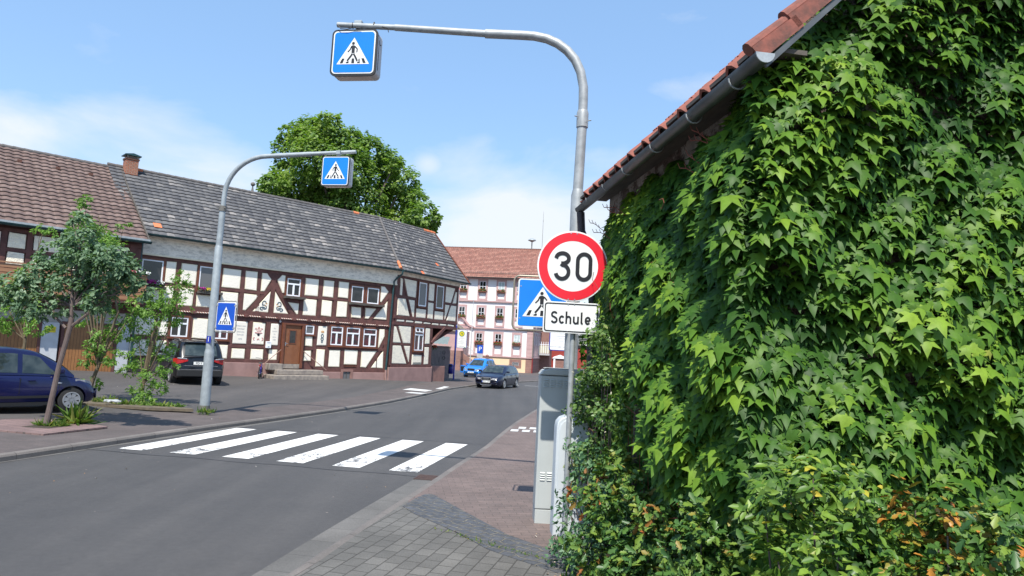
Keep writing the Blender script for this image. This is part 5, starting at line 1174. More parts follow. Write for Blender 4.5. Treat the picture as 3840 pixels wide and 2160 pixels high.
m=MB(); m.box(-2.81,-1.31,-.07,-.03,-.2,.82); cw=m.build('cellar_window',M['sandred'],hall); m=MB(); m.box(-2.45,-1.65,-.075,-.068,.1,.5); m.build('pane',M['glass'],cw); m=MB(); [m.box(-2.42+i*.11,-2.40+i*.11,-.1,-.075,.05,.5) for i in range(8)]; m.build('bars',M['whitepaint'],cw)
m=MB(); m.tube([(.08,-.14,10.9),(.08,-.14,1.1)],.06,8); m.build('downpipe',M['galvdark'],hall); m=MB(); m.tube([(.08,-.17,1.1),(.08,-.17,-.9)],.07,8); m.build('downpipe_foot',plain('red_iron',(.25,.02,.02),.6),hall)
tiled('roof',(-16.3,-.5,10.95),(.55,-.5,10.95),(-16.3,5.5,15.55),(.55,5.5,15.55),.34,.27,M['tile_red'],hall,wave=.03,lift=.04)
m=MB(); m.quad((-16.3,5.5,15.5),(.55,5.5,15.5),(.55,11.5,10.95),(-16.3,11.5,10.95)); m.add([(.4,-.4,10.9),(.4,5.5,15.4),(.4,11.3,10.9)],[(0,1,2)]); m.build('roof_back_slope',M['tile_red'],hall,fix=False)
ridge((-16.3,5.5,15.56),(.55,5.5,15.56),.12,M['tile_red'],hall)
gutter((-16.3,-.62,10.98),(.6,-.62,10.98),.1,M['galvdark'],hall)
m=MB(); 
for i in range(46): m.box(-12.3+i*.28,-12.28+i*.28,.1,.12,11.45,11.8)
m.box(-12.3,.4,.09,.12,11.6,11.63); m.box(-12.3,.4,.09,.12,11.76,11.79); m.build('snow_guard',M['galvdark'],hall)
m=MB(); m.box(-16,.2,-.35,.0,10.75,10.95); m.build('eaves_board',M['pink'],hall)
# entrance annex with yellow gable at the left
m=MB(); m.box(-13,-8.1,-3.2,.0,-.9,4.0); m.build('entrance_annex',M['pink'],hall)
m=MB(); m.prism([(-13,4.0),(-8.1,4.0),(-9.2,4.9),(-10.5,5.6),(-12,5.6)],-3.3,-3.0); m.build('entrance_gable',M['ochre'],hall)
m=MB(); m.beam((-10.6,-3.4,5.75),(-7.9,-3.4,4.05),.35,.14,up=(0,1,0)); m.box(-13,-7.9,-3.45,-2.95,3.92,4.05); m.build('gable_coping',M['stone'],hall)
m=MB(); m.stroke([(x,z) for x,z in [(-10.2,5.9),(-9.6,5.95),(-9.0,5.75),(-8.6,5.3),(-8.2,4.85),(-7.6,4.6)]],.22,-.3,-.05); m.build('gable_scroll',M['pink'],hall)
m=MB(); m.prism([(-3.4+0*k,0) for k in range(0)] or [(-8.1,-.9),(-8.1,1.3),(-7.2,.75),(-6.6,.4),(-6.0,-.05),(-5.2,-.5),(-5.2,-.9)],-3.2,-2.9); m.box(-13,-8.0,-4.6,-3.2,-.9,1.6); m.build('stair_wall',M['sandblock'],hall)
m=MB(); m.tube([(-9.6,-3.05,3.0),(-8.1,-3.05,2.5),(-5.2,-3.05,.45)],.03,6)
for i in range(16): u=-8.1+i*.19; m.tube([(u,-3.05,lerp(2.5,.45,i/15.)),(u,-3.05,lerp(1.3,-.5,i/15.))],.012,5)
m.build('stair_railing',M['galv2'],hall)
m=MB(); m.box(-5.25,-4.85,-3.3,-2.9,-.9,.9); m.box(-5.32,-4.78,-3.36,-2.84,.85,.97); m.tube([(-5.05,-3.1,.97+.17-.17*cos(k*pi/6)) for k in range(7)],[.05+.13*sin(k*pi/6) for k in range(7)],10); m.build('gate_pillar',M['sandred'],hall)
m=MB()
for i in range(4):
    for j in range(3):
        x=-11.4+i*.45;z=2.35+j*.3; m.add([(x,-4.9+j*.3,z),(x+.45,-4.9+j*.3,z-.1),(x+.45,-4.6+j*.3,z+.2),(x,-4.6+j*.3,z+.3)],[(0,1,2),(0,2,3)])
m.build('glass_canopy',plain('greenish_glass_canopy',(.16,.2,.2),.25),hall,fix=False)
# siren and antenna on the roof
t=thing('roof_siren','grey mushroom shaped siren on the red roof ridge','siren',tuple(Th@Vector((-1.45,5.4,15.45))),A3)
m=MB(); m.cyl(0,0,-.6,1.15,.07,8); m.build('post',M['galvdark'],t)
m=MB(); m.tube([(0,0,1.13),(0,0,1.2),(0,0,1.3),(0,0,1.42),(0,0,1.55),(0,0,1.6)],[.2,.3,.56,.50,.25,.04],16); m.build('horn_cap',M['galv2'],t,smooth=60)
t=thing('antenna','thin antenna rod on the red roof right of the siren','antenna',tuple(Th@Vector((-.05,5.3,15.4))),A3)
m=MB(); m.tube([(0,0,-.5),(0,0,3.2),(0,0,5.3)],[.03,.022,.012],6); m.build('rod',M['galvdark'],t); m=MB(); m.tube([(0,0,3.9),(0,0,4.1)],.03,6); m.build('joint',M['galvdark'],t)
# flag poles, parking sign
for x,y,z0,z1,lb in ((-3.9,70,-.7,6.85,'white flagpole in front of the hall between first and second window column'),(-4.66,60,-.6,7.0,'thin grey pole close to the jettied corner of the timber house')):
    t=thing('flagpole',lb,'pole',(x,y,0),0,'poles before the white hall'); m=MB(); m.tube([(0,0,z0),(0,0,z1)],[.05,.03],8); m.build('shaft',M['boxgrey'],t); m=MB(); m.tube([(0,0,z1),(0,0,z1+.1)],.06,8); m.build('finial',M['boxgrey'],t)
t=thing('crest_board','small blue and yellow coat of arms sign on the bus stop pole top','sign',(-4.15,50.0,3.62)); m=MB(); m.prism([(-.14,.28),(.14,.28),(.14,-.1),(0,-.28),(-.14,-.1)],-.02,.01); m.build('shield',M['hyellow'],t); m=MB(); m.prism([(-.13,.27),(-.0,.27),(-.0,-.25),(-.13,-.09)],-.026,-.021); m.build('blue_half',plain('light_blue_enamel',(.1,.35,.65),.5),t); m=MB(); m.stroke([(.05,.2),(.1,.14),(.04,.1),(.1,.03),(.05,-.05)],.03,-.026,-.021); m.build('charge',M['black'],t); m=MB(); m.box(.13,.26,-.01,.01,.0,.05); m.build('holder',M['poleblue'],t)
t=thing('parking_sign','small blue parking sign with white P behind the bright blue car','traffic sign',(-2.77,66,-.62))
m=MB(); m.tube([(0,0,-.2),(0,0,2.95)],.03,8); m.build('post',M['galv2'],t); m=MB(); m.prism(rrect(.56,.80,.05,0,2.55),-.05,-.035); m.build('panel',M['blue_deep'],t); text('letter','P',M['white'],t,(0,-.056,2.56),.62); m=MB(); m.prism(rrect(.54,.4,.04,0,1.92),-.05,-.035); m.build('plate',M['boxgrey'],t); m=MB(); [m.box(-.2,.2,-.055,-.05,1.84+i*.1,1.86+i*.1) for i in range(3)]; m.build('plate_text',M['greytext'],t)
# litter bin, grey stone wall, railing and planter near the wing
t=thing('litter_bin','dark blue cylindrical litter bin beside the blue bus stop pole','bin',(-4.0,48,-.22)); m=MB(); m.tube([(0,0,.38),(0,0,.42),(0,0,1.0),(0,0,1.08)],[.13,.17,.17,.10],16); m.build('drum',M['bin'],t,smooth=50); m=MB(); m.cyl(.2,.1,-.05,1.1,.03,8); m.build('stand',M['poleblue'],t); m=MB(); m.box(-.1,.1,-.18,-.16,.9,1.0); m.build('opening',M['interior'],t)
wl=thing('stone_wall','pinkish grey wall with rusty lettering beyond the corner of the timber house','wall',(-5.6,50.5,-.35),radians(20)); m=MB(); m.box(-2.2,1.35,0,.3,0,2.35); m.build('wall_slab',plain('mauve_wall',(.30,.24,.235),.9,c2=(.24,.19,.185)),wl,bevel=.02); m=MB(); m.stroke(arc(.85,1.95,.1,.13,0,360,12),.03,-.03,-.001); m.stroke(arc(.85,1.55,.1,.12,0,360,12),.03,-.03,-.001); m.stroke([(.5,1.2),(.5,1.6)],.03,-.03,-.001); m.box(.45,1.0,-.03,-.001,.8,.9); m.build('metal_emblem',M['rust'],wl)
m=MB(); m.box(-2.25,1.4,-.05,.35,2.35,2.42); m.build('coping',M['stone'],wl)
rl=thing('iron_railing','green painted iron railing on the low wall at the timber house corner','railing',tuple(Vector(HO)+Vector((0,0,0)))); rl.location=(0,0,0)
q0=(Matrix.Translation(HO)@Matrix.Rotation(A1,4,'Z')@TW)@Vector((5.2,1.0,.8)); q1=(Matrix.Translation(HO)@Matrix.Rotation(A1,4,'Z')@TW)@Vector((6.1,.45,.8)); rl.location=q0; dv=q1-q0
m=MB(); m.tube([(0,0,.95),tuple(dv+Vector((0,0,.95)))],.02,6); m.tube([(0,0,.06),tuple(dv+Vector((0,0,.06)))],.02,6); m.build('rail',M['galvdark'],rl); m=MB()
for i in range(12): p=dv*(i/11); m.tube([tuple(p+Vector((0,0,.02))),tuple(p+Vector((0,0,.97)))],.013,5)
m.build('baluster',M['gutter_green'],rl)
fp=flowers('potted_plant','small pot of red flowers behind the green iron railing','',0,1,[],0) if 0 else flowers('potted_plant','small pot of red flowers behind the green iron railing',tuple(q0+Vector((.2,.5,1.0))),0,.4,[('flower_red',.4,-.2,.2)],9,.25,n=80,size=.09)
# red terrace building far right
rd=thing('red_building','low red building with roof terrace railing and white doorway at the street end','building',(4.9,97,-1.0),radians(-8))
m=MB(); m.box(.2,11,0,8,0,3.7); m.build('wall',M['redwall'],rd); m=MB(); m.box(.1,11.1,-.1,8,3.7,4.05); m.build('roof_edge',M['plastic'],rd)
m=MB(); m.box(1.5,1.75,-.15,.0,.0,2.1);m.box(3.0,3.25,-.15,.0,.0,2.1);m.prism([(1.3,2.1),(3.45,2.1),(3.2,2.35),(2.4,2.65),(1.55,2.35)],-.2,.0); m.build('white_doorway',M['whitepaint'],rd); m=MB(); m.box(1.75,3.0,-.02,.02,0,2.05); m.build('door',M['sandred'],rd)
m=MB(); [m.tube([(.1,0,4.2+i*.22),(11,0,4.2+i*.22)],.02,5) for i in range(5)]; [m.tube([(.1+i*1.2,0,4.0),(.1+i*1.2,0,5.1)],.03,5) for i in range(9)]; m.build('terrace_railing',M['galv'],rd)
for i,x in enumerate((1.0,2.9,4.8,6.7)):
    t=thing('hedge_block',f'clipped dark conifer block on the far red roof terrace, {names[i]} from the left','hedge',tuple((Matrix.Translation((4.9,97,-1.0))@Matrix.Rotation(radians(-8),4,'Z'))@Vector((x,1.5,4.05))),radians(-8),'clipped conifers on the terrace')
    rs=np.random.RandomState(i+60); n=700; P=(rs.rand(n,3)-.5)*np.array([1.6,1.2,1.5]); P+=np.sign(P)*.1; P[:,2]+=1.0; leaves('foliage',P,rdirs(rs,n),rdirs(rs,n)+np.array([0,0,1]),.22*np.ones(n),'lance',M['conifer'],rs.rand(n),t); m=MB(); m.box(-.7,.7,-.5,.5,.0,1.5); m.build('inner_mass',plain('hedge_core',(.008,.02,.008),.9),t,bevel=.1)
bk=thing('white_building','white modern building rising behind the far terrace','building',(4.0,125,-1.4)); m=MB(); m.box(.5,17,0,8,0,8.8); m.build('wall',M['wallwhite'],bk); m=MB(); m.box(.4,17.1,-.3,8,8.8,9.2); m.build('roof_edge',M['galv'],bk); m=MB(); [m.box(1.5+i*2.6,3.2+i*2.6,-.06,.02,5.6,7.0) for i in range(5)]; m.each('window',M['glass'],bk)
bc=thing('balcony_house','house with a white balcony between hall and red building','house',(3.5,92,-1.0),radians(-8)); m=MB(); m.box(.3,1.9,1.0,6,0,7); m.build('wall',M['sandred'],bc); m=MB(); m.box(.2,2.0,-.3,1.0,2.5,2.75); b_=m.build('balcony',M['boxgrey'],bc); m=MB(); [m.box(.25+i*.3,.31+i*.3,-.32,-.27,2.75,4.3) for i in range(6)]; m.box(.2,2.0,-.31,-.28,3.9,3.97); m.build('railing',M['whitepaint'],b_); m=MB(); m.box(.28,1.95,-.27,-.25,2.8,3.8); m.build('panel',plain('cream_screen',(.5,.47,.36),.8),b_)

# ------------------------------------------------------------------ vehicles
def car(name,label,loc,rz,L,W,prof,roof,paint,wheels,R,cat='car',floor=.2,group='cars',parts=(),tuck=.13,sp=None,rails=False):
    """x forward (front at +), origin at ground below the rear bumper"""
    t=thing(name,label,cat,loc,rz,group); t['category']=cat
    def ip(P,x):
        if x<=P[0][0]: return P[0][1]
        for a_,b_ in zip(P,P[1:]):
            if x<=b_[0]: 
                k=(x-a_[0])/max(1e-6,b_[0]-a_[0]); return a_[1]+(b_[1]-a_[1])*k
        return P[-1][1]
    def halfw(x):
        e=.55
        k=1
        if x<e: k=1-.20*((e-x)/e)**2.2
        if x>L-.75: k=1-.25*((x-L+.75)/.75)**2.2
        return W/2*k
    n=40; xs=[L*k/n for k in range(n+1)]
    secs=[]
    for x in xs:
        h=halfw(x); zt=ip(prof,x); ed=max(0,(.18-x)/.18,(x-L+.2)/.2); fl=floor+.12*ed**2+ (0 if .3<x<L-.3 else .02)
        pts=[(0,fl),(h*.86,fl),(h*.955,fl+.07),(h*.985,fl+.22),(h,lerp(fl,zt,.55)),(h*.985,zt-.13),(h*.955,zt-.05),(h*.89,zt),(0,zt+.035)]
        secs.append(pts)
    m=MB(); k=len(secs[0]); full=[]
    for x,pts in zip(xs,secs):
        ring=[(x,-p[0],p[1]) for p in pts]+[(x,p[0],p[1]) for p in pts[::-1][1:-1]]
        full.append(ring)
    kk=len(full[0]); vs=[v for r_ in full for v in r_]
    fs=[(i*kk+j,i*kk+(j+1)%kk,(i+1)*kk+(j+1)%kk,(i+1)*kk+j) for i in range(n) for j in range(kk)]
    fs+=[tuple(range(kk-1,-1,-1)),tuple(range(n*kk,(n+1)*kk))]
    m.add(vs,fs); body=m.build('body',paint,t,smooth=38)
    # wheel arches cut out
    cm=MB()
    for xw in wheels:
        for s in (-1,1): cm.tube([(xw,s*(W/2-.28),R),(xw,s*(W/2+.2),R)],R+.06,28)
    cut=cm.build('cutter',paint,None); cut.parent=t
    md=body.modifiers.new('b','BOOLEAN'); md.object=cut; md.operation='DIFFERENCE'; md.solver='EXACT'
    bpy.context.view_layer.update(); dg=bpy.context.evaluated_depsgraph_get(); me=bpy.data.meshes.new_from_object(body.evaluated_get(dg)); body.modifiers.clear(); body.data=me
    me.name='body'; bpy.data.objects.remove(cut)
    # greenhouse
    x0,x1=roof[0][0],roof[-1][0]
    G=[]; N=26
    for i in range(N+1):
        x=lerp(x0,x1,i/N); zb=ip(prof,x)-.01; zr_=max(ip(roof,x),zb+.012); h=halfw(x)*.93; hh=(zr_-zb); 
        wt=h-tuck*min(1,hh/.42)*1.25
        G.append((x,[(h,zb),(lerp(h,wt,.5)+.012,lerp(zb,zr_,.5)),(wt+.01,zr_-.055*min(1,hh/.2)),(wt-.07,zr_),(0,zr_+.03*min(1,hh/.2))]))
    m=MB(); vs=[];fs=[]
    for x,p in G: vs+=[(x,-q[0],q[1]) for q in p]+[(x,q[0],q[1]) for q in p[::-1][1:]]
    kk=9
    fs=[(i*kk+j,i*kk+j+1,(i+1)*kk+j+1,(i+1)*kk+j) for i in range(N) for j in range(kk-1)]
    m.add(vs,fs); m.build('roof',paint,t,smooth=38)
    def gp(x,v,s=1,off=.006):
        """point on the greenhouse side: v 0 belt .. 1 roof edge"""
        zb=ip(prof,x)-.01; zr_=max(ip(roof,x),zb+.012); h=halfw(x)*.93; hh=zr_-zb; wt=h-tuck*min(1,hh/.42)*1.25
        return (x,s*(lerp(h,wt+.01,v)+.012*(1-abs(2*v-1))+off),lerp(zb,zr_-.055*min(1,hh/.2),v))
    def glass_side(xa,xb,ta,tb,v0=.08,v1=.93):
        for s in (-1,1):
            m=MB(); nn=6; vs=[]
            for i in range(nn+1):
                k_=i/nn; vs.append(gp(lerp(xa,xb,k_),v0,s)); vs.append(gp(lerp(ta,tb,k_),lerp(v0,v1,.5),s,.010) if 0 else gp(lerp(lerp(xa,xb,k_),lerp(ta,tb,k_),.5),.5,s,.006)); vs.append(gp(lerp(ta,tb,k_),v1,s))
            m.add(vs,[(3*i+j,3*i+j+1,3*i+j+4,3*i+j+3) for i in range(nn) for j in (0,1)]); m.build('side_window',M['carglass'],t)
    for q in sp['side']: glass_side(*q)
    def glass_end(xa,xb,name,frac=.86):
        """screen from x=xa (base) to x=xb (roof)"""
        m=MB(); vs=[]; nn=5
        for i in range(nn+1):
            x=lerp(xa,xb,i/nn); zb=ip(prof,x)-.01; z=max(ip(roof,x),zb+.012); h=halfw(x)*.93; hh=z-zb; wt=(h-tuck*min(1,hh/.42)*1.25-.07)*frac+.02
            for j in range(-3,4): 
                yy=wt*j/3; vs.append((x+(.012 if xa>xb else -.012),yy,z+.014+(.03*min(1,hh/.2))*(1-abs(yy/max(.01,(wt/frac)))**1.0)*1.0))
        m.add(vs,[(7*i+j,7*i+j+1,7*i+j+8,7*i+j+7) for i in range(nn) for j in range(6)]); return m.build(name,M['carglass'],t,smooth=60)
    glass_end(*sp['wind'],'windscreen'); glass_end(*sp['rear'],'rear_window')
    # wheels
    for xw in wheels:
        for s in (-1,1):
            y=s*(W/2-.115); m=MB(); m.tube([(xw,y-s*.10,R),(xw,y-s*.095,R),(xw,y+s*.09,R),(xw,y+s*.10,R)],[R*.9,R,R,R*.92],28); wh=m.build('wheel',M['tyre'],t,smooth=45)
            m=MB(); yo=y+s*.103; r1=R*.66
            m.tube([(xw,yo-s*.03,R),(xw,yo-s*.02,R)],[r1,r1],24); m.build('wheel_well',M['plastic'],wh)
            m=MB()
            for q in range(7):
                an=q*2*pi/7+.3; ca,sa=cos(an),sin(an)
                def pt(r_,d_): return (xw+r_*ca-d_*sa,R+r_*sa+d_*ca)
                m.prism([pt(.03,-.035),pt(r1*.97,-.055),pt(r1*.97,.055),pt(.03,.035)],yo-.012,yo+.004)
            m.ring((xw,R),r1*.88,r1*1.03,yo-.02,yo+.010,28); m.disc((xw,R),.055,yo-.01,yo+.012,14); m.build('rim',M['alloy'],wh)
    # mirrors
    xm=sp['wind'][0]-.28
    for s in (-1,1):
        h=halfw(xm)*.93; z=ip(prof,xm)+.06; m=MB(); m.box(xm-.08,xm+.09,s*h if s>0 else s*h-.2,s*h+.2 if s>0 else s*h,z,z+.12); m.build('wing_mirror',sp.get('mirror',paint),t,bevel=.03,segs=3)
    # door shut lines + handles
    for s in (-1,1):
        m=MB()
        for xd in sp['doors']:
            z0=floor+.12;z1=ip(prof,xd)-.06; hs=halfw(xd); m.box(xd-.004,xd+.004,s*(hs*.985),s*(hs+.002),z0+.15,z1)
        m.build('door_seam',M['plastic'],t)
        for xd in sp['handles']:
            m=MB(); z=ip(prof,xd)-.13; hs=halfw(xd); m.box(xd-.08,xd+.08,s*hs*.985,s*(hs+.025),z-.012,z+.018); m.build('door_handle',sp.get('handle',paint),t,bevel=.008)
    # bumpers, sills
    m=MB(); hs=W/2
    for s in (-1,1): m.box(wheels[0]+R+.05,wheels[1]-R-.05,s*(hs*.93),s*(hs*.985),floor-.02,floor+.06)
    m.build('sill',M['plastic'],t)
    if rails:
        for s in (-1,1):
            xr0,xr1=rails; m=MB(); zz0=ip(roof,xr0); P=[]
            for i in range(7):
                x=lerp(xr0,xr1,i/6); P.append((x,s*(halfw(x)*.93-tuck*1.25-.04),ip(roof,x)+(.0 if i in(0,6) else .055)))
            m.tube(P,.016,8); m.build('roof_rail',M['galvdark'],t)
    t['_']=0; del t['_']
    return t,halfw,lambda x:ip(prof,x)
def ribbon(t,name,pts,z0,z1,mat,th=.012,slant=0):
    """curved strip following the body corner; pts (x,y)"""
    m=MB(); vs=[];n=len(pts)
    for i,(x,y) in enumerate(pts):
        vs+=[(x,y,z0[i] if hasattr(z0,'__len__') else z0),(x-slant,y,z1[i] if hasattr(z1,'__len__') else z1)]
    m.add(vs,[(2*i,2*i+2,2*i+3,2*i+1) for i in range(n-1)]); o=m.build(name,mat,t); s=o.modifiers.new('s','SOLIDIFY'); s.thickness=th; s.offset=1 if 0 else 0; return o
# dark blue hatchback, side view, front pointing right
prof=[(0,.62),(.05,.9),(.3,.95),(1.2,.93),(2.5,.90),(2.75,.90),(3.15,.80),(3.42,.66),(3.52,.55),(3.56,.45)]
roof=[(.04,.95),(.16,1.25),(.38,1.46),(.9,1.53),(1.6,1.54),(2.1,1.48),(2.45,1.30),(2.78,1.09),(2.95,.93)]
cb,hw_,pz=car('parked_hatchback','dark blue small hatchback parked at left edge behind the young tree','',0,3.56,1.66,prof,roof,M['paint_blue'],(.62,2.94),.295) if 0 else car('parked_hatchback','dark blue small hatchback parked at left edge behind the young tree',(-12.45,14.5,.12),radians(52),3.56,1.66,prof,roof,M['paint_blue'],(.60,2.92),.295,group='parked cars',
  sp=dict(side=[(.30,.95,.5,1.0,.12,.90),(1.02,1.72,1.05,1.72,.10,.90),(1.82,2.62,1.82,2.2,.10,.90)],wind=(2.86,2.20),rear=(.08,.34),doors=(.98,1.78,2.62),handles=(1.2,2.02)))
cb.scale=(.93,.93,.93)
for s in (-1,1):
    ribbon(cb,'headlight',[(3.50,s*.42),(3.40,s*.60),(3.22,s*.72),(2.98,s*.79)],[.60,.62,.68,.76],[.68,.73,.79,.82],M['lamp_clear'])
    m=MB(); m.box(2.55,2.67,s*.825,s*.84,.70,.735); m.build('side_repeater',M['lamp_clear'],cb,bevel=.008)
m=MB(); m.box(3.545,3.575,-.5,.5,.3,.42); m.build('grille',M['plastic'],cb)
m=MB(); m.box(.9,2.55,-.835,-.822,.36,.42); m.build('rubbing_strip',M['plastic'],cb)
for s in (-1,1): ribbon(cb,'tail_light',[(.0,s*.55),(.05,s*.66),(.2,s*.75)],.72,1.0,M['lamp_red'])
# black suv, rear view
prof=[(0,.60),(.03,.9),(.08,1.04),(.5,1.06),(3.2,1.04),(3.5,1.03),(4.1,.96),(4.45,.86),(4.57,.62)]
roof=[(.05,1.06),(.28,1.42),(.48,1.62),(1.0,1.68),(2.2,1.69),(2.7,1.62),(3.1,1.36),(3.6,1.03)]
suv,hw_,pz=car('parked_suv','black sport utility car seen from behind, parked before the timber house','',0,1,1,prof,roof,None,(),1) if 0 else car('parked_suv','black sport utility car seen from behind, parked before the timber house',(-11.62,26.0,.12),radians(125),4.57,1.85,prof,roof,M['paint_black'],(.86,3.68),.36,group='parked cars',floor=.27,rails=(.7,2.6),
  sp=dict(side=[(.42,.95,.62,1.0,.1,.9),(1.05,1.95,1.08,1.95,.08,.9),(2.03,3.1,2.03,2.66,.08,.9)],wind=(3.5,2.72),rear=(.08,.44),doors=(1.0,1.99,3.2),handles=(1.2,2.2)))
for s in (-1,1):
    ribbon(suv,'tail_light',[(-.012,s*.46),(-.0,s*.62),(.10,s*.80),(.36,s*.905)],[.92,.86,.80,.84],[.98,1.0,1.02,1.0],M['lamp_red'],.03)
    ribbon(suv,'reversing_light',[(-.02,s*.5),(-.012,s*.66),(.085,s*.81)],[.985,1.0,1.01],[1.02,1.045,1.045],M['lamp_clear'],.03)
    m=MB(); m.box(-.02,.01,s*.55-.08,s*.55+.08,.42,.45); m.build('rear_reflector',M['lamp_red'],suv)
m=MB(); m.box(-.03,.12,-.80,.80,.34,.60); m.build('rear_bumper',M['plastic'],suv,bevel=.03); m=MB(); m.box(-.035,-.028,-.72,.72,.60,.615); m.box(-.03,-.0,-.6,.6,.74,.755); m.build('tailgate_seam',M['chrome'],suv)
m=MB(); m.box(-.03,-.012,-.26,.26,.79,.90); m.build('number_plate',M['plate'],suv); text('plate_number','FD·Y 73',M['black'],suv,(-.034,0,.845),.11,rot=(pi/2,0,-pi/2))
m=MB(); m.box(.30,.42,-.6,.6,1.60,1.63); m.build('roof_spoiler',M['paint_black'],suv,bevel=.01); m=MB(); m.beam((.06,.0,1.12),(.08,-.35,1.14),.02,.02); m.build('rear_wiper',M['plastic'],suv)
# navy estate, front view, on the road
prof=[(0,.62),(.04,.92),(.3,.97),(3.1,.93),(3.35,.92),(3.9,.84),(4.3,.74),(4.48,.62),(4.52,.5)]
roof=[(.1,.97),(.3,1.2),(.62,1.38),(1.2,1.42),(2.2,1.42),(2.6,1.36),(3.0,1.15),(3.42,.92)]
ca,hw_,pz=car('moving_estate','navy estate car driving towards the camera on the road','',0,1,1,prof,roof,None,(),1) if 0 else car('moving_estate','navy estate car driving towards the camera on the road',(.03,46.1,-.40),radians(-107),4.52,1.77,prof,roof,M['paint_navy'],(.85,3.5),.315,group='cars at the bend',rails=(.8,2.4),
  sp=dict(side=[(.45,1.0,.62,1.0,.1,.9),(1.08,1.95,1.08,1.95,.08,.9),(2.03,3.05,2.03,2.5,.08,.9)],wind=(3.32,2.58),rear=(.12,.55),doors=(1.05,2.0,3.05),handles=(1.2,2.2)))
for s in (-1,1):
    ribbon(ca,'headlight',[(4.50,s*.36),(4.47,s*.52),(4.36,s*.66),(4.15,s*.77)],[.58,.58,.60,.64],[.68,.69,.705,.72],M['lamp_clear'],.03)
    m=MB(); m.disc((s*.62,.36),.05,0,.02,14); m.build('fog_lamp',M['chrome'],ca,loc=(4.47,0,0),rot=(0,0,-pi/2) if 0 else (0,0,pi/2))
m=MB(); m.prism(rrect(.62,.20,.03,0,.63),-.01,.02); g=m.build('grille_frame',M['chrome'],ca,loc=(4.53,0,0),rot=(0,0,pi/2)); m=MB(); m.prism(rrect(.56,.14,.02,0,.63),-.018,-.010); m.build('grille',M['plastic'],g)
m=MB()
for i in range(4): m.ring((-.12+i*.08,.64),.042,.055,-.03,-.02,16)
m.build('badge',M['chrome'],g)
m=MB(); m.box(4.525,4.54,-.26,.26,.41,.52); npl=m.build('number_plate',M['plate'],ca); m=MB(); m.box(4.5405,4.543,-.26,-.215,.41,.52); m.build('country_strip',M['plateblue'],npl); text('plate_number','FD:H 1270',M['black'],ca,(4.543,.02,.465),.105,rot=(pi/2,0,pi/2))
m=MB(); m.box(4.47,4.53,-.36,.36,.25,.36); m.build('lower_intake',M['plastic'],ca); m=MB(); m.tube([(4.54,-.36,.36),(4.54,-.33,.26),(4.54,.33,.26),(4.54,.36,.36)],.01,6); m.build('intake_trim',M['chrome'],ca)
# bright blue small family car with open door
prof=[(0,.62),(.04,1.0),(.3,1.04),(2.9,1.0),(3.1,.99),(3.75,.90),(4.05,.76),(4.18,.6),(4.2,.5)]
roof=[(.03,1.04),(.12,1.4),(.3,1.58),(1.2,1.63),(2.0,1.62),(2.4,1.48),(2.8,1.22),(3.15,.99)]
cr,hw_,pz=car('parked_family_car','bright blue tall family car parked with its front passenger door standing open','',0,1,1,prof,roof,None,(),1) if 0 else car('parked_family_car','bright blue tall family car parked with its front door standing open behind the navy car',(-1.75,60.6,-.47),radians(-108),4.2,1.70,prof,roof,M['paint_bright'],(.78,3.4),.31,group='cars at the bend',rails=(.5,2.1),
  sp=dict(side=[(.30,.9,.42,.9,.1,.9),(1.0,1.8,1.0,1.8,.08,.9),(1.9,2.8,1.9,2.32,.08,.9)],wind=(3.08,2.40),rear=(.05,.26),doors=(.95,1.85,2.8),handles=(1.1,2.05)))
for s in (-1,1):
    ribbon(cr,'headlight',[(4.16,s*.36),(4.12,s*.52),(4.0,s*.66),(3.86,s*.73)],[.60,.60,.64,.72],[.74,.78,.82,.86],M['lamp_clear'],.03)
m=MB(); m.prism(rrect(.62,.17,.06,0,.74),-.01,.03); g=m.build('grille',M['plastic'],cr,loc=(4.17,0,0),rot=(0,0,pi/2)); m=MB(); m.box(-.3,.3,-.02,-.01,.80,.83); m.build('grille_bar',M['chrome'],g)
m=MB(); m.box(4.205,4.22,-.26,.26,.45,.56); m.build('number_plate',M['plate'],cr); text('plate_number','FD:P 306',M['black'],cr,(4.223,.0,.505),.105,rot=(pi/2,0,pi/2)); m=MB(); m.box(4.15,4.205,-.5,.5,.28,.42); m.build('lower_intake',M['plastic'],cr)
# open door, hinged at the front right pillar (left in the photo)
TD=Matrix.Translation((2.80,-.83,0))@Matrix.Rotation(radians(62),4,'Z')
m=MB(TD); m.box(-.95,0,-.035,.035,.36,1.0); dr_=m.build('open_door',M['paint_bright'],cr,bevel=.02)
m=MB(TD); m.tube([(-.0,0,1.0),(-.42,0,1.42),(-.92,0,1.50),(-.95,0,1.0)],.022,6); m.build('window_frame',M['plastic'],dr_); m=MB(TD); m.box(-.88,-.08,-.04,.04,.5,.9); m.build('door_lining',M['plastic'],dr_); m=MB(TD); m.box(-.10,.02,.0,.22,1.0,1.13); m.build('wing_mirror',M['paint_bright'],dr_,bevel=.03)

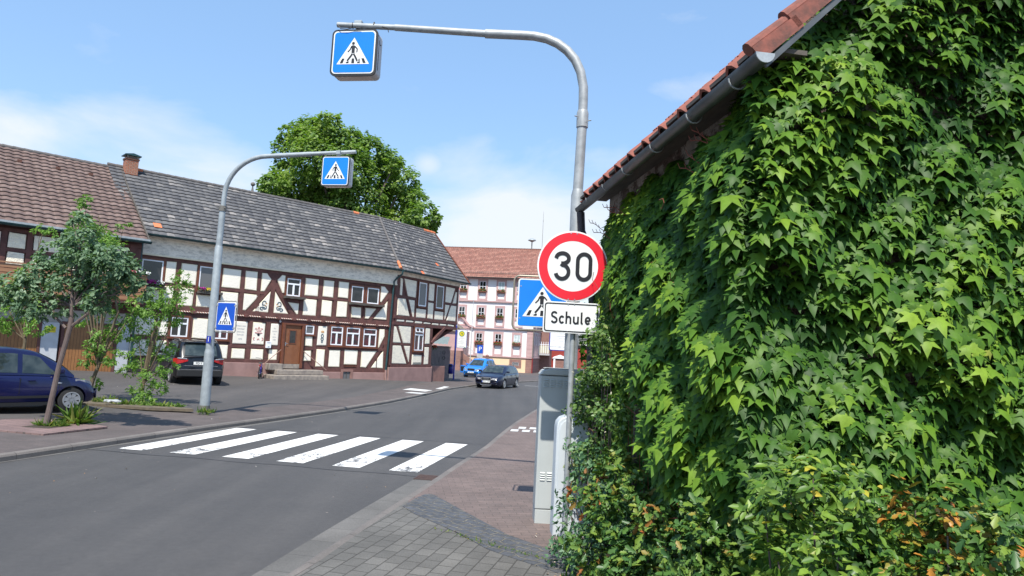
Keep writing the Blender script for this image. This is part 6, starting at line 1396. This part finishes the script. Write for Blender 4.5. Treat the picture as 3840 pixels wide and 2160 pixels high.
# bicycle at the steps
bk=thing('bicycle',"small child's bicycle seen from behind, leaning by the stone steps",'bicycle',(-11.55,32.0,.1),radians(104))
m=MB()
for x,nm in ((0,1),(.88,2)):
    m=MB(); m.tube([(x+.25*cos(q),0,.27+.25*sin(q)) for q in [2*pi*i/24 for i in range(25)]],.024,8,cap=False); wt_=m.build('wheel',M['tyre'],bk,smooth=60); m=MB(); [m.tube([(x,0,.27),(x+.24*cos(q),0,.27+.24*sin(q))],.003,4) for q in [2*pi*i/10 for i in range(10)]]; m.tube([(x,-.04,.27),(x,.04,.27)],.02,8); m.build('spokes',M['chrome'],wt_)
m=MB(); fr=plain('violet_frame_paint',(.08,.04,.35),.35); [m.tube(q,.016,8) for q in (((0,0,.27),(.33,0,.28)),((.33,0,.28),(.24,0,.62)),((.24,0,.58),(.72,0,.62)),((.33,0,.28),(.72,0,.56)),((.70,0,.72),(.88,0,.27)),((0,.05,.27),(.24,.02,.58)),((0,-.05,.27),(.24,-.02,.58)))]; m.build('frame',fr,bk)
m=MB(); m.tube([(.24,0,.6),(.22,0,.74)],.012,8); m.prism([(.08,.74),(.36,.76),(.36,.79),(.1,.80)],-.08,.08); m.build('saddle',M['plastic'],bk,bevel=.02)
m=MB(); m.tube([(.70,0,.7),(.68,0,.88),(.68,.06,.96),(.62,.29,.98)],.011,8); m.tube([(.68,0,.88),(.68,-.06,.96),(.62,-.29,.98)],.011,8); m.build('handlebar',M['plastic'],bk); m=MB(); m.box(-.06,.0,-.03,.03,.62,.68); m.build('rear_reflector',M['lamp_red'],bk); m=MB(); m.tube([(-.27,0,.27)]+[(.29*cos(q),0,.27+.29*sin(q)) for q in (2.6,2.2,1.8,1.5)],.028,6); m.build('mudguard',M['paint_black'],bk)
m=MB(); m.tube([(.33,-.16,.2),(.33,-.08,.28),(.33,.08,.28),(.33,.16,.36)],.012,6); m.build('pedal_crank',M['rust'],bk)
m=MB(); m.tube([(.05,.04,.27),(.0,.2,.0)],.008,5); m.build('kick_stand',M['galvdark'],bk)

# ------------------------------------------------------------------ ivy covered building on the right
ZO=.12; PX,PY=1.16,8.34; dx,dy=.62,-4.30; dl=math.hypot(dx,dy); sd_=Vector((dx/dl,dy/dl,0))      # street wall direction, towards the camera
GA=atan2(dy,dx)
barnR=thing('ivy_building','old stone building under climbing ivy with clay tiled roof at right','house',(PX,PY,ZO),GA)
# local frame: x along the street wall towards the camera, -y is outwards?  street side is at local -y
# outward normal of street wall (to the left/-x world) = local -y  when rotated by GA
LW=4.03
m=MB(); m.box(0,LW,.0,5.2,-.3,4.15); m.add([(LW,0,4.15),(LW,5.2,4.15),(LW,2.6,6.85),(0,0,4.15),(0,5.2,4.15),(0,2.6,6.85)],[(0,1,2),(5,4,3),(0,2,5,3),(1,4,5,2)]); m.build('wall',M['rubble'],barnR)
m=MB(); m.add([(2.35,-.02,3.55),(2.6,-.03,3.5),(2.75,-.02,3.85),(2.45,-.02,3.95)],[(0,1,2,3)]); m.build('loose_render_flake',M['stone'],barnR,fix=False)
e0=(-.15,-.36,3.90); sl=radians(45)
R0=(-.15,2.6,3.90+2.96*math.tan(sl)); 
def ptile():
    m=MB(); tw=.42; th=.40; n_u=int((LW+.55)/tw); 
    Ls=2.96/cos(sl); rows=int(Ls/th)
    a_=Vector((0,cos(sl),sin(sl))); nn=Vector((0,-sin(sl),cos(sl)))
    prof=[(0,.0),(.08,-.018),(.17,-.026),(.24,-.01),(.30,.04),(.345,.065),(.39,.045),(.42,.0)]
    for r_ in range(rows):
        for c_ in range(n_u):
            o_=Vector((-.15+c_*tw,-.30,3.83+.022))+a_*(r_*th); vs=[]
            for (v,h) in ((-.02,.045),(th*1.05,.012)):
                for x,z in prof: vs.append(o_+Vector((x,0,0))+a_*v+nn*(h+z))
            for x,z in prof: vs.append(o_+Vector((x,0,0))+a_*(-.02)+nn*(.02+z))
            k=len(prof); m.add(vs,[(i,i+1,k+i+1,k+i) for i in range(k-1)]+[(2*k+i,2*k+i+1,i+1,i) for i in range(k-1)])
    return m.build('roof',M['clay'],barnR,smooth=50)
ptile()
# verge tiles with side flange along the gable
m=MB(); a_=Vector((0,cos(sl),sin(sl))); nn=Vector((0,-sin(sl),cos(sl)))
for r_ in range(11):
    o_=Vector((LW+.30,-.34,3.86))+a_*(r_*.33); f0=.05; 
    for p,q,z0,z1 in ((0,.36,-.115,.05),):
        A=o_+nn*(.058); 
        vs=[A+a_*-.02,A+a_*.35-nn*.03,A+a_*.35-nn*.115,A+a_*-.02-nn*.10]
        vs2=[v-Vector((.022,0,0)) for v in vs]; m.add(vs+vs2,[(0,1,2,3),(7,6,5,4),(0,4,5,1),(1,5,6,2),(2,6,7,3),(3,7,4,0)])
    # rolled top
    m.tube([o_+nn*.062-Vector((.05,0,0))-a_*.02,o_+nn*.035-Vector((.05,0,0))+a_*.36],[.045,.038],10)
m.build('verge_tile',M['claydark2'],barnR)
m=MB(); m.beam(tuple(Vector((LW+.28,-.30,3.79))),tuple(Vector((LW+.28,-.30,3.79))+a_*3.9),.02,.035); m.build('verge_board',M['zinc'],barnR)
m=MB(); m.box(-.15,LW+.25,-.34,.0,3.90,3.93); m.build('soffit',M['wood_old'],barnR)
# gutter hanging at the eave
gt=gutter((-.25,-.32,3.80),(LW+.32,-.32,3.85),.060,M['zinc'],barnR)
m=MB(); m.prism(arc(-.32,3.85,.062,.062,180,360,12),LW+.318,LW+.326,axis='x'); m.build('gutter_end_cap',M['zincbright'],barnR)
m=MB(); [m.tube([(x,-.32+.064*cos(q),3.82-.064*sin(q)) for q in [pi*i/8 for i in range(9)]],.006,5) for x in (.3,1.0,1.7,2.5,3.3,4.0)]; m.each('gutter_bracket',M['galv'],barnR)
m=MB(); m.tube([(-.18,-.32,3.74),(-.18,-.30,3.5),(-.12,-.14,3.1),(-.12,-.12,.0)],.05,10); m.build('downpipe',plain('dark_downpipe',(.05,.04,.045),.6),barnR,smooth=50)
# ivy leaves (one continuous climber)
WB=Matrix.Translation((PX,PY,0))@Matrix.Rotation(GA,4,'Z')
ivy=thing('ivy_climber','dense glossy green Boston ivy covering the stone wall at right','climber',(PX,PY,.0),GA)
rs=np.random.RandomState(11)
def sn(x,y,s,ph): return np.sin(x*s+ph)*np.cos(y*s*1.13+ph*1.7)
def bulge(t,h,ph=0):
    v=.5+.30*sn(t,h,1.7,ph)+.24*sn(t+h*.4,h,3.9,ph+2)+.20*sn(t,h-t*.3,8.3,ph+4)
    return np.clip(v,0,1.2)
def ivypatch(n,tfun,layer,smin,smax,facing):
    T_,Hh=tfun(n)
    return T_,Hh
def street(n):
    t=-.12+rs.rand(n)*(LW+.2); h=rs.rand(n)*4.1
    top=np.interp(t,[-.2,.1,.9,1.84,2.65,3.2,3.45,3.9,4.4],[3.3,3.72,3.84,3.88,3.80,3.84,3.98,4.12,4.16])+.07*np.sin(t*9)
    k=(h<top); 
    hole=((t-1.9)/.75)**2+((h-1.35)/.6)**2<1     # shaded hollow with young shoots
    k&=~(hole&(rs.rand(n)<.6)); return t[k],h[k],hole[k]
def addleaves(P,N,U,S,Rn): PL.append((P,N,U,S,Rn))
PL=[]
t,h,hole=street(33000)
b_=(bulge(t,h)*.40+.10)*(.30+.78*np.clip((t-.1)/2.6,0,1)); top=np.interp(t,[-.2,4.4],[3.6,4.1]); b_*=np.clip((top+.12-h)/.8,.16,1); b_[hole]*=.25; b_*=np.clip(.35+.65*(h-.5)/.9,.35,1)
b_=b_*(.35+.65*rs.rand(len(t))**.45)
P=np.stack([t,-b_,h],1)
gx=(bulge(t+.05,h)-bulge(t-.05,h))/.1*.30; gh=(bulge(t,h+.05)-bulge(t,h-.05))/.1*.30
n=len(t); jit=rdirs(rs,n)*.33
N=np.stack([gx*.5+.80,-np.ones(n)*.75,gh*.5+1.0],1)+jit*1.25; U=np.stack([.15*rs.normal(size=n)+.1,-.38+.1*rs.normal(size=n),-np.ones(n)*.85],1)+rdirs(rs,n)*.28
size=(.074+.022*np.clip(t/3,0,1))*(.38+1.15*rs.rand(n)**1.3); 
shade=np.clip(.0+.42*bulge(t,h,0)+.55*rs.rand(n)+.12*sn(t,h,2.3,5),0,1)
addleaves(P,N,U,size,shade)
# gable side: local x = LW + depth, y across
n=19000; y=-.30+rs.rand(n)*2.9; h=rs.rand(n)*6.0; top=3.96+(y+.30)*1.07; k=h<top-.02; y=y[k];h=h[k]; n=len(y)
b_=(bulge(y+7,h,3)*.34+.06)*np.clip((top[k]+.2-h)/.7,.2,1); b_=b_*(.35+.65*rs.rand(n)**.45)
P=np.stack([LW+b_,y,h],1); gy=(bulge(y+7.05,h,3)-bulge(y+6.95,h,3))/.1*.20; gh=(bulge(y+7,h+.05,3)-bulge(y+7,h-.05,3))/.1*.20
N=np.stack([np.ones(n),-gy*.9-.15,gh*.9+.85],1)+rdirs(rs,n)*.42; U=np.stack([.38+.1*rs.normal(size=n),.15*rs.normal(size=n),-np.ones(n)*.85],1)+rdirs(rs,n)*.28
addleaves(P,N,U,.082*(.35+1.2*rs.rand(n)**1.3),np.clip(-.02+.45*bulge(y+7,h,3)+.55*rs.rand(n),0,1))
n=3500; y=-.3+rs.rand(n)*2.6; h=rs.rand(n)*6.0; k=h<4.0+(y+.3)*1.07; y=y[k];h=h[k];n=len(y)
addleaves(np.stack([LW+.04+.06*rs.rand(n),y,h],1),np.stack([np.ones(n),0*y,.6*np.ones(n)],1)+rdirs(rs,n)*.3,np.stack([.3*np.ones(n),0*y,-np.ones(n)],1)+rdirs(rs,n)*.4,.10*(.6+.6*rs.rand(n)),.4*rs.rand(n))
# far end turns round the corner
n=700; y=rs.rand(n)*.9-.25; h=rs.rand(n)*3.3; P=np.stack([-.06-.16*rs.rand(n),y,h],1); N=np.stack([-np.ones(n),-.5*np.ones(n),.5*np.ones(n)],1)+rdirs(rs,n)*.4; U=np.stack([-.3*np.ones(n),-.2*np.ones(n),-np.ones(n)],1)+rdirs(rs,n)*.3
addleaves(P,N,U,.075*(.6+.8*rs.rand(n)),rs.rand(n)*.8)
cat_=[np.concatenate([q[i] for q in PL]) for i in range(5)]
small=rs.rand(len(cat_[3]))<.38; cat_[3]=np.where(small,cat_[3]*.62,cat_[3]*1.04)
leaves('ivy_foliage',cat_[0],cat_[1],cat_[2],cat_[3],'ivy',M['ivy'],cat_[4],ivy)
# small fresh shoots
n=1500; t=rs.rand(n)*LW; h=rs.rand(n)*3.4+.3; c=rs.randint(0,60,n); ct=rs.rand(60)*LW; ch=rs.rand(60)*3.2+.3
t=ct[c]+rs.normal(size=n)*.07; h=ch[c]+rs.normal(size=n)*.06; b_=bulge(t,h)*.30+.07+.05*rs.rand(n)
leaves('young_shoots',np.stack([t,-b_,h],1),np.stack([rs.normal(size=n)*.5,-np.ones(n),np.ones(n)*.9],1),rdirs(rs,n)+np.array([0,-.5,-.4]),.045*(.6+.7*rs.rand(n)),'lance',M['ivy'],.7+.28*rs.rand(n),ivy,width=1.7)
m=MB(); rr_=random.Random(5)
for i in range(26):
    t_=rr_.uniform(0,LW);h_=rr_.uniform(.6,3.5); P_=[(t_,-.3,h_)]; 
    for k_ in range(4): q=P_[-1]; P_.append((q[0]+rr_.uniform(-.08,.08),q[1]-rr_.uniform(0,.04),q[2]+rr_.uniform(-.05,.09)))
    m.tube(P_,.003,4)
for i,(t_,h_) in enumerate(((.3,3.55),(.5,3.42),(.1,3.3),(1.0,3.62),(3.25,3.6),(3.35,3.75),(3.1,3.5),(3.3,3.68),(.9,3.66))):
    P_=[(t_,-.10,h_)]
    for k_ in range(5): q=P_[-1]; P_.append((q[0]-.03+rr_.uniform(-.02,.02),q[1]-.035,q[2]+.02*math.sin(k_+i)+.02))
    m.tube(P_,.004,4); [m.tube([q,(q[0],q[1]-.02,q[2]+.04)],.003,4) for q in P_[2:]]
for i in range(9):
    t_=1.5+i*.11; m.tube([(t_,-.12,.7+.1*rr_.random()),(t_+.03,-.16,1.2),(t_-.04,-.15,1.6+.3*rr_.random())],.004,4)
m.each('tendril',M['twig'],ivy)
m=MB(); 
for i in range(30):
    t_=rr_.uniform(0,LW); P_=[(t_,-.02,0)]; 
    for k_ in range(7): q=P_[-1]; P_.append((q[0]+rr_.uniform(-.15,.15),-.02-.03*rr_.random(),q[2]+.5))
    m.tube(P_,[.022-.0025*j for j in range(8)],5)
m.build('stem',M['bark'],ivy)
# weathered trellis posts in the hollow
tr=thing('trellis','weathered grey wooden trellis posts showing through the shaded ivy hollow','trellis',(PX,PY,0),GA); m=MB(); m.box(1.78,1.82,-.2,-.16,.3,2.2); m.box(2.66,2.71,-.26,-.22,.2,1.55); m.box(2.35,2.71,-.24,-.21,1.46,1.52); m.build('batten',M['wood_old'],tr)

# ------------------------------------------------------------------ shrubs at the foot of the wall
def shrub(name,label,cat,loc,blobs,per,size,shape,mat,seed,width=1.,stemmat=None,tips=None,**k):
    t=thing(name,label,cat,loc,0,'shrubs along the ivy wall')
    B=[(x-loc[0],y-loc[1],z-loc[2],r) for x,y,z,r in blobs]
    crown('foliage',B,per,size,shape,mat,t,seed,width=width,**k)
    m=MB(); rr_=random.Random(seed)
    for x,y,z,r in B:
        m.tube([(rr_.uniform(-.08,.08),rr_.uniform(-.08,.08)+.15,0),(x*.6,y*.6+.16,z*.45),(x+rr_.uniform(-.05,.05),y+.10,z)],[.010,.008,.004],5)
    m.build('stem',stemmat or M['bark'],t); return t
# trailing clematis: climbs the far part of the wall
cl_=[]
rr_=random.Random(8)
for i in range(46):
    t_=rr_.uniform(-.1,1.75); h_=rr_.uniform(.75,2.35); 
    if t_>.25 and not (h_>1.95 and t_<.9) and ((t_-.9)/1.15)**2+((h_-1.5)/.95)**2<1: p=WB@Vector((t_,-.30-.05*rr_.random(),h_)); cl_.append((p.x,p.y,p.z,rr_.uniform(.14,.24)))
t=shrub('clematis','pale green clematis tangle over the ivy next to the tall grey cabinet','climbing plant',(1.1,7.4,.03),cl_,5200,.048,'lance',M['clematis'],31,width=1.9,inner=.2)
n=60; P=np.array([cl_[i%len(cl_)][:3] for i in range(n)])+rs.normal(size=(n,3))*.12-np.array([1.1+.12,7.4+.12,.03]); leaves('seed_tail',P,rdirs(rs,n),rdirs(rs,n)+np.array([0,0,-.6]),.035*np.ones(n),'lance',plain('cream_buds',(.5,.48,.35),.7),rs.rand(n),t,width=1)
shrub('rose_bush','blue green rose and mahonia shrub at the foot of the sign post','shrub',(.95,6.7,.04),[(.78,6.85,.55,.26),(.72,6.75,.28,.24),(.86,6.6,.3,.26),(.95,6.4,.35,.3),(.9,6.95,.85,.24),(1.05,6.7,.75,.28),(.80,6.9,1.0,.12),(.82,6.95,1.12,.14),(.60,6.75,.72,.08),(1.1,6.3,.7,.28),(.62,6.7,.18,.16),(.82,6.35,.15,.18),(.70,7.05,1.15,.12)],3000,.056,'lance',M['rose'],41,width=1.6,inner=.5)
shrub('mahonia','mid green mahonia with red tinged leaves low behind the setts','shrub',(1.2,5.9,.04),[(0.86,6.0,0.4,0.3),(0.91,5.65,0.3,0.28),(1.06,5.75,0.75,0.3),(1.11,5.4,0.45,0.3),(1.16,5.65,1.0,0.22),(1.01,5.3,0.2,0.24),(1.16,5.15,0.5,0.28),(1.21,5.25,0.85,0.24),(0.86,6.25,0.85,0.24),(1.01,6.2,1.05,0.2),(1.18,4.95,0.3,0.26),(1.31,4.95,0.7,0.26),(1.36,4.8,1.0,0.2)],4200,.064,'holly',M['mahonia'],42,inner=.5,width=1.15,clump=9)
shrub('mahonia','glossy mahonia with browned leaves in the lower middle of the hedge','shrub',(1.45,4.5,.04),[(1.18,4.5,0.5,0.28),(1.33,4.3,0.75,0.28),(1.23,4.15,0.4,0.28),(1.43,4.6,1.05,0.22),(1.38,4.0,0.35,0.28),(1.28,4.45,0.9,0.22),(1.48,4.1,0.7,0.25),(1.23,4.7,0.2,0.25)],4200,.062,'holly',M['mahonia'],43,inner=.5,width=1.15,clump=9)
shrub('spindle_bush','light green evergreen bush with yellow leaves in front of the ivy corner','shrub',(1.7,3.55,.04),[(1.5,3.6,1.42,.22),(1.68,3.55,1.5,.24),(1.45,3.45,1.1,.26),(1.68,3.4,1.15,.28),(1.5,3.3,.8,.28),(1.72,3.3,.85,.26),(1.4,3.55,.7,.24),(1.55,3.25,.45,.28),(1.75,3.2,.55,.22),(1.42,3.75,1.25,.18),(1.78,3.55,1.40,.18),(1.6,3.15,.15,.26)],5200,.060,'oval',M['euonymus'],44,inner=.55,width=.85,up=.8,droop=-.2,clump=9)
shrub('mahonia','mahonia with orange young shoots in the bottom right corner','shrub',(2.1,3.1,.04),[(1.95,3.05,1.15,.22),(2.1,3.1,1.35,.22),(2.25,3.05,1.15,.26),(2.05,2.9,.85,.26),(2.3,2.9,.85,.28),(2.0,3.3,1.42,.18),(2.15,3.35,1.45,.16),(2.45,3.0,1.05,.26),(1.95,2.8,.5,.28),(2.25,2.75,.5,.28),(2.6,2.95,1.1,.24),(2.5,2.8,.7,.28),(1.95,3.2,1.2,.2)],4600,.058,'holly',M['mahonia_o'],45,inner=.55,width=1.1,up=.7,clump=10)
# berries
bt=M['slate']; m=MB()
pf_=thing('rose_flower','single pink blossom low among the mahonia leaves','flower',(1.43,3.30,.62)); m=MB(); [m.add([(0,0,0),(.03*cos(q),.0,.03*sin(q)),(.05*cos(q+.4),-.01,.05*sin(q+.4)),(.03*cos(q+.8),0,.03*sin(q+.8))],[(0,1,2,3)]) for q in [i*1.25 for i in range(5)]]; m.build('petals',M['flower_pink'],pf_,fix=False); pf_.location=(1.36,3.02,.72)

# ------------------------------------------------------------------ trees
def branchy(m,base,tips,r0,rr_,mid=.5):
    for q in tips:
        b=Vector(base);q=Vector(q); mdl=b.lerp(q,.5)+Vector((rr_.uniform(-.1,.1),rr_.uniform(-.1,.1),rr_.uniform(.0,.1)))*(q-b).length*.5
        m.tube([b,mdl,q],[r0,r0*.65,r0*.25],6)
LB=[(-16.14,55.8,20.12,1.1),(-19.12,60.1,20.75,1.3),(-20.53,59.6,20.22,1.0),(-15.05,56.5,18.76,1.5),(-13.89,58.0,19.45,.9),(-12.89,57.7,18.35,1.45),(-11.53,58.9,17.88,1.2),(-20.8,59.7,18.54,1.22),(-16.68,55.6,17.19,2.03),(-14.2,55.2,16.2,2.03),(-12.18,60.0,16.7,1.69),(-9.8,57.6,16.03,1.22),(-20.76,59.6,16.5,1.22),(-19.91,55.0,14.36,1.08),(-18.82,57.7,15.06,1.69),(-16.88,59.3,15.2,2.03),(-13.3,56.4,13.67,2.03),(-11.09,60.7,14.72,1.69),(-9.28,60.4,15.12,1.02),(-7.73,55.2,12.54,1.22),(-6.74,55.2,12.49,.6),(-10.18,58.2,12.49,1.52),(-8.78,60.6,12.47,1.02),(-7.11,57.3,11.96,.61),(-19.96,56.3,13.65,1.02),(-17.6,58.2,20.3,1.0),(-18.0,57.0,18.8,1.5),(-16.5,58,18.7,1.3),(-14.8,58.5,20.1,.7),(-18.4,59,13.4,1.6),(-15.4,57,12.9,1.7),(-12,57,12,1.6),(-8.6,57,14.2,.9),(-10.6,56.5,17.2,.7),(-17.3,58,21.2,.6),(-21.4,58.5,15.2,.7)]
lt=thing('linden_tree','large round green linden tree behind the grey tiled roof','tree',(-14,58,0),0)
crown('crown',[(x+14,y-58,z,r*1.08) for x,y,z,r in LB],640,.28,'oval',M['linden'],lt,51,flat=.95,inner=.5,width=1.2,clump=17,up=.9)
m=MB(); rr_=random.Random(2); m.tube([(0,0,-.5),(0,0,4),(-.3,0,8)],[.6,.5,.4],12); branchy(m,(-.3,0,8),[(x+14,y-58,z-.3) for x,y,z,r in LB],.2,rr_); m.build('trunk',M['bark'],lt)
SB=[(-9.18,14.1,3.94,.25),(-9.47,14.1,3.59,.36),(-8.22,13.3,3.5,.34),(-7.91,13.3,3.37,.40),(-9.66,14.0,3.15,.40),(-8.99,13.9,3.0,.46),(-8.37,13.8,2.95,.4),(-7.67,13.4,3.26,.30),(-9.84,13.7,2.86,.36),(-9.55,13.7,2.48,.34),(-8.97,13.7,2.5,.26),(-8.11,13.4,2.62,.26),(-7.57,13.5,3.04,.22),(-7.92,13.5,3.57,.24),(-10.15,13.9,2.62,.24),(-8.75,13.7,3.5,.4),(-8.6,13.5,3.9,.28),(-8.95,13.8,4.3,.18),(-7.35,13.5,2.85,.2),(-10.3,13.9,2.95,.18)]
st=thing('young_tree','young grey green whitebeam tree with a slanting thin trunk on the brick patch','tree',(-9.06,13.66,.12))
crown('crown',[(x+9.06,y-13.66,z-.12,r*1.05) for x,y,z,r in SB],4200,.088,'oval',M['whitebeam'],st,52,inner=.25,width=1.0,clump=12,up=.7)
m=MB(); m.tube([(0,0,-.1),(.05,0,.3),(.15,0,1.2),(.28,0,1.95),(.30,0,2.15)],[.065,.056,.048,.046,.044],10); m.tube([(.28,0,1.95),(.26,0,2.8),(.32,0,3.5),(.1,0,4.1)],[.045,.035,.02,.008],8)
m.tube([(.2,0,1.95),(-.03,0,2.15),(-.12,0,2.35),(-.4,.05,2.55)],[.028,.022,.018,.008],7); m.tube([(.32,0,2.0),(.6,0,2.25),(.95,-.05,2.55),(1.3,-.1,2.8)],[.032,.024,.018,.008],7)
branchy(m,(.28,0,2.4),[(x+9.06,y-13.66,z-.12) for x,y,z,r in SB],.02,random.Random(3)); m.build('trunk',M['bark'],st)
S1=[(-11.51,18.0,5.42,.24),(-11.9,18.4,4.93,.35),(-11.27,18.1,4.81,.35),(-11.2,18.4,4.54,.32),(-10.71,18.5,4.9,.17),(-11.96,17.8,4.5,.27),(-10.54,17.7,4.24,.33),(-11.51,18.0,4.02,.40),(-10.78,18.9,2.08,.38),(-10.81,18.3,1.74,.38),(-10.5,18.7,2.52,.34),(-11.09,18.3,1.3,.28),(-11.2,18.5,.65,.26),(-10.23,17.9,1.35,.24),(-10.07,18.5,2.86,.30),(-11.3,18.2,3.2,.4),(-10.6,18.2,3.4,.3),(-11.5,18.5,2.4,.3)]
s1=thing('sapling','tall light green sapling growing behind the young tree beside the blue car','tree',(-11.15,18.35,.14))
crown('crown',[(x+11.15,y-18.35,z-.14,r*1.1) for x,y,z,r in S1],2100,.10,'lance',M['ash'],s1,53,inner=.2,width=1.3,clump=14,droop=.5)
m=MB(); m.tube([(0,0,-.1),(.12,0,.6),(.35,0,1.4),(.6,0,2.4),(.2,0,3.8),(-.2,0,5.0)],[.06,.05,.04,.03,.02,.01],8); branchy(m,(.2,0,1.0),[(x+11.15,y-18.35,z-.14) for x,y,z,r in S1],.025,random.Random(4)); m.build('trunk',M['bark2'],s1)
S3=[(-13.28,18.9,4.72,.2),(-13.77,19.0,2.35,.4),(-13.0,18.9,2.05,.3),(-13.6,19,3.2,.4),(-14.3,19,3.0,.4),(-14.2,19,2.2,.4),(-13.0,18.9,2.7,.3)]
s3=thing('sapling','light green sapling rising over the roof of the dark blue hatchback','tree',(-13.6,19.2,.2))
crown('crown',[(x+13.6,y-19.2,z-.2,r*1.15) for x,y,z,r in S3],1500,.10,'lance',M['ash'],s3,54,inner=.2,width=1.3,clump=14,droop=.5)
m=MB(); m.tube([(0,0,-.1),(.05,0,1.4),(-.1,0,2.8),(.2,0,4.5)],[.05,.04,.03,.01],7); branchy(m,(0,0,1.5),[(x+13.6,y-19.2,z-.2) for x,y,z,r in S3],.02,random.Random(5)); m.build('trunk',M['bark2'],s3)
S2=[(-8.95,18.5,3.62,.18),(-9.0,18.4,3.34,.27),(-9.45,18.7,3.01,.34),(-8.98,18.5,2.81,.27),(-9.56,18.4,2.55,.34),(-9.29,18.7,2.47,.28),(-10.05,19.2,1.9,.34),(-9.62,19.1,1.59,.30),(-10.25,19.1,1.34,.34),(-9.17,18.5,1.19,.22),(-9.74,18.8,.83,.32),(-9.9,18.6,.45,.26),(-9.4,18.5,.49,.24),(-9.67,18.4,.32,.22),(-9.9,18.7,2.9,.28),(-10.3,18.9,2.35,.25),(-10.35,18.8,1.0,.24)]
s2=thing('sapling','leafy green bush sapling standing between the hatchback and the black car','tree',(-9.95,18.85,.14))
crown('crown',[(x+9.95,y-18.85,z-.14,r*1.15) for x,y,z,r in S2],2500,.09,'lance',M['ash'],s2,55,inner=.2,width=1.3,clump=12,droop=.4)
m=MB(); m.tube([(0,0,-.1),(0,0,.8),(.1,0,1.8),(.5,0,2.8),(1.0,0,3.5)],[.045,.04,.03,.02,.008],7); branchy(m,(0,0,.5),[(x+9.95,y-18.85,z-.14) for x,y,z,r in S2],.018,random.Random(6)); m.build('trunk',M['bark2'],s2)
# weeds
def weeds(name,label,loc,n,rx,ry,h,mat,seed,shape='lance',size=.2,width=.35):
    rs=np.random.RandomState(seed); a_=rs.rand(n)*2*pi; q=rs.rand(n)**.5; P=np.stack([rx*q*np.cos(a_),ry*q*np.sin(a_),np.zeros(n)],1)
    U=np.stack([.5*rs.normal(size=n),.5*rs.normal(size=n),np.ones(n)*h],1); N=rdirs(rs,n)+np.array([0,-.6,.4])
    o=leaves(name,P,N,U,size*(.5+rs.rand(n)),shape,M[mat],rs.rand(n),None,width=width); o.location=loc; tag(o,label,'weeds',kind='stuff'); return o
weeds('weed_tuft','grass and weeds round the foot of the young tree trunk',(-8.95,13.7,.13),380,.30,.17,.6,'grass',61,size=.14,width=.28)
weeds('weed_strip','weeds and dandelions along the dry kerb between hatchback and left mast',(-9.3,18.0,.16),320,.95,.16,.4,'grass',62,size=.12,width=.9)
weeds('weed_tuft','small grass tuft at the foot of the left mast',(-7.55,17.45,.11),90,.22,.10,.6,'grass',63,size=.13,width=.5)
weeds('weed_tuft','tall yellowish weed in front of the hatchback wheel',(-8.75,14.15,.13),110,.16,.10,1.6,'grass',64,size=.38,width=.35)
weeds('weed_tuft','dry grass between the hatchback nose and the sapling',(-10.6,18.3,.17),160,.4,.25,.6,'grass',65,size=.15,width=.5)
weeds('weed_tuft','yellow green weeds at the hedge foot beside the dark setts',(.72,6.25,.05),90,.16,.12,.5,'grass',66,size=.10,width=.6)
weeds('moss_joints','tiny moss and weed tufts in the joints along the dark sett strip',(-.1,7.35,.055),160,.9,.05,.5,'grass',67,size=.03,width=.8).rotation_euler=(0,0,radians(-38))
t=thing('foil_litter','crumpled silver foil bag lying in the weeds near the kerb','litter',(-10.1,17.75,.20),.3); m=MB(); rr_=random.Random(1); n=7; vs=[(-.2+.4*i/n,-.07+.14*j/3,.04+rr_.uniform(-.02,.03)) for i in range(n+1) for j in range(4)]; m.add(vs,[(4*i+j,4*i+j+1,4*i+j+5,4*i+j+4) for i in range(n) for j in range(3)]); sf=m.build('foil',M['paperlitter'],t,fix=False); sdm=sf.modifiers.new('s','SOLIDIFY'); sdm.thickness=.03
# crushed scraps and leaf litter on the street (countless small bits)
rs=np.random.RandomState(77); n=200; P=[]
for i in range(n):
    if i<70: y=rs.uniform(4,26); x=rs.uniform(interp(KL,y)+.3,interp(KR,y)-.3); z=zr(y)+.008
    elif i<170: y=rs.uniform(15,30); x=rs.uniform(-14,interp(KL,y)-.4); z=zl(x,y)+.02
    else: y=rs.uniform(5.5,9); x=rs.uniform(.35,1.0); z=.065
    P.append((x,y,z))
P=np.array(P); o=leaves('leaf_litter',P,np.array([[0,0,1]]*n)+rs.normal(size=(n,3))*.25,rdirs(rs,n),(.03*(.5+rs.rand(n))),'oval',leafmat('dry_litter',[(0,(.25,.13,.06)),(.7,(.4,.3,.2)),(1,(.6,.58,.55))],.05,.8,.2),rs.rand(n)); tag(o,'scattered dry leaves and pale scraps on road and paving','litter',kind='stuff')
